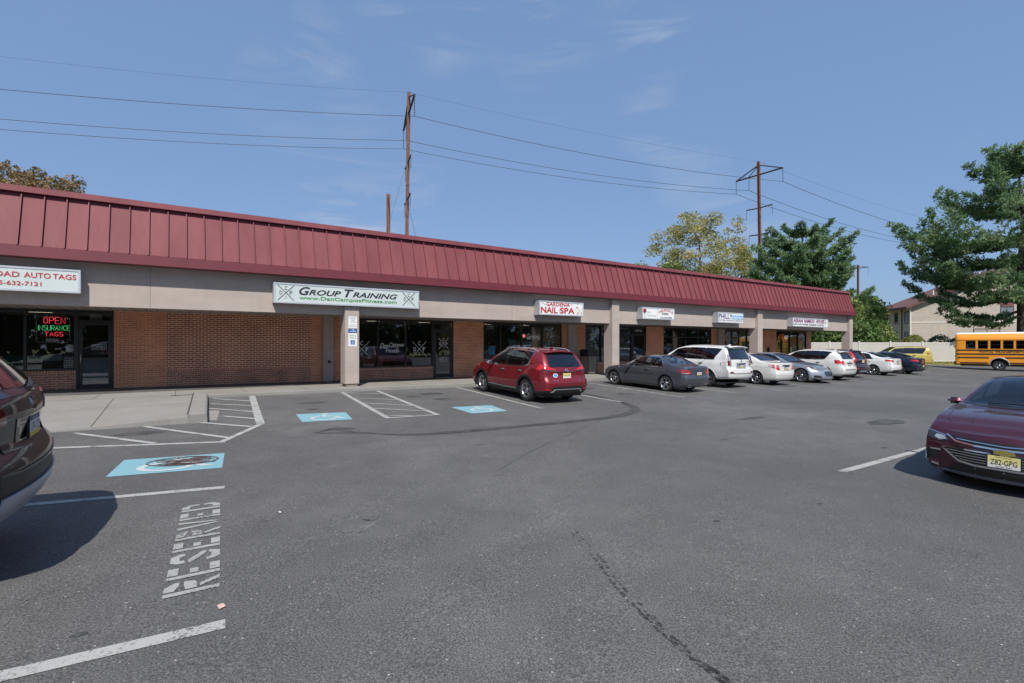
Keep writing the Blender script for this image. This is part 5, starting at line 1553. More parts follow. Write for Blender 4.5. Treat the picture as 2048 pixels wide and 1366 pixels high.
    if P.get('rails'):
        xa, xb = P['rails']
        for sg in (-1, 1):
            mb = MB(); pts = []
            for k_ in range(13):
                x = xa+(xb-xa)*k_/12; y = S.wedge(x)-.05; pts.append(Vector((x, sg*y, S.ztop(x, y)+.055*min(1, math.sin(math.pi*k_/12)*3.2)-.005)))
            mb.tube(pts, .017, 'silver_plastic', 8)
            for k_ in (3, 9): p = pts[k_]; mb.tube([p, p-Vector((0, 0, .07))], .02, 'black_plastic', 8)
            build(mb, 'roof_rail', None, True)
    if P.get('fin'):
        x = P['fin']; z = S.ztop(x, 0); mb = MB(); mb.prism([(x-.09, z-.01), (x+.09, z-.01), (x+.085, z+.06), (x+.05, z+.065)], -.022, .022, body, 'y'); build(mb, 'antenna', None, True)
    if P.get('spoiler'):
        x, z, hwid, mt = P['spoiler']
        mb = MB(); n = 8; vs = []
        for k_ in range(n+1):
            y = hwid*(-1+2*k_/n); b = .06*(1-(y/hwid)**2); xx = x+b; zz_ = z-.05*(abs(y)/hwid)**2.2
            vs += [(xx-.25, y, zz_+.022), (xx, y, zz_), (xx-.01, y, zz_-.035), (xx-.25, y, zz_-.06)]
        fs = []
        for k_ in range(n):
            for q in range(4): fs.append((4*k_+q, 4*k_+(q+1) % 4, 4*k_+4+(q+1) % 4, 4*k_+4+q))
        mb.add(vs, fs, mt, True); build(mb, 'spoiler', None, True)
    # number plates: end, z, kind, text
    for (e, z, kind, txt) in P.get('plates', []):
        x = S.end(0, z, e); sg = 1 if e else -1; w_, h_ = .305, .152
        q = MB(); xx = x+sg*.016
        q.box(min(xx, xx-sg*.012), max(xx, xx-sg*.012), -w_/2-.012, w_/2+.012, z-h_/2-.012, z+h_/2+.012, 'black_plastic'); pl = build(q, 'license_plate', None, True)
        q = MB(); X = xx+sg*.003
        def rect(y0, y1, z0, z1, mt, d=0):
            q.add([(X+sg*d, sg*y0, z0), (X+sg*d, sg*y1, z0), (X+sg*d, sg*y1, z1), (X+sg*d, sg*y0, z1)], [(0, 1, 2, 3)], mt)
        if kind == 'NJ':
            for i in range(6): rect(-w_/2, w_/2, z-h_/2+h_*i/6, z-h_/2+h_*(i+1)/6, ('plate_white', 'plate_cream', 'plate_pale', 'plate_yellow', 'plate_yellow', 'plate_yellow')[i])
        else:
            rect(-w_/2, w_/2, z-h_/2, z-h_/2+.035, 'plate_gold'); rect(-w_/2, w_/2, z-h_/2+.035, z+h_/2-.035, 'plate_white'); rect(-w_/2, w_/2, z+h_/2-.035, z+h_/2, 'plate_blue')
        build(q, 'plate_face', pl)
        q = MB(); rt = (0, sg, 0)
        if txt:
            text_into(q, txt[0], (X+sg*.001, -sg*.125 if len(txt[0]) > 4 else -sg*.08, z-.036), rt, (0, 0, 1), .25 if len(txt[0]) > 4 else .16, .068, 'text_dark', lift=.001)
            if len(txt) > 1: text_into(q, txt[1], (X+sg*.001, -sg*.075, z+.05), rt, (0, 0, 1), .15, .018, 'text_dark' if kind == 'NJ' else 'plate_white', lift=.001)
            if len(txt) > 2: text_into(q, txt[2], (X+sg*.001, -sg*.075, z-.068), rt, (0, 0, 1), .15, .018, 'text_dark', lift=.001)
            build(q, 'lettering', pl)
    for (y, z, r, xo) in P.get('exhausts', []):
        x = S.end(y, .35, 1); mb = MB()
        mb.tube([(x-.25, y, z), (x-.06+xo, y, z)], r, 'chrome', 12, cap=False); mb.tube([(x-.1+xo, y, z), (x-.09+xo, y, z)], r*.85, 'bus_black', 12); build(mb, 'exhaust_tip', None, True)
    if P.get('rwiper'):
        z, ln = P['rwiper']; mb = MB(); a = ro(0, z, .015); b = ro(ln*.5, z+.02, .03); c_ = ro(ln, z+.045, .018)
        mb.tube([a, b, c_], [.022, .013, .008], 'black_plastic', 8); mb.tube([ro(ln*.25, z+.02, .025), ro(ln*1.15, z+.05, .02)], .009, 'black_plastic', 6); build(mb, 'rear_wiper', None, True)
    if P.get('badge'):
        e, z, r, kind = P['badge']; fn = fo if e == 0 else ro; mb = MB()
        if kind == 'bowtie':
            patch(mb, [(-.095, z+.022), (-.04, z+.022), (-.035, z+.037), (.055, z+.037), (.05, z+.022), (.105, z+.022), (.095, z-.022), (.04, z-.022), (.035, z-.037), (-.055, z-.037), (-.05, z-.022), (-.105, z-.022)], fn, 'gold', .022, .06, .02)
        else:
            patch(mb, circle2d(0, z, r, 20), fn, 'chrome', .008, .05, .01)
            if kind == 'ring': patch(mb, circle2d(0, z, r*.72, 20), fn, 'black_gloss', .010, .05, .006); patch(mb, [(-r, z-.012), (r, z-.012), (r, z+.012), (-r, z+.012)], fn, 'chrome', .012, .05, .006)
            if kind == 'round': patch(mb, circle2d(0, z, r*.75, 20), fn, 'sign_blue', .010, .05, .006)
        build(mb, 'badge')
    for (s_, e, y0_, z0_, w_, h_, mt) in P.get('script', []):
        fn = ro if e else fo; mb = MB(); vs, fs = text_mesh(s_)
        ax0 = min(v.x for v in vs); ax1 = max(v.x for v in vs); az0 = min(v.y for v in vs); az1 = max(v.y for v in vs); sg = 1 if e else -1
        mb.add([fn(sg*(y0_+(v.x-ax0)/(ax1-ax0)*w_), z0_+(v.y-az0)/(az1-az0)*h_, .006) for v in vs], fs, mt); build(mb, 'lettering')
    if P.get('sticker'):
        y, z, r = P['sticker']; mb = MB(); patch(mb, circle2d(y, z, r, 20, 0, 360, r*.72), ro, 'plain_white', .004, .06, .004); patch(mb, circle2d(y, z, r*.8, 20, 0, 360, r*.5), ro, 'text_sky', .0055, .06, .002); build(mb, 'sticker')
    return o
plain('plate_cream', (.68, .655, .52), .5, var=.04); plain('plate_pale', (.68, .635, .38), .5, var=.04)
paint('paint_red', (.20, .008, .014), .35); paint('paint_graphite', (.088, .092, .112), .55); paint('paint_white', (.66, .665, .65), .0); paint('paint_cream', (.62, .615, .58), .0)
paint('paint_silver', (.34, .365, .41), .6); paint('paint_black', (.008, .008, .009), 0, .4, .55); paint('paint_navy', (.010, .013, .030), .3); paint('paint_plum', (.062, .008, .020), .45)
paint('paint_wine', (.032, .018, .024), .4); paint('paint_yellow', (.42, .34, .07), .0)
# ------------------------------------------------------------------ the cars in the lot
IN = (-NX, -NY); OUT = (NX, NY); LEFTW = (-DX, -DY)
HW = [(0, .74), (.10, .86), (.30, .955), (.7, .99), (1.4, 1.0), (3.2, 1.0), (3.9, .985), (4.3, .94), (4.55, .86), (4.7, .78)]
def hws(L, f0=.74, r0=.78): return [(0, f0), (.08, f0+.11), (.28, .955), (.7, .99), (1.4, 1.0), (L-1.3, 1.0), (L-.75, .985), (L-.32, .945), (L-.10, r0+.09), (L, r0)]
CARS = []
# --- red compact SUV seen from behind
ROG = dict(L=4.69, W=1.84, fo=.95, wb=2.705, Rw=.362, Ra=.425, rr=.235, spokes=(5, 'y'), paint='paint_red', clad='black_plastic', zclad=.40, lip=.055, lipmat='black_plastic', lipoff=.012,
  top=[(.05, .80), (.2, .93), (.6, 1.01), (1.22, 1.12), (1.7, 1.39), (2.1, 1.575), (2.5, 1.645), (3.1, 1.67), (3.7, 1.645), (4.15, 1.60)],
  belt=[(.05, .74), (.3, .88), (1.2, 1.045), (2.5, 1.06), (3.4, 1.085), (3.9, 1.15), (4.4, 1.12)],
  hw=hws(4.69, .74, .80), front=[(.2, .10), (.45, .0), (.7, .02), (.9, .16), (1.1, .3)], rear=[(.22, .16), (.42, .03), (.60, .0), (.72, .03), (.80, .10), (1.05, .13), (1.15, .18), (1.4, .36), (1.6, .52)],
  zb=[(0, .26), (.6, .25), (1.5, .24), (3.2, .24), (4.3, .27), (4.69, .30)], ws=(1.25, 2.12),
  wins=[(1.52, 2.02, 2.50, 2.46, 'c'), (2.56, 2.60, 3.36, 3.42, 'p'), (3.50, 3.44, 3.86, 3.74, 'p')], dlo='full', pillar='black_gloss',
  rg=[(-.60, 1.145), (-.56, 1.12), (.56, 1.12), (.60, 1.145), (.535, 1.50), (.48, 1.535), (-.48, 1.535), (-.535, 1.50)],
  doors=[(1.30, 2.50, 2.32), (2.52, 3.55, 3.32)], hdrop=.13, handlemat='chrome', mirror=(1.60, 1.08), mirmat='silver_plastic', cab=4.0,
  rails=(2.05, 3.95), fin=3.75, spoiler=(4.24, 1.60, .60, 'paint_red'), rwiper=(1.15, .30), badge=(1, 1.02, .055, 'ring'), plates=[(1, .86, 'NJ', ('D46-JFR', 'New Jersey'))], sticker=(-.42, .87, .085),
  patches=[('tail_light', 'rear', [(.42, 1.0), (.66, .985), (.86, 1.03), (.90, 1.11), (.80, 1.20), (.74, 1.15), (.58, 1.10), (.42, 1.06)], 'lamp_red', .010, True, [('lens', [(.45, 1.005), (.66, .993), (.82, 1.02), (.80, 1.045), (.66, 1.04), (.46, 1.04)], 'lamp_black', .015)]),
           ('tailgate_garnish', 'rear', [(-.44, .965), (.44, .965), (.44, .985), (-.44, .985)], 'chrome', .014, False),
           ('bumper_cover', 'rear', [(-.78, .30), (.78, .30), (.74, .50), (.60, .50), (.50, .545), (-.50, .545), (-.60, .50), (-.74, .50)], 'black_plastic', .008, False),
           ('skid_trim', 'rear', [(-.62, .36), (.62, .36), (.50, .46), (-.50, .46)], 'silver_plastic', .014, False, [('skid_insert', [(-.54, .355), (.54, .355), (.46, .44), (-.46, .44)], 'black_plastic', .020)]),
           ('reflector', 'rear', [(.62, .43), (.82, .44), (.80, .48), (.64, .47)], 'lamp_red', .014, True)],
  bands=[('sill_molding', 'side', [(1.42, .385), (2.4, .365), (3.15, .375)], .03, 'chrome', .008, True), ('tailgate_seam', 'rear', [(-.60, 1.09), (-.66, .95), (-.60, .72), (-.50, .62), (.50, .62), (.60, .72), (.66, .95), (.60, 1.09)], .008, 'black_plastic', .002, False),
         ('character_crease', 'side', [(1.0, .985), (2.4, .99), (3.4, 1.0), (4.1, 1.02)], .008, 'paint_red', .006, True)],
  script=[('ROGUE', 1, -.55, .70, .20, .028, 'chrome'), ('AWD', 1, .42, .70, .12, .028, 'chrome')])
o = car('red_suv', 'dark red compact SUV with roof rails nosed in before the nail spa', 'car', ROG); place(o, 4.13, 6.95, IN, wb=2.705)
# --- charcoal coupe
BMW = dict(L=4.36, W=1.75, fo=.74, wb=2.66, Rw=.315, Ra=.365, rr=.225, spokes=(5, 'y'), paint='paint_graphite', lip=.022, tumble=.42,
  top=[(.05, .60), (.2, .70), (.6, .82), (1.15, .91), (1.35, .955), (1.75, 1.19), (2.1, 1.345), (2.5, 1.40), (2.9, 1.385), (3.3, 1.24), (3.72, 1.05), (3.82, 1.025), (4.15, 1.01), (4.28, .98)],
  belt=[(.05, .56), (.3, .70), (.7, .80), (1.3, .885), (2.2, .905), (3.2, .93), (3.9, .955), (4.3, .93)],
  hw=hws(4.36, .70, .78), front=[(.2, .10), (.4, .0), (.6, .01), (.8, .2)], rear=[(.2, .12), (.38, .03), (.55, .0), (.72, .05), (.95, .05), (1.0, .08)],
  zb=[(0, .22), (.6, .19), (1.5, .17), (2.9, .17), (3.9, .20), (4.36, .26)], ws=(1.32, 2.12), rw=(2.98, 3.68), rwmat='car_glass',
  wins=[(1.52, 1.98, 2.66, 2.60, 'c'), (2.72, 2.76, 3.10, 3.28, 'c')], dlo='full', doors=[(1.35, 2.72, 2.5)], hdrop=.10, mirror=(1.62, .93), cab=3.5, fin=3.0, trim='interior_dark',
  badge=(1, .90, .037, 'round'), plates=[(1, .76, 'PA', ('KCX-4830',))], exhausts=[(-.48, .245, .035, .06), (-.39, .245, .035, .06)],
  patches=[('tail_light', 'rear', [(.47, .735), (.72, .73), (.86, .76), (.865, .86), (.78, .885), (.62, .875), (.50, .82)], 'lamp_red', .010, True, [('lens', [(.52, .75), (.74, .745), (.82, .77), (.60, .785)], 'lamp_clear', .015)]),
           ('side_marker', 'side', [(.98, .80), (1.06, .80), (1.06, .825), (.98, .825)], 'lamp_clear', .006, True)],
  bands=[('side_crease', 'side', [(1.05, .60), (1.12, .64), (2.85, .66), (2.95, .60)], .02, 'paint_graphite', .008, True), ('trunk_seam', 'rear', [(-.56, .92), (-.50, .68), (-.42, .655), (.42, .655), (.50, .68), (.56, .92)], .008, 'black_plastic', .002, False),
         ('shoulder_crease', 'side', [(.8, .79), (2.2, .86), (3.6, .90)], .008, 'paint_graphite', .006, True), ('bumper_crease', 'rear', [(-.82, .42), (-.4, .38), (.4, .38), (.82, .42)], .012, 'paint_graphite', .008, False)])
o = car('grey_coupe', 'charcoal metallic two-door coupe parked next to the second column', 'car', BMW); place(o, 10.78, 6.82, IN, yaw=.04, wb=2.66)
# --- big white SUV
LEX = dict(L=4.88, W=1.885, fo=.95, wb=2.79, Rw=.385, Ra=.45, rr=.245, spokes=(6, 'y'), paint='paint_white', lip=.03, lipoff=.010, tumble=.30, wtop=.05,
  top=[(.05, .95), (.2, 1.04), (.6, 1.11), (1.3, 1.20), (1.75, 1.48), (2.1, 1.70), (2.5, 1.79), (3.2, 1.82), (4.0, 1.815), (4.55, 1.78)],
  belt=[(.05, .86), (.3, 1.0), (1.3, 1.13), (2.5, 1.16), (3.8, 1.18), (4.6, 1.2)],
  hw=hws(4.88, .80, .86), front=[(.3, .10), (.5, .0), (.9, .02), (1.1, .12)], rear=[(.35, .12), (.5, .02), (.68, .0), (.80, .02), (.86, .10), (1.2, .12), (1.4, .20), (1.75, .34)],
  zb=[(0, .36), (.6, .33), (1.5, .32), (3.2, .32), (4.3, .38), (4.88, .42)], ws=(1.36, 2.12),
  wins=[(1.60, 2.06, 2.66, 2.60, 'p'), (2.70, 2.74, 3.50, 3.46, 'p'), (3.56, 3.60, 4.30, 4.02, 'p')], dlo=None, doors=[(1.45, 2.66, 2.48), (2.69, 3.60, 3.42)], hdrop=.14, handlemat='chrome', mirror=(1.75, 1.18), cab=4.2,
  rg=[(-.70, 1.24), (.70, 1.24), (.62, 1.63), (.56, 1.68), (-.56, 1.68), (-.62, 1.63)], spoiler=(4.62, 1.80, .66, 'paint_white'), fin=4.15, badge=(1, 1.16, .045, 'round'), plates=[(1, .96, 'PA', ('LBR-2201',))],
  patches=[('tail_light', 'rear', [(.64, .98), (.91, .98), (.91, 1.04), (.84, 1.18), (.785, 1.42), (.67, 1.42), (.66, 1.2)], 'lamp_red_dark', .012, True, [('lens', [(.68, 1.16), (.825, 1.18), (.775, 1.40), (.685, 1.40)], 'lamp_clear', .018), ('lens', [(.67, 1.0), (.72, 1.0), (.74, 1.14), (.69, 1.15)], 'lamp_clear', .018)]),
           ('reflector', 'rear', [(.60, .66), (.84, .66), (.80, .73), (.66, .74)], 'lamp_red_dark', .012, True), ('tailgate_handle', 'rear', [(-.34, 1.05), (.34, 1.05), (.34, 1.085), (-.34, 1.085)], 'chrome', .016, False),
           ('bumper_step', 'rear', [(-.62, .635), (.62, .635), (.62, .655), (-.62, .655)], 'black_plastic', .006, False), ('plate_recess', 'rear', [(-.36, .84), (.36, .84), (.32, 1.04), (-.32, 1.04)], 'silver_plastic', .003, False)],
  bands=[('tailgate_seam', 'rear', [(-.69, 1.2), (-.69, .78), (.69, .78), (.69, 1.2)], .008, 'black_plastic', .002, False), ('side_step', 'side', [(1.5, .42), (3.1, .42)], .05, 'paint_white', .014, True)], script=[('GX', 1, .44, 1.12, .10, .035, 'chrome')])
o = car('white_large_suv', 'large white SUV with tinted windows beside the grey coupe', 'car', LEX); place(o, 14.28, 6.25, IN, wb=2.79)
# --- white sedan
CCL = dict(L=4.58, W=1.77, fo=.80, wb=2.76, Rw=.32, Ra=.37, rr=.228, spokes=(6, 'y'), paint='paint_cream', lip=.02, tumble=.40,
  top=[(.05, .62), (.2, .74), (.6, .85), (1.3, .955), (1.75, 1.20), (2.1, 1.36), (2.5, 1.435), (2.95, 1.42), (3.35, 1.30), (3.80, 1.10), (3.95, 1.07), (4.35, 1.045), (4.5, 1.0)],
  belt=[(.05, .58), (.3, .74), (1.3, .90), (2.5, .94), (3.5, .975), (4.2, .985), (4.55, .95)],
  hw=hws(4.58, .72, .80), front=[(.2, .08), (.45, .0), (.7, .04), (.9, .2)], rear=[(.2, .12), (.38, .02), (.55, .0), (.72, .04), (1.0, .06)],
  zb=[(0, .22), (.6, .19), (1.5, .18), (3.0, .18), (4.0, .22), (4.58, .27)], ws=(1.38, 2.16), rw=(3.02, 3.76), rwmat='car_glass',
  wins=[(1.58, 2.04, 2.52, 2.50, 'c'), (2.58, 2.60, 3.18, 3.34, 'c')], dlo='bottom', doors=[(1.42, 2.54, 2.36), (2.56, 3.42, 3.26)], hdrop=.10, mirror=(1.66, .95), cab=3.6, trim='interior_tan',
  badge=(1, 1.0, .03, 'star'), plates=[(1, .82, 'PA', ('HVT-1047',))], exhausts=[(-.52, .26, .035, .05)],
  patches=[('tail_light', 'rear', [(.52, .74), (.66, .735), (.80, .82), (.875, .93), (.86, .965), (.62, .965)], 'lamp_red', .010, True, [('lens', [(.60, .86), (.80, .86), (.82, .895), (.60, .90)], 'lamp_clear', .015)]),
           ('trunk_garnish', 'rear', [(-.34, .905), (.34, .905), (.30, .965), (-.30, .965)], 'lamp_black', .010, False)],
  bands=[('trunk_seam', 'rear', [(-.56, .98), (-.50, .72), (-.40, .70), (.40, .70), (.50, .72), (.56, .98)], .008, 'black_plastic', .002, False), ('side_crease', 'side', [(.9, .74), (2.4, .79), (4.2, .86)], .01, 'paint_cream', .006, True),
         ('bumper_crease', 'rear', [(-.84, .52), (-.4, .48), (.4, .48), (.84, .52)], .012, 'paint_cream', .008, False)])
o = car('white_sedan', 'cream white sedan between the large white SUV and the silver car', 'car', CCL); place(o, 17.68, 6.47, IN, wb=2.76)
# --- silver sedan, backed in
MAS = dict(L=4.97, W=1.945, fo=.98, wb=3.0, Rw=.35, Ra=.395, rr=.262, spokes=(7, 'double'), paint='paint_silver', lip=.02, tumble=.42, bulge=(.20, .08),
  top=[(.10, .62), (.25, .72), (.6, .83), (1.2, .93), (1.65, .985), (2.1, 1.20), (2.5, 1.37), (2.9, 1.44), (3.3, 1.43), (3.8, 1.31), (4.3, 1.13), (4.6, 1.08), (4.85, 1.04)],
  belt=[(.10, .56), (.4, .72), (.9, .84), (1.6, .915), (2.8, .95), (3.8, .98), (4.5, 1.0), (4.9, .96)],
  hw=hws(4.97, .66, .80), front=[(.15, .06), (.3, .0), (.5, .03), (.62, .08), (.75, .20)], rear=[(.2, .12), (.4, .0), (.7, .03), (1.0, .06)],
  zb=[(0, .16), (.6, .17), (1.5, .18), (3.2, .18), (4.4, .22), (4.97, .28)], ws=(1.62, 2.58), rw=(3.42, 4.25),
  wins=[(1.92, 2.42, 2.90, 2.86, 'p'), (2.94, 2.98, 3.66, 3.86, 'p')], dlo='full', doors=[(1.66, 2.90, 2.7), (2.93, 3.9, 3.7)], hdrop=.12, mirror=(2.0, .97), cab=4.2,
  plates=[],
  patches=[('headlight', 'front', [(.50, .70), (.60, .655), (.78, .70), (.90, .78), (.925, .845), (.86, .84), (.70, .77)], 'lamp_black', .010, True, [('lens', [(.60, .68), (.74, .71), (.80, .75), (.68, .75)], 'lamp_clear', .015), ('turn_signal', [(.82, .775), (.90, .81), (.90, .835), (.84, .81)], 'lamp_amber', .015)]),
           ('grille', 'front', rpoly([(-.38, .38), (.38, .38), (.42, .50), (.36, .60), (-.36, .60), (-.42, .50)], .08), 'bus_black', .008, False),
           ('air_intake', 'front', [(.52, .28), (.86, .30), (.84, .40), (.64, .40)], 'bus_black', .008, True), ('splitter', 'front', [(-.84, .18), (.84, .18), (.84, .215), (-.84, .215)], 'black_plastic', .02, False)],
  bands=[('grille_surround', 'front', rpoly([(-.38, .38), (.38, .38), (.42, .50), (.36, .60), (-.36, .60), (-.42, .50)], .08), .025, 'chrome', .014, False)]+
        [('grille_bar', 'front', [(-.30+.085*k, .39), (-.30+.085*k, .59)], .014, 'chrome', .016, False) for k in range(8)]+[('hood_seam', 'top', [(.55, .30), (1.2, .62), (1.6, .70)], .008, 'black_plastic', .002, True)])
MAS['patches'] = [p for p in MAS['patches']]
o = car('silver_sedan', 'silver grey sedan backed in with its headlights towards the lot', 'car', MAS); place(o, 21.35, 6.63, OUT, wb=3.0)
# --- white crossover
XO = dict(ROG); XO.update(L=4.65, W=1.80, wb=2.69, paint='paint_cream', clad='paint_cream', zclad=0, lip=.02, lipmat='paint_cream', lipoff=.006, spokes=(5, 'star'), rails=None, spoiler=(4.26, 1.585, .58, 'paint_cream'), sticker=None, script=[], dlo=None, handlemat='chrome', mirmat='paint_cream',
  wins=[(1.52, 2.02, 2.50, 2.46, 'p'), (2.56, 2.60, 3.32, 3.36, 'p'), (3.42, 3.40, 3.92, 3.62, 'p')], rg=[(-.54, 1.17), (.54, 1.17), (.58, 1.22), (.45, 1.46), (.40, 1.49), (-.40, 1.49), (-.45, 1.46), (-.58, 1.22)],
  plates=[(1, .87, 'PA', ('GKL-7716',))], badge=(1, 1.04, .045, 'ring'), rwiper=None,
  patches=[('tail_light', 'rear', [(.52, .90), (.72, .895), (.90, .93), (.91, 1.08), (.84, 1.12), (.56, 1.08)], 'lamp_red', .012, True, [('lens', [(.54, .92), (.66, .915), (.67, 1.0), (.55, 1.0)], 'lamp_clear', .017)]),
           ('plate_recess', 'rear', [(-.32, .93), (.32, .93), (.30, .985), (-.30, .985)], 'lamp_black', .008, False), ('bumper_step', 'rear', [(-.60, .60), (.60, .60), (.60, .625), (-.60, .625)], 'black_plastic', .006, False),
           ('bumper_cover', 'rear', [(-.70, .28), (.70, .28), (.66, .36), (-.66, .36)], 'black_plastic', .008, False)],
  bands=[('tailgate_seam', 'rear', [(-.58, 1.15), (-.62, .95), (-.56, .65), (.56, .65), (.62, .95), (.58, 1.15)], .008, 'black_plastic', .002, False)])
o = car('white_crossover', 'white crossover with red tail lights parked right of the silver car', 'car', XO); place(o, 24.42, 6.44, IN, wb=2.69)
# --- dark wine SUV with upright tail lamps
CRV = dict(ROG); CRV.update(L=4.55, W=1.82, wb=2.62, fo=.93, paint='paint_wine', spokes=(5, 'star'), rails=None, sticker=None, script=[], spoiler=(4.10, 1.60, .58, 'paint_wine'), handlemat='paint_wine', mirmat='paint_wine', dlo=None,
  top=[(.05, .80), (.2, .93), (.6, 1.01), (1.22, 1.12), (1.7, 1.39), (2.1, 1.575), (2.5, 1.635), (3.1, 1.65), (3.7, 1.63), (4.05, 1.60)],
  rg=[(-.58, 1.13), (.58, 1.13), (.50, 1.48), (-.50, 1.48)], plates=[(1, .98, 'NJ', ('R51-KHT',))],
  patches=[('tail_light', 'rear', [(.66, 1.02), (.86, 1.0), (.89, 1.1), (.78, 1.28), (.70, 1.50), (.585, 1.53), (.65, 1.25)], 'lamp_red', .014, True),
           ('bumper_cover', 'rear', [(-.78, .30), (.78, .30), (.74, .50), (-.74, .50)], 'black_plastic', .008, False), ('skid_trim', 'rear', [(-.50, .36), (.50, .36), (.46, .44), (-.46, .44)], 'silver_plastic', .016, False),
           ('tailgate_garnish', 'rear', [(-.50, 1.07), (.50, 1.07), (.50, 1.10), (-.50, 1.10)], 'chrome', .014, False), ('reflector', 'rear', [(.60, .55), (.80, .55), (.80, .585), (.60, .585)], 'lamp_red', .012, True)], bands=[])
o = car('dark_suv', 'dark wine SUV with tall red tail lights behind the white crossover', 'car', CRV); place(o, 27.9, 5.75, IN, wb=2.62)
# --- white sedan further on
SUB = dict(CCL); SUB.update(L=4.80, W=1.84, wb=2.75, fo=.98, Rw=.335, Ra=.385, rr=.235, spokes=(5, 'y'), paint='paint_white', dlo=None, trim='interior_dark', badge=(1, 1.0, .045, 'round'), fin=3.1,
  top=[(.05, .66), (.2, .78), (.6, .89), (1.4, 1.0), (1.9, 1.26), (2.25, 1.42), (2.65, 1.49), (3.15, 1.475), (3.6, 1.35), (4.15, 1.15), (4.25, 1.13), (4.6, 1.10), (4.72, 1.06)],
  belt=[(.05, .62), (.3, .78), (1.4, .94), (2.6, .98), (3.6, 1.02), (4.4, 1.04), (4.75, 1.0)],
  hw=hws(4.80, .72, .80), zb=[(0, .24), (.6, .21), (1.5, .20), (3.2, .20), (4.2, .24), (4.80, .30)], ws=(1.46, 2.32), rw=(3.22, 4.08),
  wins=[(1.68, 2.18, 2.72, 2.70, 'c'), (2.78, 2.80, 3.42, 3.66, 'p')], doors=[(1.5, 2.74, 2.55), (2.76, 3.66, 3.48)], mirror=(1.76, 1.0), cab=3.9, plates=[(1, .86, 'PA', ('KZB-5583',))], exhausts=[],
  patches=[('tail_light', 'rear', [(.46, .955), (.70, .90), (.86, .93), (.92, .99), (.90, 1.035), (.70, 1.03)], 'lamp_red', .012, True), ('bumper_cover', 'rear', [(-.72, .29), (.72, .29), (.60, .40), (-.60, .40)], 'black_plastic', .008, False)],
  bands=[('trunk_seam', 'rear', [(-.58, 1.02), (-.48, .74), (.48, .74), (.58, 1.02)], .008, 'black_plastic', .002, False), ('side_crease', 'side', [(1.2, .86), (2.6, .90), (4.3, .93)], .01, 'paint_white', .006, True)])
o = car('white_sedan', 'bright white sedan with machined wheels in front of the navy sedan', 'car', SUB); place(o, 32.42, 5.75, IN, wb=2.75)
NAV = dict(SUB); NAV.update(paint='paint_navy', spokes=(5, 'star'), badge=(1, .98, .04, 'star'), plates=[(1, .60, 'PA', ('LDW-9014',))], fin=None,
  patches=[('tail_light', 'rear', [(.50, .90), (.70, .88), (.86, .90), (.91, .96), (.88, 1.0), (.62, .99)], 'lamp_red', .012, True, [('lens', [(.55, .92), (.72, .905), (.82, .92), (.62, .945)], 'lamp_clear', .017)]), ('bumper_cover', 'rear', [(-.72, .29), (.72, .29), (.60, .40), (-.60, .40)], 'black_plastic', .008, False)],
  bands=[('trunk_seam', 'rear', [(-.58, 1.02), (-.48, .74), (.48, .74), (.58, 1.02)], .008, 'black_plastic', .002, False)])
o = car('navy_sedan', 'dark navy sedan last in the row before the white fence', 'car', NAV); place(o, 36.25, 5.85, IN, wb=2.75)
# --- yellow SUV in front of the fence
YEL = dict(LEX); YEL.update(paint='paint_yellow', script=[], badge=None, fin=None, spokes=(5, 'star'), handlemat='black_plastic', mirmat='black_plastic', spoiler=None, rails=None,
  top=[(.05, .95), (.2, 1.02), (.6, 1.08), (1.35, 1.16), (1.8, 1.48), (2.1, 1.68), (2.5, 1.75), (3.2, 1.80), (4.0, 1.80), (4.6, 1.77)],
  plates=[(1, .9, 'PA', ('GFN-3302',))], patches=[('tail_light', 'rear', [(.78, .98), (.92, .98), (.90, 1.3), (.78, 1.3)], 'lamp_red', .012, True), ('bumper_cover', 'rear', [(-.8, .42), (.8, .42), (.8, .62), (-.8, .62)], 'black_plastic', .012, False)], bands=[])
o = car('yellow_suv', 'dull yellow SUV standing against the white fence behind the parked sedans', 'car', YEL); place(o, xy=(33.1, 43.3), fwd=(-.93, .36), wb=2.79)
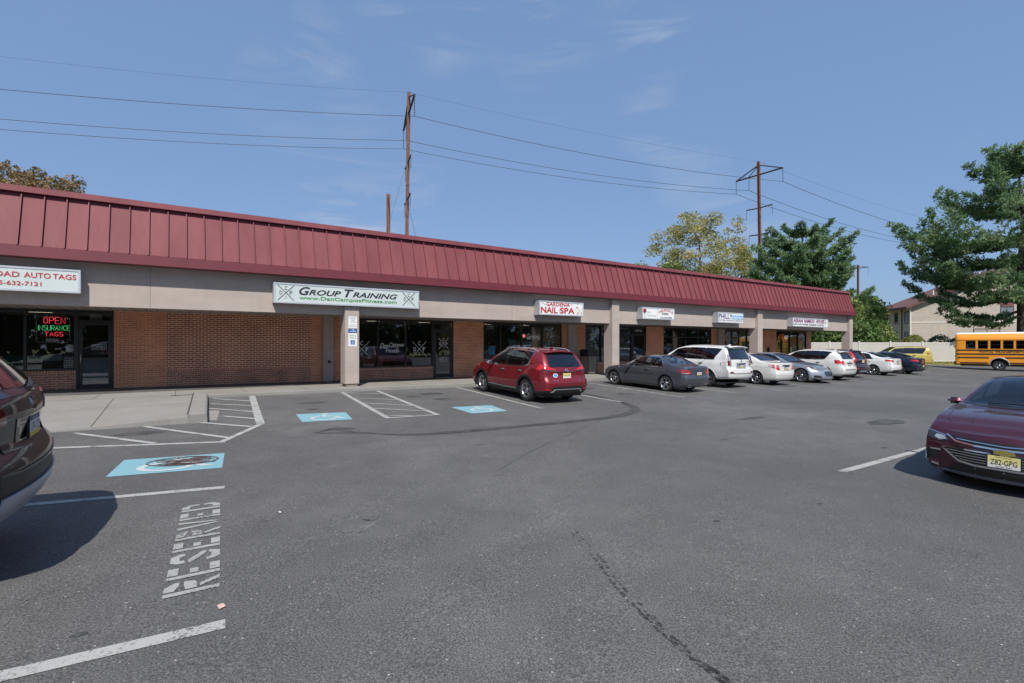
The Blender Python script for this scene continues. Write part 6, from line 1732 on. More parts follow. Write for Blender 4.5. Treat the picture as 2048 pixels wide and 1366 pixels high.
# --- plum sedan facing us at the right
MAL = dict(L=4.92, W=1.855, fo=.99, wb=2.83, Rw=.335, Ra=.385, rr=.23, spokes=(5, 'y'), paint='paint_plum', lip=.02, tumble=.42, bulge=(.17, .08), nu=110,
  top=[(.10, .74), (.22, .80), (.55, .90), (1.1, .985), (1.5, 1.02), (1.95, 1.22), (2.4, 1.40), (2.8, 1.46), (3.3, 1.455), (3.8, 1.33), (4.35, 1.12), (4.5, 1.09), (4.8, 1.06)],
  belt=[(.10, .69), (.35, .80), (.8, .88), (1.5, .95), (2.6, .98), (3.8, 1.02), (4.5, 1.03), (4.85, 1.0)],
  hw=[(0, .72), (.08, .83), (.25, .925), (.55, .975), (.99, 1.0), (3.5, 1.0), (4.2, .985), (4.6, .94), (4.8, .88), (4.92, .80)],
  front=[(.16, .10), (.26, .0), (.45, .0), (.62, .02), (.74, .08), (.85, .18)], rear=[(.2, .12), (.4, .0), (.7, .03), (1.0, .06)],
  zb=[(0, .19), (.6, .18), (1.5, .18), (3.2, .18), (4.4, .22), (4.92, .28)], ws=(1.46, 2.50), rw=(3.45, 4.3),
  wins=[(1.75, 2.30, 2.82, 2.78, 'c'), (2.86, 2.90, 3.60, 3.80, 'c')], dlo='bottom', doors=[(1.56, 2.82, 2.6), (2.85, 3.8, 3.6)], hdrop=.12, mirror=(1.92, 1.0), cab=4.2, pillar='black_gloss',
  badge=(0, .548, .05, 'bowtie'), plates=[(0, .435, 'NJ', ('Z82-GPG', 'New Jersey', 'Garden State'))],
  patches=[('headlight', 'front', [(.60, .605), (.70, .585), (.84, .625), (.905, .665), (.925, .73), (.90, .745), (.80, .715), (.62, .665)], 'lamp_black', .012, True, [('lens', [(.62, .615), (.70, .60), (.76, .63), (.74, .665), (.65, .655)], 'lamp_clear', .017), ('light_strip', [(.62, .662), (.80, .708), (.90, .738), (.90, .728), (.80, .698), (.63, .654)], 'chrome', .018)]),
           ('upper_grille', 'front', [(-.60, .672), (-.50, .618), (-.30, .598), (0, .592), (.30, .598), (.50, .618), (.60, .672), (.45, .672), (.2, .662), (0, .658), (-.2, .662), (-.45, .672)], 'bus_black', .010, False),
           ('lower_grille', 'front', rpoly([(-.64, .505), (-.45, .365), (-.3, .345), (.3, .345), (.45, .365), (.64, .505), (.55, .525), (.3, .515), (-.3, .515), (-.55, .525)], .03), 'bus_black', .010, False),
           ('air_dam', 'front', [(-.62, .215), (.62, .215), (.52, .315), (-.52, .315)], 'bus_black', .008, False), ('lower_lip', 'front', [(-.86, .155), (.86, .155), (.86, .205), (.6, .21), (-.6, .21), (-.86, .205)], 'grey_plastic', .016, False),
           ('fog_pocket', 'front', [(.70, .36), (.86, .30), (.90, .34), (.90, .455), (.72, .44)], 'bus_black', .010, True)],
  bands=[('grille_chrome', 'front', [(-.62, .680), (-.50, .612), (-.30, .590), (0, .583), (.30, .590), (.50, .612), (.62, .680)], .020, 'chrome', .018, False),
         ('grille_chrome', 'front', [(-.60, .520), (-.66, .508), (-.46, .362), (-.3, .336), (.3, .336), (.46, .362), (.66, .508), (.60, .520)], .024, 'chrome', .018, False),
         ('grille_chrome', 'front', [(-.60, .524), (-.3, .520), (.3, .520), (.60, .524)], .016, 'chrome', .018, False)]+
        [('grille_slat', 'front', [(-.60+.05*k, .49-.034*k), (-.3, .485-.034*k), (.3, .485-.034*k), (.60-.05*k, .49-.034*k)], .008, 'chrome', .016, False) for k in range(4)]+
        [('grille_slat', 'front', [(-.50, .645), (0, .625), (.50, .645)], .010, 'chrome', .016, False), ('fog_trim', 'front', [(.68, .46), (.88, .465)], .018, 'chrome', .016, True), ('fog_trim', 'front', [(.90, .40), (.87, .29), (.70, .255)], .022, 'chrome', .016, True),
         ('hood_seam', 'top', [(.24, .0), (.25, .35), (.32, .56), (.50, .70), (.9, .74), (1.45, .76)], .007, 'black_plastic', .0015, True), ('hood_crease', 'top', [(.45, .42), (1.4, .62)], .012, 'paint_plum', .006, True), ('bumper_seam', 'front', [(.93, .74), (.90, .60), (.92, .50)], .006, 'black_plastic', .002, True),
         ('dam_post', 'front', [(-.28, .22), (-.28, .31)], .014, 'grey_plastic', .014, True), ('dam_post', 'front', [(0, .22), (0, .31)], .014, 'grey_plastic', .014, False)])
o = car('plum_sedan', 'dark plum sedan facing us with chrome grille and yellow plate', 'car', MAL); place(o, 2.95+2.40, 19.30, LEFTW, wb=2.83)
# --- black SUV whose tail shows at the left
GMC = dict(L=4.63, W=1.84, fo=.92, wb=2.725, Rw=.36, Ra=.42, rr=.235, spokes=(5, 'star'), paint='paint_black', clad='black_plastic', zclad=.73, lip=.05, lipmat='black_plastic', lipoff=.012, nu=110,
  top=[(.05, .95), (.2, 1.06), (.6, 1.14), (1.22, 1.23), (1.7, 1.49), (2.1, 1.675), (2.5, 1.75), (3.1, 1.77), (3.6, 1.76), (4.12, 1.71)],
  belt=[(.05, .88), (.3, 1.0), (1.2, 1.16), (2.5, 1.18), (3.4, 1.20), (3.9, 1.24), (4.4, 1.25)],
  hw=hws(4.63, .78, .82), front=[(.2, .10), (.45, .0), (.8, .02), (1.0, .2)], rear=[(.36, .16), (.46, .06), (.60, .0), (.78, .0), (.86, .05), (.90, .09), (1.12, .06), (1.22, .08), (1.3, .14), (1.5, .32), (1.71, .50)],
  zb=[(0, .30), (.6, .28), (1.5, .28), (3.2, .28), (4.2, .36), (4.63, .42)], ws=(1.25, 2.10),
  wins=[(1.52, 2.02, 2.48, 2.44, 'p'), (2.54, 2.58, 3.36, 3.40, 'p'), (3.46, 3.44, 3.86, 3.70, 'p')], dlo='bottom', doors=[(1.30, 2.50, 2.32), (2.52, 3.50, 3.30)], hdrop=.13, mirror=(1.60, 1.20), cab=3.95,
  rg=[(-.62, 1.30), (.62, 1.30), (.55, 1.60), (.50, 1.65), (-.50, 1.65), (-.55, 1.60)], rails=(2.05, 3.85), spoiler=(4.18, 1.71, .60, 'paint_black'), rwiper=(1.265, .34), badge=(1, 1.17, .05, 'ring'),
  plates=[(1, .995, 'PA', ('LDW-1213', 'visitPA.com'))],
  patches=[('tail_light', 'rear', [(.56, 1.07), (.66, 1.065), (.90, 1.08), (.92, 1.18), (.86, 1.23), (.60, 1.20)], 'lamp_red_dark', .012, True), ('plate_recess', 'rear', [(-.33, .90), (.33, .90), (.40, 1.09), (-.40, 1.09)], 'black_gloss', .004, False),
           ('skid_trim', 'rear', [(-.80, .43), (.80, .43), (.76, .61), (-.76, .61)], 'silver_plastic', .016, False)],
  bands=[('tailgate_seam', 'rear', [(-.60, 1.27), (-.64, 1.05), (-.58, .87), (.58, .87), (.64, 1.05), (.60, 1.27)], .008, 'bus_black', .002, False), ('bumper_crease', 'rear', [(-.86, .77), (-.5, .74), (.5, .74), (.86, .77)], .014, 'paint_black', .010, False), ('spoiler_edge', 'rear', [(-.62, 1.255), (0, 1.265), (.62, 1.255)], .03, 'paint_black', .014, False)],
  exhausts=[(-.55, .40, .04, .05)])
o = car('black_suv', 'black SUV cut off by the left edge with its tail towards us', 'car', GMC); place(o, -6.75-2.36*1.12, 15.2, LEFTW, wb=2.725, k=1.12)
# --- dark blue car almost hidden at the right edge
BLU = dict(CCL); BLU.update(paint='paint_navy', dlo=None, trim='interior_dark', plates=[])
o = car('blue_sedan', 'dark blue sedan just peeping out behind the plum sedan at the right edge', 'car', BLU); place(o, xy=(30.6, 25.5), fwd=(-.9, -.4), wb=2.76)
# ================================================================== trees, fence, bus, house, power line
RT = random.Random(21)
def unit(rr):
    while True:
        v = Vector((rr.uniform(-1, 1), rr.uniform(-1, 1), rr.uniform(-1, 1)))
        if .05 < v.length < 1: return v.normalized()
def leaf(vs, fs, c, size, rr, up=.3, ar=.6):
    n = (unit(rr)+Vector((0, 0, up))).normalized(); a = n.orthogonal().normalized(); b = n.cross(a)
    th = rr.uniform(0, 6.28); a, b = a*math.cos(th)+b*math.sin(th), b*math.cos(th)-a*math.sin(th)
    k = len(vs); s = size*rr.uniform(.6, 1.25)
    vs += [c-a*s, c+b*s*ar+n*s*.15, c+a*s, c-b*s*ar+n*s*.15]; fs.append((k, k+1, k+2, k+3))
def crown_mesh(name, parent, clumps, leaves, size, mat, seed, spread=1.0, flat=.8):
    rr = random.Random(seed); vs = []; fs = []
    for (c, r) in clumps:
        c = Vector(c)
        for _ in range(int(leaves*r*r)):
            d = unit(rr)*(r*rr.random()**.45*spread); d.z *= flat
            leaf(vs, fs, c+d, size, rr)
    mb = MB(); mb.add(vs, fs, mat); return mb.build(name, parent, False)
def limb(mb, a, b, r0, r1, rr, bend=.12, mat='bark', n=5, seg=6):
    a = Vector(a); b = Vector(b); d = b-a; o = d.orthogonal().normalized()*d.length*bend*rr.uniform(-1, 1)+Vector((0, 0, d.length*bend*.5))
    pts = [a+d*(i/seg)+o*math.sin(math.pi*i/seg) for i in range(seg+1)]
    mb.tube(pts, [r0+(r1-r0)*i/seg for i in range(seg+1)], mat, n)
def broadleaf(name, label, base, h, crown, nclump, cr, leaves, size, mat, seed, group=None, bark='bark', trunk_r=.25, hollow=.35, limbs=14):
    """crown: (dx,dy,z,rx,ry,rz) relative to base."""
    rr = random.Random(seed); o = thing(name, label, 'tree', base, 0, group)
    cx, cy, cz, rx, ry, rz = crown; clumps = []
    for _ in range(nclump):
        d = unit(rr); k = (hollow+(1-hollow)*rr.random())**.7
        clumps.append(((cx+d.x*rx*k, cy+d.y*ry*k, cz+d.z*rz*k*(1.0 if d.z > 0 else .8)), cr*rr.uniform(.55, 1.25)))
    mb = MB(); top = Vector((cx*.6, cy*.6, cz+rz*.35)); limb(mb, (0, 0, -.4), top, trunk_r, trunk_r*.3, rr, .04, bark, 8, 10)
    for c, r in rr.sample(clumps, min(limbs, len(clumps))):
        t = rr.uniform(.35, .85); limb(mb, top*t, c, trunk_r*.35*(1.1-t*.6), .02, rr, .15, bark, 5, 6)
    mb.build('trunk', o)
    crown_mesh('crown', o, clumps, leaves, size, mat, seed+1)
    return o
def pine(name, label, base, h, z0, reach, seed, group=None, nb=70, side=None, dens=1.0, tuft=.45, trunk_r=.32, up=.12, whorls=None):
    """a soft-needled pine; reach(u) is the branch length at height share u."""
    rr = random.Random(seed); o = thing(name, label, 'tree', base, 0, group)
    mb = MB(); n = 12
    tp = [Vector((.25*math.sin(i*.9), .2*math.sin(i*.7+1), -.5+(h+.5)*i/n)) for i in range(n+1)]
    mb.tube(tp, [trunk_r*(1-i/n)**.8+.03 for i in range(n+1)], 'bark', 9)
    vs = []; fs = []
    def tuft_at(p, d, r):
        # a spray of thin needle blades round the direction d
        for _ in range(int(13*dens)):
            q = (d*.55+unit(rr)*.9+Vector((0, 0, .35))).normalized(); w = q.orthogonal().normalized(); th = rr.uniform(0, 6.28)
            w = (w*math.cos(th)+q.cross(w)*math.sin(th))*r*rr.uniform(.10, .17); l = r*rr.uniform(.6, 1.15); k = len(vs)
            p2 = p+unit(rr)*r*.35
            vs.extend([p2-w*.5, p2+q*l*.55-w, p2+q*l, p2+q*l*.55+w]); fs.append((k, k+1, k+2, k+3))
    for b in range(nb):
        w = whorls[b % len(whorls)] if whorls else None
        u = (b+rr.uniform(0, .9))/nb
        u = w+rr.uniform(-.012, .012) if whorls else round(u*11)/11*.75+u*.25
        z = z0+(h-z0)*u; az = b*2.399+rr.uniform(-.3, .3)
        if side is not None and rr.random() < .45: az = side+rr.uniform(-.8, .8)
        ln = reach(u)*rr.uniform(.7, 1.06)*(.62+.38*abs(math.cos(az)) if whorls else 1)
        if ln < .4: continue
        d = Vector((math.cos(az), math.sin(az), 0)); rise = (up-.08+rr.uniform(-.03, .03)+.14*u) if whorls else up*rr.uniform(-.4, 1.6)+.35*u
        m = 9; pts = [Vector((0, 0, z))+d*ln*(i/m)+Vector((0, 0, ln*(rise*(i/m)-.16*math.sin(math.pi*i/m*.9)+.14*(i/m)**3)))+unit(rr)*.03*ln for i in range(m+1)]
        mb.tube(pts, [max(.012, trunk_r*.32*(1-u*.6)*(1-i/m)) for i in range(m+1)], 'bark', 5)
        nt = int(ln*3.3)+2; sdir = d.cross(Vector((0, 0, 1)))
        for k in range(nt):
            t = .16+.84*(k+rr.random())/nt; i = min(m-1, int(t*m)); p = pts[i].lerp(pts[i+1], t*m-i)
            wid = min(1.5, ln*.30*(1.15-t)*1.1)+.15
            for _ in range(4 if whorls else 3):
                s_ = rr.uniform(-1, 1); q = p+sdir*s_*wid+d*abs(s_)*wid*.5+Vector((0, 0, rr.uniform(-.04, .09)+.06*abs(s_)))
                tuft_at(q, (d+sdir*s_*.8+Vector((0, 0, .3))).normalized(), tuft*rr.uniform(.75, 1.2))
    mb.build('trunk', o)
    c = MB(); c.add(vs, fs, 'leaf_pine'); c.build('crown', o, False)
    return o
# big pine at the right
def reach_a(u): return 10.3*(.82+.28*math.sin(math.pi*min(1, u*1.25))-.62*max(0, u-.55)) if u < .97 else 3
pine('pine_tree', 'tall spreading pine rising behind the school bus at the right', (52.6, 51.6, .1), 21.0, 5.0, reach_a, 5, 'pines behind the lot', nb=62, side=math.pi*1.02, dens=1.1, tuft=.44, trunk_r=.5, whorls=[.0, .13, .24, .36, .47, .70, .80, .90, .97, .24, .47, .70, .36])
# pine behind the roof
def reach_b(u): return 8.6*(1.0-.42*u) if u < .85 else 3.6
pine('pine_tree', 'dark green pine with upswept limbs behind the roof near the second pylon', (40.2, 69, 0), 18.2, 5.5, reach_b, 9, 'pines behind the lot', nb=64, dens=1.1, tuft=.5, trunk_r=.4, up=.34, whorls=[.1, .25, .36, .47, .57, .67, .78, .9, .5, .3])
broadleaf('turning_tree', 'yellowing broadleaf tree standing behind the roof left of the pine', (23.6, 63, 0), 19, (0, 0, 13.0, 5.9, 5.4, 6.2), 115, 1.1, 120, .15, 'leaf_yellow', 31, None, 'pale_bark', .28)
broadleaf('brown_tree', 'brownish broadleaf tree topping the roof at the far left', (-44.5, 46, 0), 17, (0, 0, 13.6, 6.9, 5.5, 5.0), 105, 1.15, 150, .17, 'leaf_brown', 35, None, 'bark', .25)
broadleaf('low_tree', 'low green tree just clearing the roof left of the yellowing tree', (17.8, 62, 0), 12, (0, 0, 9.9, 3.4, 3, 2.4), 30, 1.1, 130, .18, 'leaf_green', 37)
broadleaf('thin_tree', 'thin leafy tree wrapped about the second pylon behind the roof', (37.6, 78.5, 0), 19, (0, 0, 14.8, 2.7, 2.5, 4.6), 34, .85, 100, .18, 'leaf_green', 39)
bb = [(32.5, 60, 4.6, 3.2, 2.7, 'leaf_green'), (36.8, 60.5, 5.4, 3.0, 3.0, 'leaf_yellow2'), (41.0, 58.5, 4.6, 2.1, 2.7, 'leaf_green'), (42.6, 61.5, 5.2, 2.5, 3.0, 'leaf_green'), (61.0, 87, 7.6, 3.0, 3.2, 'leaf_green'), (39.6, 54.2, 2.6, 1.5, 1.5, 'leaf_green'), (36.4, 54.0, 2.8, 2.0, 1.6, 'leaf_dark2'), (32.6, 53.8, 2.9, 2.2, 1.6, 'leaf_dark2')]
leafmat('leaf_yellow2', [(.09, .13, .03), (.17, .20, .05), (.27, .26, .075), (.33, .28, .10)], .5, .35)
leafmat('leaf_dark2', [(.04, .085, .022), (.075, .135, .036), (.12, .19, .055), (.18, .23, .08)], .6, .3)
LB = ['bushy green tree behind the white fence, seen under the end of the canopy', 'olive bushy tree behind the fence beside the last column', 'tall green bushy tree behind the fence right of the roof corner', 'rounded green tree behind the fence at the left gable of the house', 'green tree far behind the fence with a ragged top beside the house',
      'low green shrub rising behind the fence beside the house wall', 'low dark shrub behind the fence right of the last column', 'low dark shrub behind the fence under the canopy end']
for i, (x, y, z, r, rz, m) in enumerate(bb):
    broadleaf('bushy_tree' if i < 5 else 'shrub', LB[i], (x, y, .1), z+rz, (0, 0, z, r, r*.9, rz), int(26+6*r*rz), 1.0, 110, .17, m, 50+i, 'greenery behind the fence', 'bark', .15, .45, 9)
def bush(name, label, base, rx, ry, rz, mat, seed, n=3800, size=.07):
    rr = random.Random(seed); o = thing(name, label, 'shrub', base, 0); vs = []; fs = []
    for _ in range(n):
        d = unit(rr); d.z = abs(d.z); k = rr.uniform(.86, 1.02)*(1+.05*math.sin(7*d.x+3*d.y)); leaf(vs, fs, Vector((d.x*rx*k, d.y*ry*k, d.z*rz*k)), size, rr, .6)
    mb = MB(); mb.add(vs, fs, mat); mb.build('foliage', o, False)
    mb = MB(); limb(mb, (0, 0, -.2), (0, 0, rz*.6), .06, .03, rr); mb.build('stem', o)
bush('clipped_bush', 'clipped yellow-green dome bush showing above the fence before the house', (41.9, 52.2, 1.2), 1.3, 1.0, 1.68, 'leaf_hedge', 61)
for i, (x, y, w, hh) in enumerate(((44.6, 52.2, 1.3, 1.9), (46.6, 52.3, 1.2, 1.6))):
    bush('dark_bush', ['dark blue-green bush above the fence right of the clipped dome', 'dark blue-green bush above the fence next to the bus tail'][i], (x, y, 1.0), w, 1.1, hh, 'leaf_blue', 63+i, 1500, .10)
# the wood across the road behind the camera, seen mirrored in the shop glass
def wood():
    rr = random.Random(77); vs = []; fs = []
    for k in range(96):
        x = -85+2.9*k+rr.uniform(-1.5, 1.5); y = -34+rr.uniform(-5, 3)-.12*max(0, x-40); h = rr.uniform(5, 8.5)
        for _ in range(9):
            c = Vector((x+rr.uniform(-2.6, 2.6), y+rr.uniform(-2, 2), rr.uniform(1.0, h))); r = rr.uniform(1.3, 2.4)
            for _ in range(52): leaf(vs, fs, c+unit(rr)*r*rr.random()**.4, .62, rr)
    for k in range(44):
        x = 96+rr.uniform(-4, 5); y = -52+2.9*k+rr.uniform(-1.5, 1.5); h = rr.uniform(6, 10)
        for _ in range(9):
            c = Vector((x+rr.uniform(-2, 2), y+rr.uniform(-2.6, 2.6), rr.uniform(.6, h))); r = rr.uniform(1.3, 2.4)
            for _ in range(46): leaf(vs, fs, c+unit(rr)*r*rr.random()**.4, .62, rr)
    mb = MB(); mb.add(vs, fs, 'leaf_dark'); mb.build('woods', None, False, kind='stuff')
wood()
# ------------------------------------------------------------------ grass verge and white vinyl fence
FY = 50.5
mb = MB(); xs = [24+2*i for i in range(22)]; vs = []; fs = []
for x in xs:
    for (y, z) in ((47.0, None), (47.6, .03), (48.6, .10), (50.3, .14), (64, .16), (100, .2)):
        vs.append((x, y+.15*math.sin(x*1.3)*(z is None), (gz(x, y)-.06 if z is None else z)))
for i in range(len(xs)-1):
    for j in range(5): fs.append((i*6+j, (i+1)*6+j, (i+1)*6+j+1, i*6+j+1))
mb.add(vs, fs, 'verge_grass'); plain('verge_grass', (.20, .185, .055), .95, var=.45, nscale=2.2)
for m_ in [M['verge_grass']]: mb.mats = ['verge_grass']
mb.build('grass_verge', None, False, kind='structure')
mb = MB(); vs = []; fs = []
for _ in range(5200):
    x = RT.uniform(30, 62); y = RT.uniform(47.4, 50.3); h = RT.uniform(.05, .14); a = RT.uniform(0, 3.1); w = .03; k = len(vs); z = .02+.12*min(1, (y-47.4)/2)
    vs += [(x-w*math.cos(a), y-w*math.sin(a), z), (x+w*math.cos(a), y+w*math.sin(a), z), (x+RT.uniform(-.05, .05), y+RT.uniform(-.05, .05), z+h)]; fs.append((k, k+1, k+2))
mb.add(vs, fs, 'verge_grass'); mb.build('grass', None, False, kind='stuff')
fe = thing('vinyl_fence', 'long white vinyl privacy fence along the grass verge', 'fence', (28.6, FY, .12))
posts = [28.9, 32.05, 35.05, 38.2, 41.4, 44.85, 48.0, 51.2, 54.4]
for i, p in enumerate(posts):
    mb = MB(); x = p-28.6; mb.box(x-.075, x+.075, -.075, .075, -.2, 2.04, 'vinyl_post'); mb.box(x-.09, x+.09, -.09, .09, 2.04, 2.06, 'vinyl_post')
    mb.add([(x-.09, -.09, 2.06), (x+.09, -.09, 2.06), (x+.09, .09, 2.06), (x-.09, .09, 2.06), (x, 0, 2.12)], [(0, 1, 4), (1, 2, 4), (2, 3, 4), (3, 0, 4)], 'vinyl_post'); mb.build('post', fe)
for a, b in zip(posts, posts[1:]):
    mb = MB(); a -= 28.6; b -= 28.6
    mb.box(a+.075, b-.075, -.03, .03, 1.86, 2.0, 'vinyl_post'); mb.box(a+.075, b-.075, -.03, .03, .04, .18, 'vinyl_post')
    n = int((b-a-.15)/.16); w = (b-a-.15)/n
    for k in range(n): mb.box(a+.075+k*w, a+.075+(k+1)*w-.006, -.012, .012, .18, 1.86, 'vinyl_fence')
    mb.build('panel', fe)
# ------------------------------------------------------------------ school bus
def bus():
    a = math.atan2(-.67, .742); x0, y0 = 37.05, 41.75; z0 = gz(39, 40)
    o = thing('school_bus', 'yellow school bus with black rub rails parked before the pine', 'bus', (x0, y0, z0), a)
    Wd = 2.3; Ln = 7.2
    prof = [(0, .52), (0, 2.50), (.03, 2.66), (.12, 2.84), (.30, 2.98), (.6, 3.07), (1.15, 3.11)]
    full = prof+[(Wd-p, z) for p, z in prof[-2::-1]]
    mb = MB()
    def ringpts(x, k, dz=0): return [(x, (p-Wd/2)*k+Wd/2, z if i not in () else z) for i, (p, z) in enumerate(full)]
    secs = [(-.02, .90, .12), (.0, .94, .07), (.10, .985, .02), (.25, 1, 0), (Ln-.3, 1, 0), (Ln, .94, .06)]
    vs = []; fs = []; n = len(full); cols = []
    for x, k, dz in secs: vs += [(x, (p-Wd/2)*k+Wd/2, z-(dz if z > 2.4 else 0)*(1 if z > 2.6 else .6)) for p, z in full]
    yf = []; wf_ = []
    for i in range(len(secs)-1):
        for j in range(n-1):
            (wf_ if 4 <= j <= n-6 else yf).append((i*n+j, (i+1)*n+j, (i+1)*n+j+1, i*n+j+1))
    # openings for the windows are left in the near side
    mb.add(vs, [f for f in yf if f[0] % n not in (0,)], 'bus_yellow', True)
    mb.add(vs[:n], [tuple(range(n))], 'bus_yellow'); mb.add(vs[-n:], [tuple(range(n))], 'bus_yellow')
    wins = []; xw = .62
    while xw+.60 < Ln-.8: wins.append((xw, xw+.60)); xw += .735
    ZL, ZH_ = 1.76, 2.42
    # side walls
    for yy, nm in ((0, 1), (Wd, -1)):
        cuts = [.25]+[v for w_ in wins for v in w_]+[Ln-.3]
        def quad(xa, xb, za, zb): mb.add([(xa, yy, za), (xb, yy, za), (xb, yy, zb), (xa, yy, zb)], [(0, 1, 2, 3)], 'bus_yellow')
        wx_ = 2.62; r = .56
        def low(xa, xb): quad(xa, xb, .52, ZL)
        low(.25, wx_-r)
        m = 14
        for k in range(m):
            a0 = math.pi*(1-k/m); a1 = math.pi*(1-(k+1)/m); p, q = wx_+r*math.cos(a0), wx_+r*math.cos(a1)
            za, zb_ = .46+r*math.sin(a0), .46+r*math.sin(a1); mb.add([(p, yy, max(.52, za)), (q, yy, max(.52, zb_)), (q, yy, ZL), (p, yy, ZL)], [(0, 1, 2, 3)], 'bus_yellow')
        low(wx_+r, Ln-.3); quad(.25, Ln-.3, ZH_, 2.5)
        for i in range(0, len(cuts), 2): quad(cuts[i], cuts[i+1], ZL, ZH_)
    sv = [v for v in vs]
    for (xa, xb, sa, sb) in ((0, .25, 1, 3), (Ln-.3, Ln, 4, 5)):
        for side in (0, n-2):
            for i in range(sa, sb): mb.add([vs[i*n+side], vs[(i+1)*n+side], vs[(i+1)*n+side+1], vs[i*n+side+1]], [(0, 1, 2, 3)], 'bus_yellow')
    mb.build('body', o, False)
    mb = MB(); mb.add(vs, wf_, 'bus_white', True); mb.build('roof', o, False)
    for xa, xb in wins:
        mb = MB(); zt = (ZL+ZH_)/2
        for (p, q, r_, s_) in ((xa, xb, ZL, ZL+.03), (xa, xb, ZH_-.03, ZH_), (xa, xa+.03, ZL+.03, ZH_-.03), (xb-.03, xb, ZL+.03, ZH_-.03), (xa+.03, xb-.03, zt-.012, zt+.012)): mb.box(p, q, -.008, .03, r_, s_, 'bus_black')
        w = mb.build('window', o); g = MB(); g.add([(xa, .015, ZL), (xb, .015, ZL), (xb, .015, ZH_), (xa, .015, ZH_)], [(0, 1, 2, 3)], 'privacy_glass'); g.build('pane', w)
        g = MB(); g.add([(xa, Wd-.015, ZL), (xb, Wd-.015, ZL), (xb, Wd-.015, ZH_), (xa, Wd-.015, ZH_)], [(0, 1, 2, 3)], 'privacy_glass'); g.build('window', o)
    for z, xa, xb in ((1.655, .10, Ln-.2), (1.335, -.01, Ln-.2), (1.05, .12, 2.0), (1.05, 2.95, Ln-.4), (.62, .28, 1.95), (.62, 3.2, Ln-.4)):
        mb = MB(); mb.prism([(-.03, z-.035), (-.03, z+.035), (0, z+.045), (0, z-.045)], xa, xb, 'bus_black'); mb.build('rub_rail', o)
    mb = MB(); mb.prism([(-.03, 2.49), (-.03, 2.515), (0, 2.53), (0, 2.49)], .1, Ln-.3, 'bus_yellow'); mb.build('drip_rail', o)
    mb = MB(); text_into(mb, 'TOTAL TRANSPORTATION CORP.', (1.42, -.006, 1.435), (1, 0, 0), (0, 0, 1), 4.2, .14, 'bus_black', offset=.022); mb.build('lettering', o, False)
    mb = MB(); mb.box(-.10, .45, .1, Wd-.1, .42, .62, 'bus_black'); mb.box(-.12, -.03, 0, Wd, .45, .68, 'bus_black'); mb.build('bumper', o)
    mb = MB(); mb.box(.3, Ln-.2, .25, Wd-.25, .35, .60, 'bus_black'); mb.box(.3, Ln-.3, .1, Wd-.1, .95, 1.0, 'interior_dark'); mb.build('chassis', o)
    for k in range(6):
        mb = MB(); x = .7+.95*k
        for y in (.25, 1.35): mb.rbox(x, x+.14, y, y+.75, 1.0, 1.95, .05, 'interior_dark')
        mb.build('seat', o)
    pts = [(2.62+.575*math.cos(math.pi*(1-k/16)), -.012, .46+.575*math.sin(math.pi*(1-k/16))) for k in range(17)]
    mb = MB(); mb.tube(pts, .035, 'silver_plastic', 6); mb.build('wheel_arch', o)
    for yy, sd in ((.22, -1), (Wd-.22, 1)):
        wheel(o, 2.62, yy, .42, .42, .26, .225, 5, 'plain', sd); wheel(o, 6.3, yy, .42, .42, .26, .225, 5, 'plain', sd)
    mb = MB(); mb.rbox(-.05, .02, .15, .3, 1.05, 1.2, .03, 'lamp_red'); mb.rbox(-.03, .05, .15, .35, 2.62, 2.78, .04, 'lamp_red'); mb.build('tail_light', o)
bus()
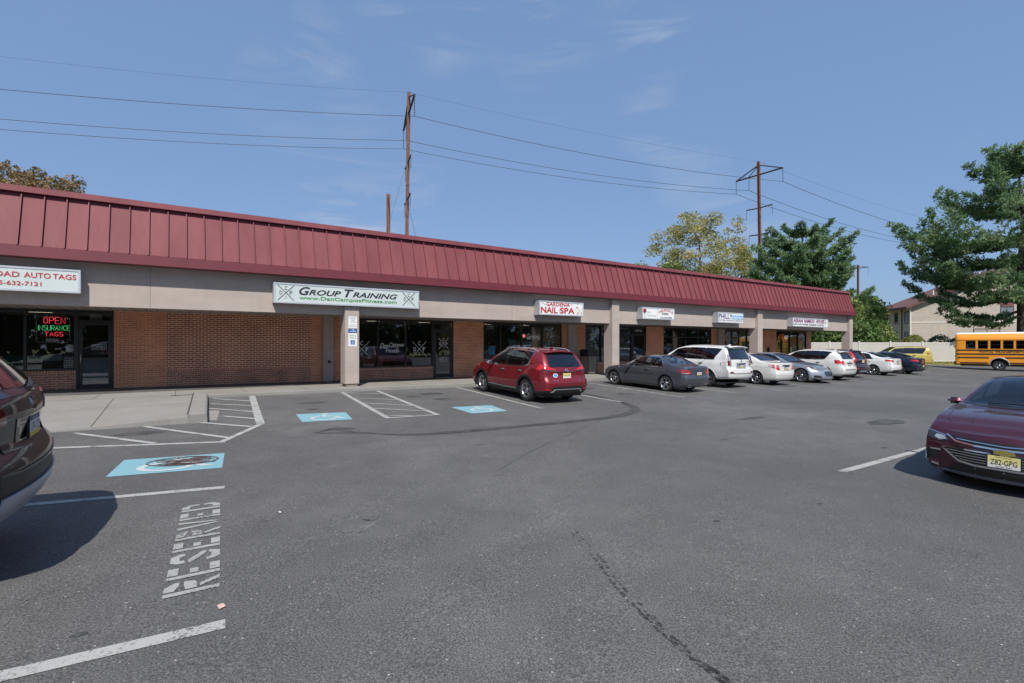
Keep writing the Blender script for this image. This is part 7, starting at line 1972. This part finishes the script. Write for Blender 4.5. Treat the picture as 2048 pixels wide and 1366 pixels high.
# ------------------------------------------------------------------ apartment house beyond the fence
def house():
    A = math.atan2(-.2, .98); o = thing('apartment_house', 'beige sided apartment house with a brown-red roof beyond the fence', 'building', (60.2, 75.5, 0), A)
    # local x along the lit gable wall, y back along the shaded wall
    Wd, Dp, ze, zr = 26, 7.6, 7.75, 13.2
    mb = MB(); mb.prism([(0, -.5), (Wd, -.5), (Wd, ze), (Wd/2, zr-.1), (0, ze)], 0, .25, 'siding', 'y'); mb.box(0, .25, .25, Dp, -.5, ze, 'siding'); mb.box(Wd-.25, Wd, .25, Dp, -.5, ze, 'siding'); mb.box(.25, Wd-.25, Dp-.25, Dp, -.5, ze, 'siding'); mb.build('wall', o)
    sl = (zr-ze)/(Wd/2)
    mb = MB()
    for sg in (0, 1):
        f = (lambda x: x) if sg == 0 else (lambda x: Wd-x)
        pr = [(-.9, ze-.9*sl+.05), (Wd/2, zr+.05), (Wd/2, zr+.25), (-.9, ze-.9*sl+.25)]; mb.prism([(f(x), z) for x, z in pr], -.7, Dp+.5, 'shingle_red', 'y')
    r = mb.build('roof', o)
    mb = MB(); mb.prism([(-.92, ze-.9*sl-.12), (Wd/2, zr-.1), (Wd/2, zr+.06), (-.92, ze-.9*sl+.06)], -.74, -.705, 'brown_trim', 'y'); mb.prism([(-.93, ze-.9*sl-.12), (-.905, ze-.9*sl-.12), (-.905, ze-.9*sl+.1), (-.93, ze-.9*sl+.1)], -.7, Dp+.4, 'brown_trim', 'y'); mb.build('fascia', r)
    mb = MB(); mb.box(6.4, 8.6, 2.0, 3.6, 9.6, 12.6, 'maroon_panel'); mb.build('dormer', r)
    mb = MB(); mb.box(6.7, 7.6, 1.96, 1.99, 11.2, 12.3, 'bus_black'); mb.build('dormer_window', r)
    for x, z in ((3.4, 9.3), (5.4, 10.2), (8.9, 11.7), (9.4, 11.9)):
        mb = MB(); mb.tube([(x, .8, z-.3), (x, .8, z+.8)], .10, 'white_trim', 8); mb.build('roof_vent', r)
    def window(x=None, y=None, z0=0, z1=1, w=1, mat='bus_black'):
        f = MB(); g = MB()
        if y is None:
            f.box(x-.08, x+w+.08, -.06, .02, z0-.08, z0, 'brown_trim'); f.box(x-.08, x+w+.08, -.06, .02, z1, z1+.08, 'brown_trim'); f.box(x-.08, x, -.06, .02, z0, z1, 'brown_trim'); f.box(x+w, x+w+.08, -.06, .02, z0, z1, 'brown_trim')
            g.box(x, x+w, -.02, -.01, z0, z1, mat); f.box(x+w/2-.03, x+w/2+.03, -.05, -.021, z0, z1, 'brown_trim')
        else:
            f.box(-.06, .02, y-.08, y+w+.08, z0-.08, z0, 'brown_trim'); f.box(-.06, .02, y-.08, y+w+.08, z1, z1+.08, 'brown_trim'); f.box(-.06, .02, y-.08, y, z0, z1, 'brown_trim'); f.box(-.06, .02, y+w, y+w+.08, z0, z1, 'brown_trim')
            g.box(-.02, -.01, y, y+w, z0, z1, mat)
        q = f.build('window', o); g.build('pane', q)
    for z0, z1 in ((5.2, 6.9), (2.0, 3.8)):
        for y in (.7, 3.5, 6.5): window(None, y, z0, z1, .8, 'black_gloss')
    mb = MB(); mb.box(-.12, -.0, 2.2, 2.3, 0, ze-.2, 'bus_black'); mb.build('downspout', o)
    mb = MB(); mb.box(-.14, .0, -.14, .0, -.3, ze, 'white_trim'); mb.build('corner_board', o)
    mb = MB(); mb.box(.02, Wd, -.05, -.005, 5.2, 5.32, 'white_trim'); mb.build('belly_band', o)
    window(11.6, None, 5.7, 7.4, 1.5, 'film_grey'); window(8.2, None, 2.4, 4.2, 3.2, 'interior_tan')
    mb = MB(); mb.box(11.5, 13.2, -.06, -.004, 7.52, 10.0, 'maroon_panel'); mb.build('maroon_panel', o)
house()
# ------------------------------------------------------------------ transmission line
def string(mb, p, ln, r=.09, n=9, tilt=(0, 0)):
    p = Vector(p); q = p+Vector((tilt[0], tilt[1], -ln)); mb.tube([p, q], .025, 'insulator', 5)
    for k in range(n):
        c = p.lerp(q, (k+.8)/(n+.6)); mb.tube([c+Vector((0, 0, .05)), c-Vector((0, 0, .03))], [r*.35, r], 'insulator', 8)
    return q
def pylon(label, x, y, top, arm, half, za, lower, lean=(0, 0), w=.2, strings=2.6, ztop_arm=True, base=0):
    o = thing('power_pylon', label, 'pylon', (x, y, base), 0, 'rusty transmission pylons')
    d = Vector((arm[0], arm[1], 0)).normalized(); mb = MB()
    lx = lambda z: Vector((lean[0]*z/top, lean[1]*z/top, z))
    sd = Vector((-d.y, d.x, 0))
    for s_ in (-1, 1):   # an H-section shaft
        pts = [lx(0)+d*w*s_, lx(top)+d*w*.8*s_]; vs = []
        for p in pts: vs += [p+sd*w-d*.03*s_, p+sd*w+d*.03*s_, p-sd*w+d*.03*s_, p-sd*w-d*.03*s_]
        mb.add(vs, [(0, 1, 5, 4), (1, 2, 6, 5), (2, 3, 7, 6), (3, 0, 4, 7), (4, 5, 6, 7)], 'rusty_steel')
    mb.tube([lx(0), lx(top)], w*.55, 'rusty_steel', 6); mb.build('shaft', o)
    ends = []
    if half:
        mb = MB(); c = lx(za); A, B = c+d*half, c-d*half; mb.tube([A, B], .13, 'dark_steel', 6); mb.tube([A, lx(top-.6)], .09, 'dark_steel', 5); mb.tube([B, lx(top-.6)], .10, 'dark_steel', 5); mb.tube([c-d*half*.45, lx(top-.6)], .07, 'dark_steel', 5); mb.build('cross_arm', o)
        for P in (A, c-d*half*.42, B):
            mb = MB(); ends.append(Vector((x, y, base))+string(mb, P, strings)); mb.build('insulator', o)
    for (z, h) in lower:
        mb = MB(); c = lx(z); mb.tube([c+d*h, c+Vector((0, 0, -.1)), c-d*h], .10, 'dark_steel', 6); mb.build('cross_arm', o)
        for s_ in (-1, 1):
            mb = MB(); string(mb, c+d*h*s_, 1.7, .07, 7); mb.build('insulator', o)
    return o, ends, Vector((x, y, base))+lx(top)
p1, e1, t1 = pylon('tallest rusty pylon seen end on above the middle of the roof', -13.9, 65, 34.7, (.33, -.945), 5.3, 31.9, [(25.6, 2.7), (20.8, 2.7)], (.5, 0))
p2, e2, t2 = pylon('rusty pylon with a wide braced arm rising from behind the trees', 41.3, 82.7, 32.2, (.553, -.833), 4.0, 30.0, [(24.6, 2.2), (20.2, 1.8)], (-.55, 0), strings=2.2)
p3, e3, t3 = pylon('smaller rusty pylon standing left of the big pine', 104.6, 122.9, 32.2, (.5, -.866), 4.6, 29.6, [(18, 2.5)], (-.4, 0), .22, 2.2)
p4, e4, t4 = pylon('smallest distant pylon over the bushes beside the roof corner', 131.5, 190, 32.3, (.45, -.89), 3.6, 31, [(22, 3.0)], (0, 0), .30, 3)
p5, e5, t5 = pylon('short stub of a farther pylon just left of the tallest one', -27.2, 110, 35.0, (.24, -.97), 0, 0, [(33.6, 3.0), (21.5, 2.6)], (0, 0), .42)
def wire(a, b, sag, r, label, n=28):
    a = Vector(a); b = Vector(b); mb = MB()
    mb.tube([a.lerp(b, i/n)-Vector((0, 0, 4*sag*(i/n)*(1-i/n))) for i in range(n+1)], r, 'cable', 5)
    o = mb.build('power_line', None); tag(o, label, 'cable', 'wires of the power line')
nm = ['upper', 'middle', 'lower']
for i in range(3):
    a0 = e1[i]+Vector((-61, -21.3, -3.9)); wire(a0, e1[i], 1.0, .028, '%s of three thick wires running from the tallest pylon off the left edge' % nm[i])
    wire(e1[i], e2[i], 1.0, .030, '%s of three wires between the tallest pylon and the braced pylon' % nm[i])
    wire(e2[i], e3[i], 1.2, .036, '%s of three wires from the braced pylon down to the pylon by the pine' % nm[i])
wire(t1+Vector((-61, -21.3, -3.6)), t1, 1.0, .010, 'thin topmost wire leaving the head of the tallest pylon to the left'); wire(t1, t2, .6, .010, 'thin topmost wire from the tallest pylon head to the braced pylon'); wire(t2, t3, .6, .014, 'thin topmost wire from the braced pylon head towards the pine')
wire((-13.7, 64.6, 21.2), (-9.6, 58, 8), .1, .022, 'slanting guy wire on the right of the tallest pylon', 6); wire((-14.1, 65.2, 24.5), (-17.8, 62, 8), .1, .014, 'thin guy wire on the left of the tallest pylon', 6)
# ================================================================== camera, sun, sky
cam = bpy.data.cameras.new('camera'); co = bpy.data.objects.new('camera', cam); COL.objects.link(co)
co.location = (0, 0, CAMZ); co.rotation_euler = (math.pi/2, 0, 0)
cam.sensor_width = 36; cam.lens = 36*1000/2048; cam.shift_y = 7/2048; cam.clip_end = 2000; cam.clip_start = .05
sc.camera = co
sun_h = Vector((.101, -.785)); el = math.atan(1/sun_h.length)
sd = Vector((sun_h.x, sun_h.y, 1)).normalized()
sun = bpy.data.lights.new('sun', 'SUN'); so = bpy.data.objects.new('sun', sun); COL.objects.link(so)
sun.energy = 4.3; sun.angle = math.radians(.5); sun.color = (1, .95, .88)
so.rotation_euler = sd.to_track_quat('Z', 'Y').to_euler()
w = bpy.data.worlds.new('World'); sc.world = w; w.use_nodes = True
nt = w.node_tree
for n in list(nt.nodes): nt.nodes.remove(n)
out = nt.nodes.new('ShaderNodeOutputWorld'); bg = nt.nodes.new('ShaderNodeBackground')
sky = nt.nodes.new('ShaderNodeTexSky'); sky.sky_type = 'NISHITA'; sky.sun_disc = False
sky.sun_elevation = el; sky.sun_rotation = math.atan2(sun_h.x, sun_h.y)
sky.air_density = 1.0; sky.dust_density = 1.2; sky.ozone_density = 2.5
bg.inputs[1].default_value = .12
# thin wisps of cloud in the sky
tc = N(nt, 'ShaderNodeTexCoord')
mp = N(nt, 'ShaderNodeMapping'); mp.inputs['Scale'].default_value = (1.6, 1.6, 9.0); mp.inputs['Rotation'].default_value = (.0, -.22, .0); L(nt, tc.outputs['Generated'], mp.inputs[0])
f1 = noise(nt, mp.outputs[0], 2.2, 7, .62, .8); f2 = noise(nt, tc.outputs['Generated'], 2.6, 2)
mu = N(nt, 'ShaderNodeMath', operation='MULTIPLY'); L(nt, ramp(nt, f1, [(.46, (0,)*3), (.76, (1,)*3)]), mu.inputs[0]); L(nt, ramp(nt, f2, [(.50, (0,)*3), (.66, (1.0,)*3)]), mu.inputs[1])
haze_sky = mixc(nt, .70, sky.outputs[0], (1.30, 2.16, 3.85))
L(nt, mixc(nt, mu.outputs[0], haze_sky, (3.0, 3.5, 4.4)), bg.inputs[0])
L(nt, bg.outputs[0], out.inputs[0])
sc.view_settings.view_transform = 'Standard'; sc.view_settings.look = 'None'; sc.view_settings.gamma = 1; sc.view_settings.exposure = .36
sc.cycles.max_bounces = 8; sc.cycles.transparent_max_bounces = 12; sc.cycles.sample_clamp_indirect = 6
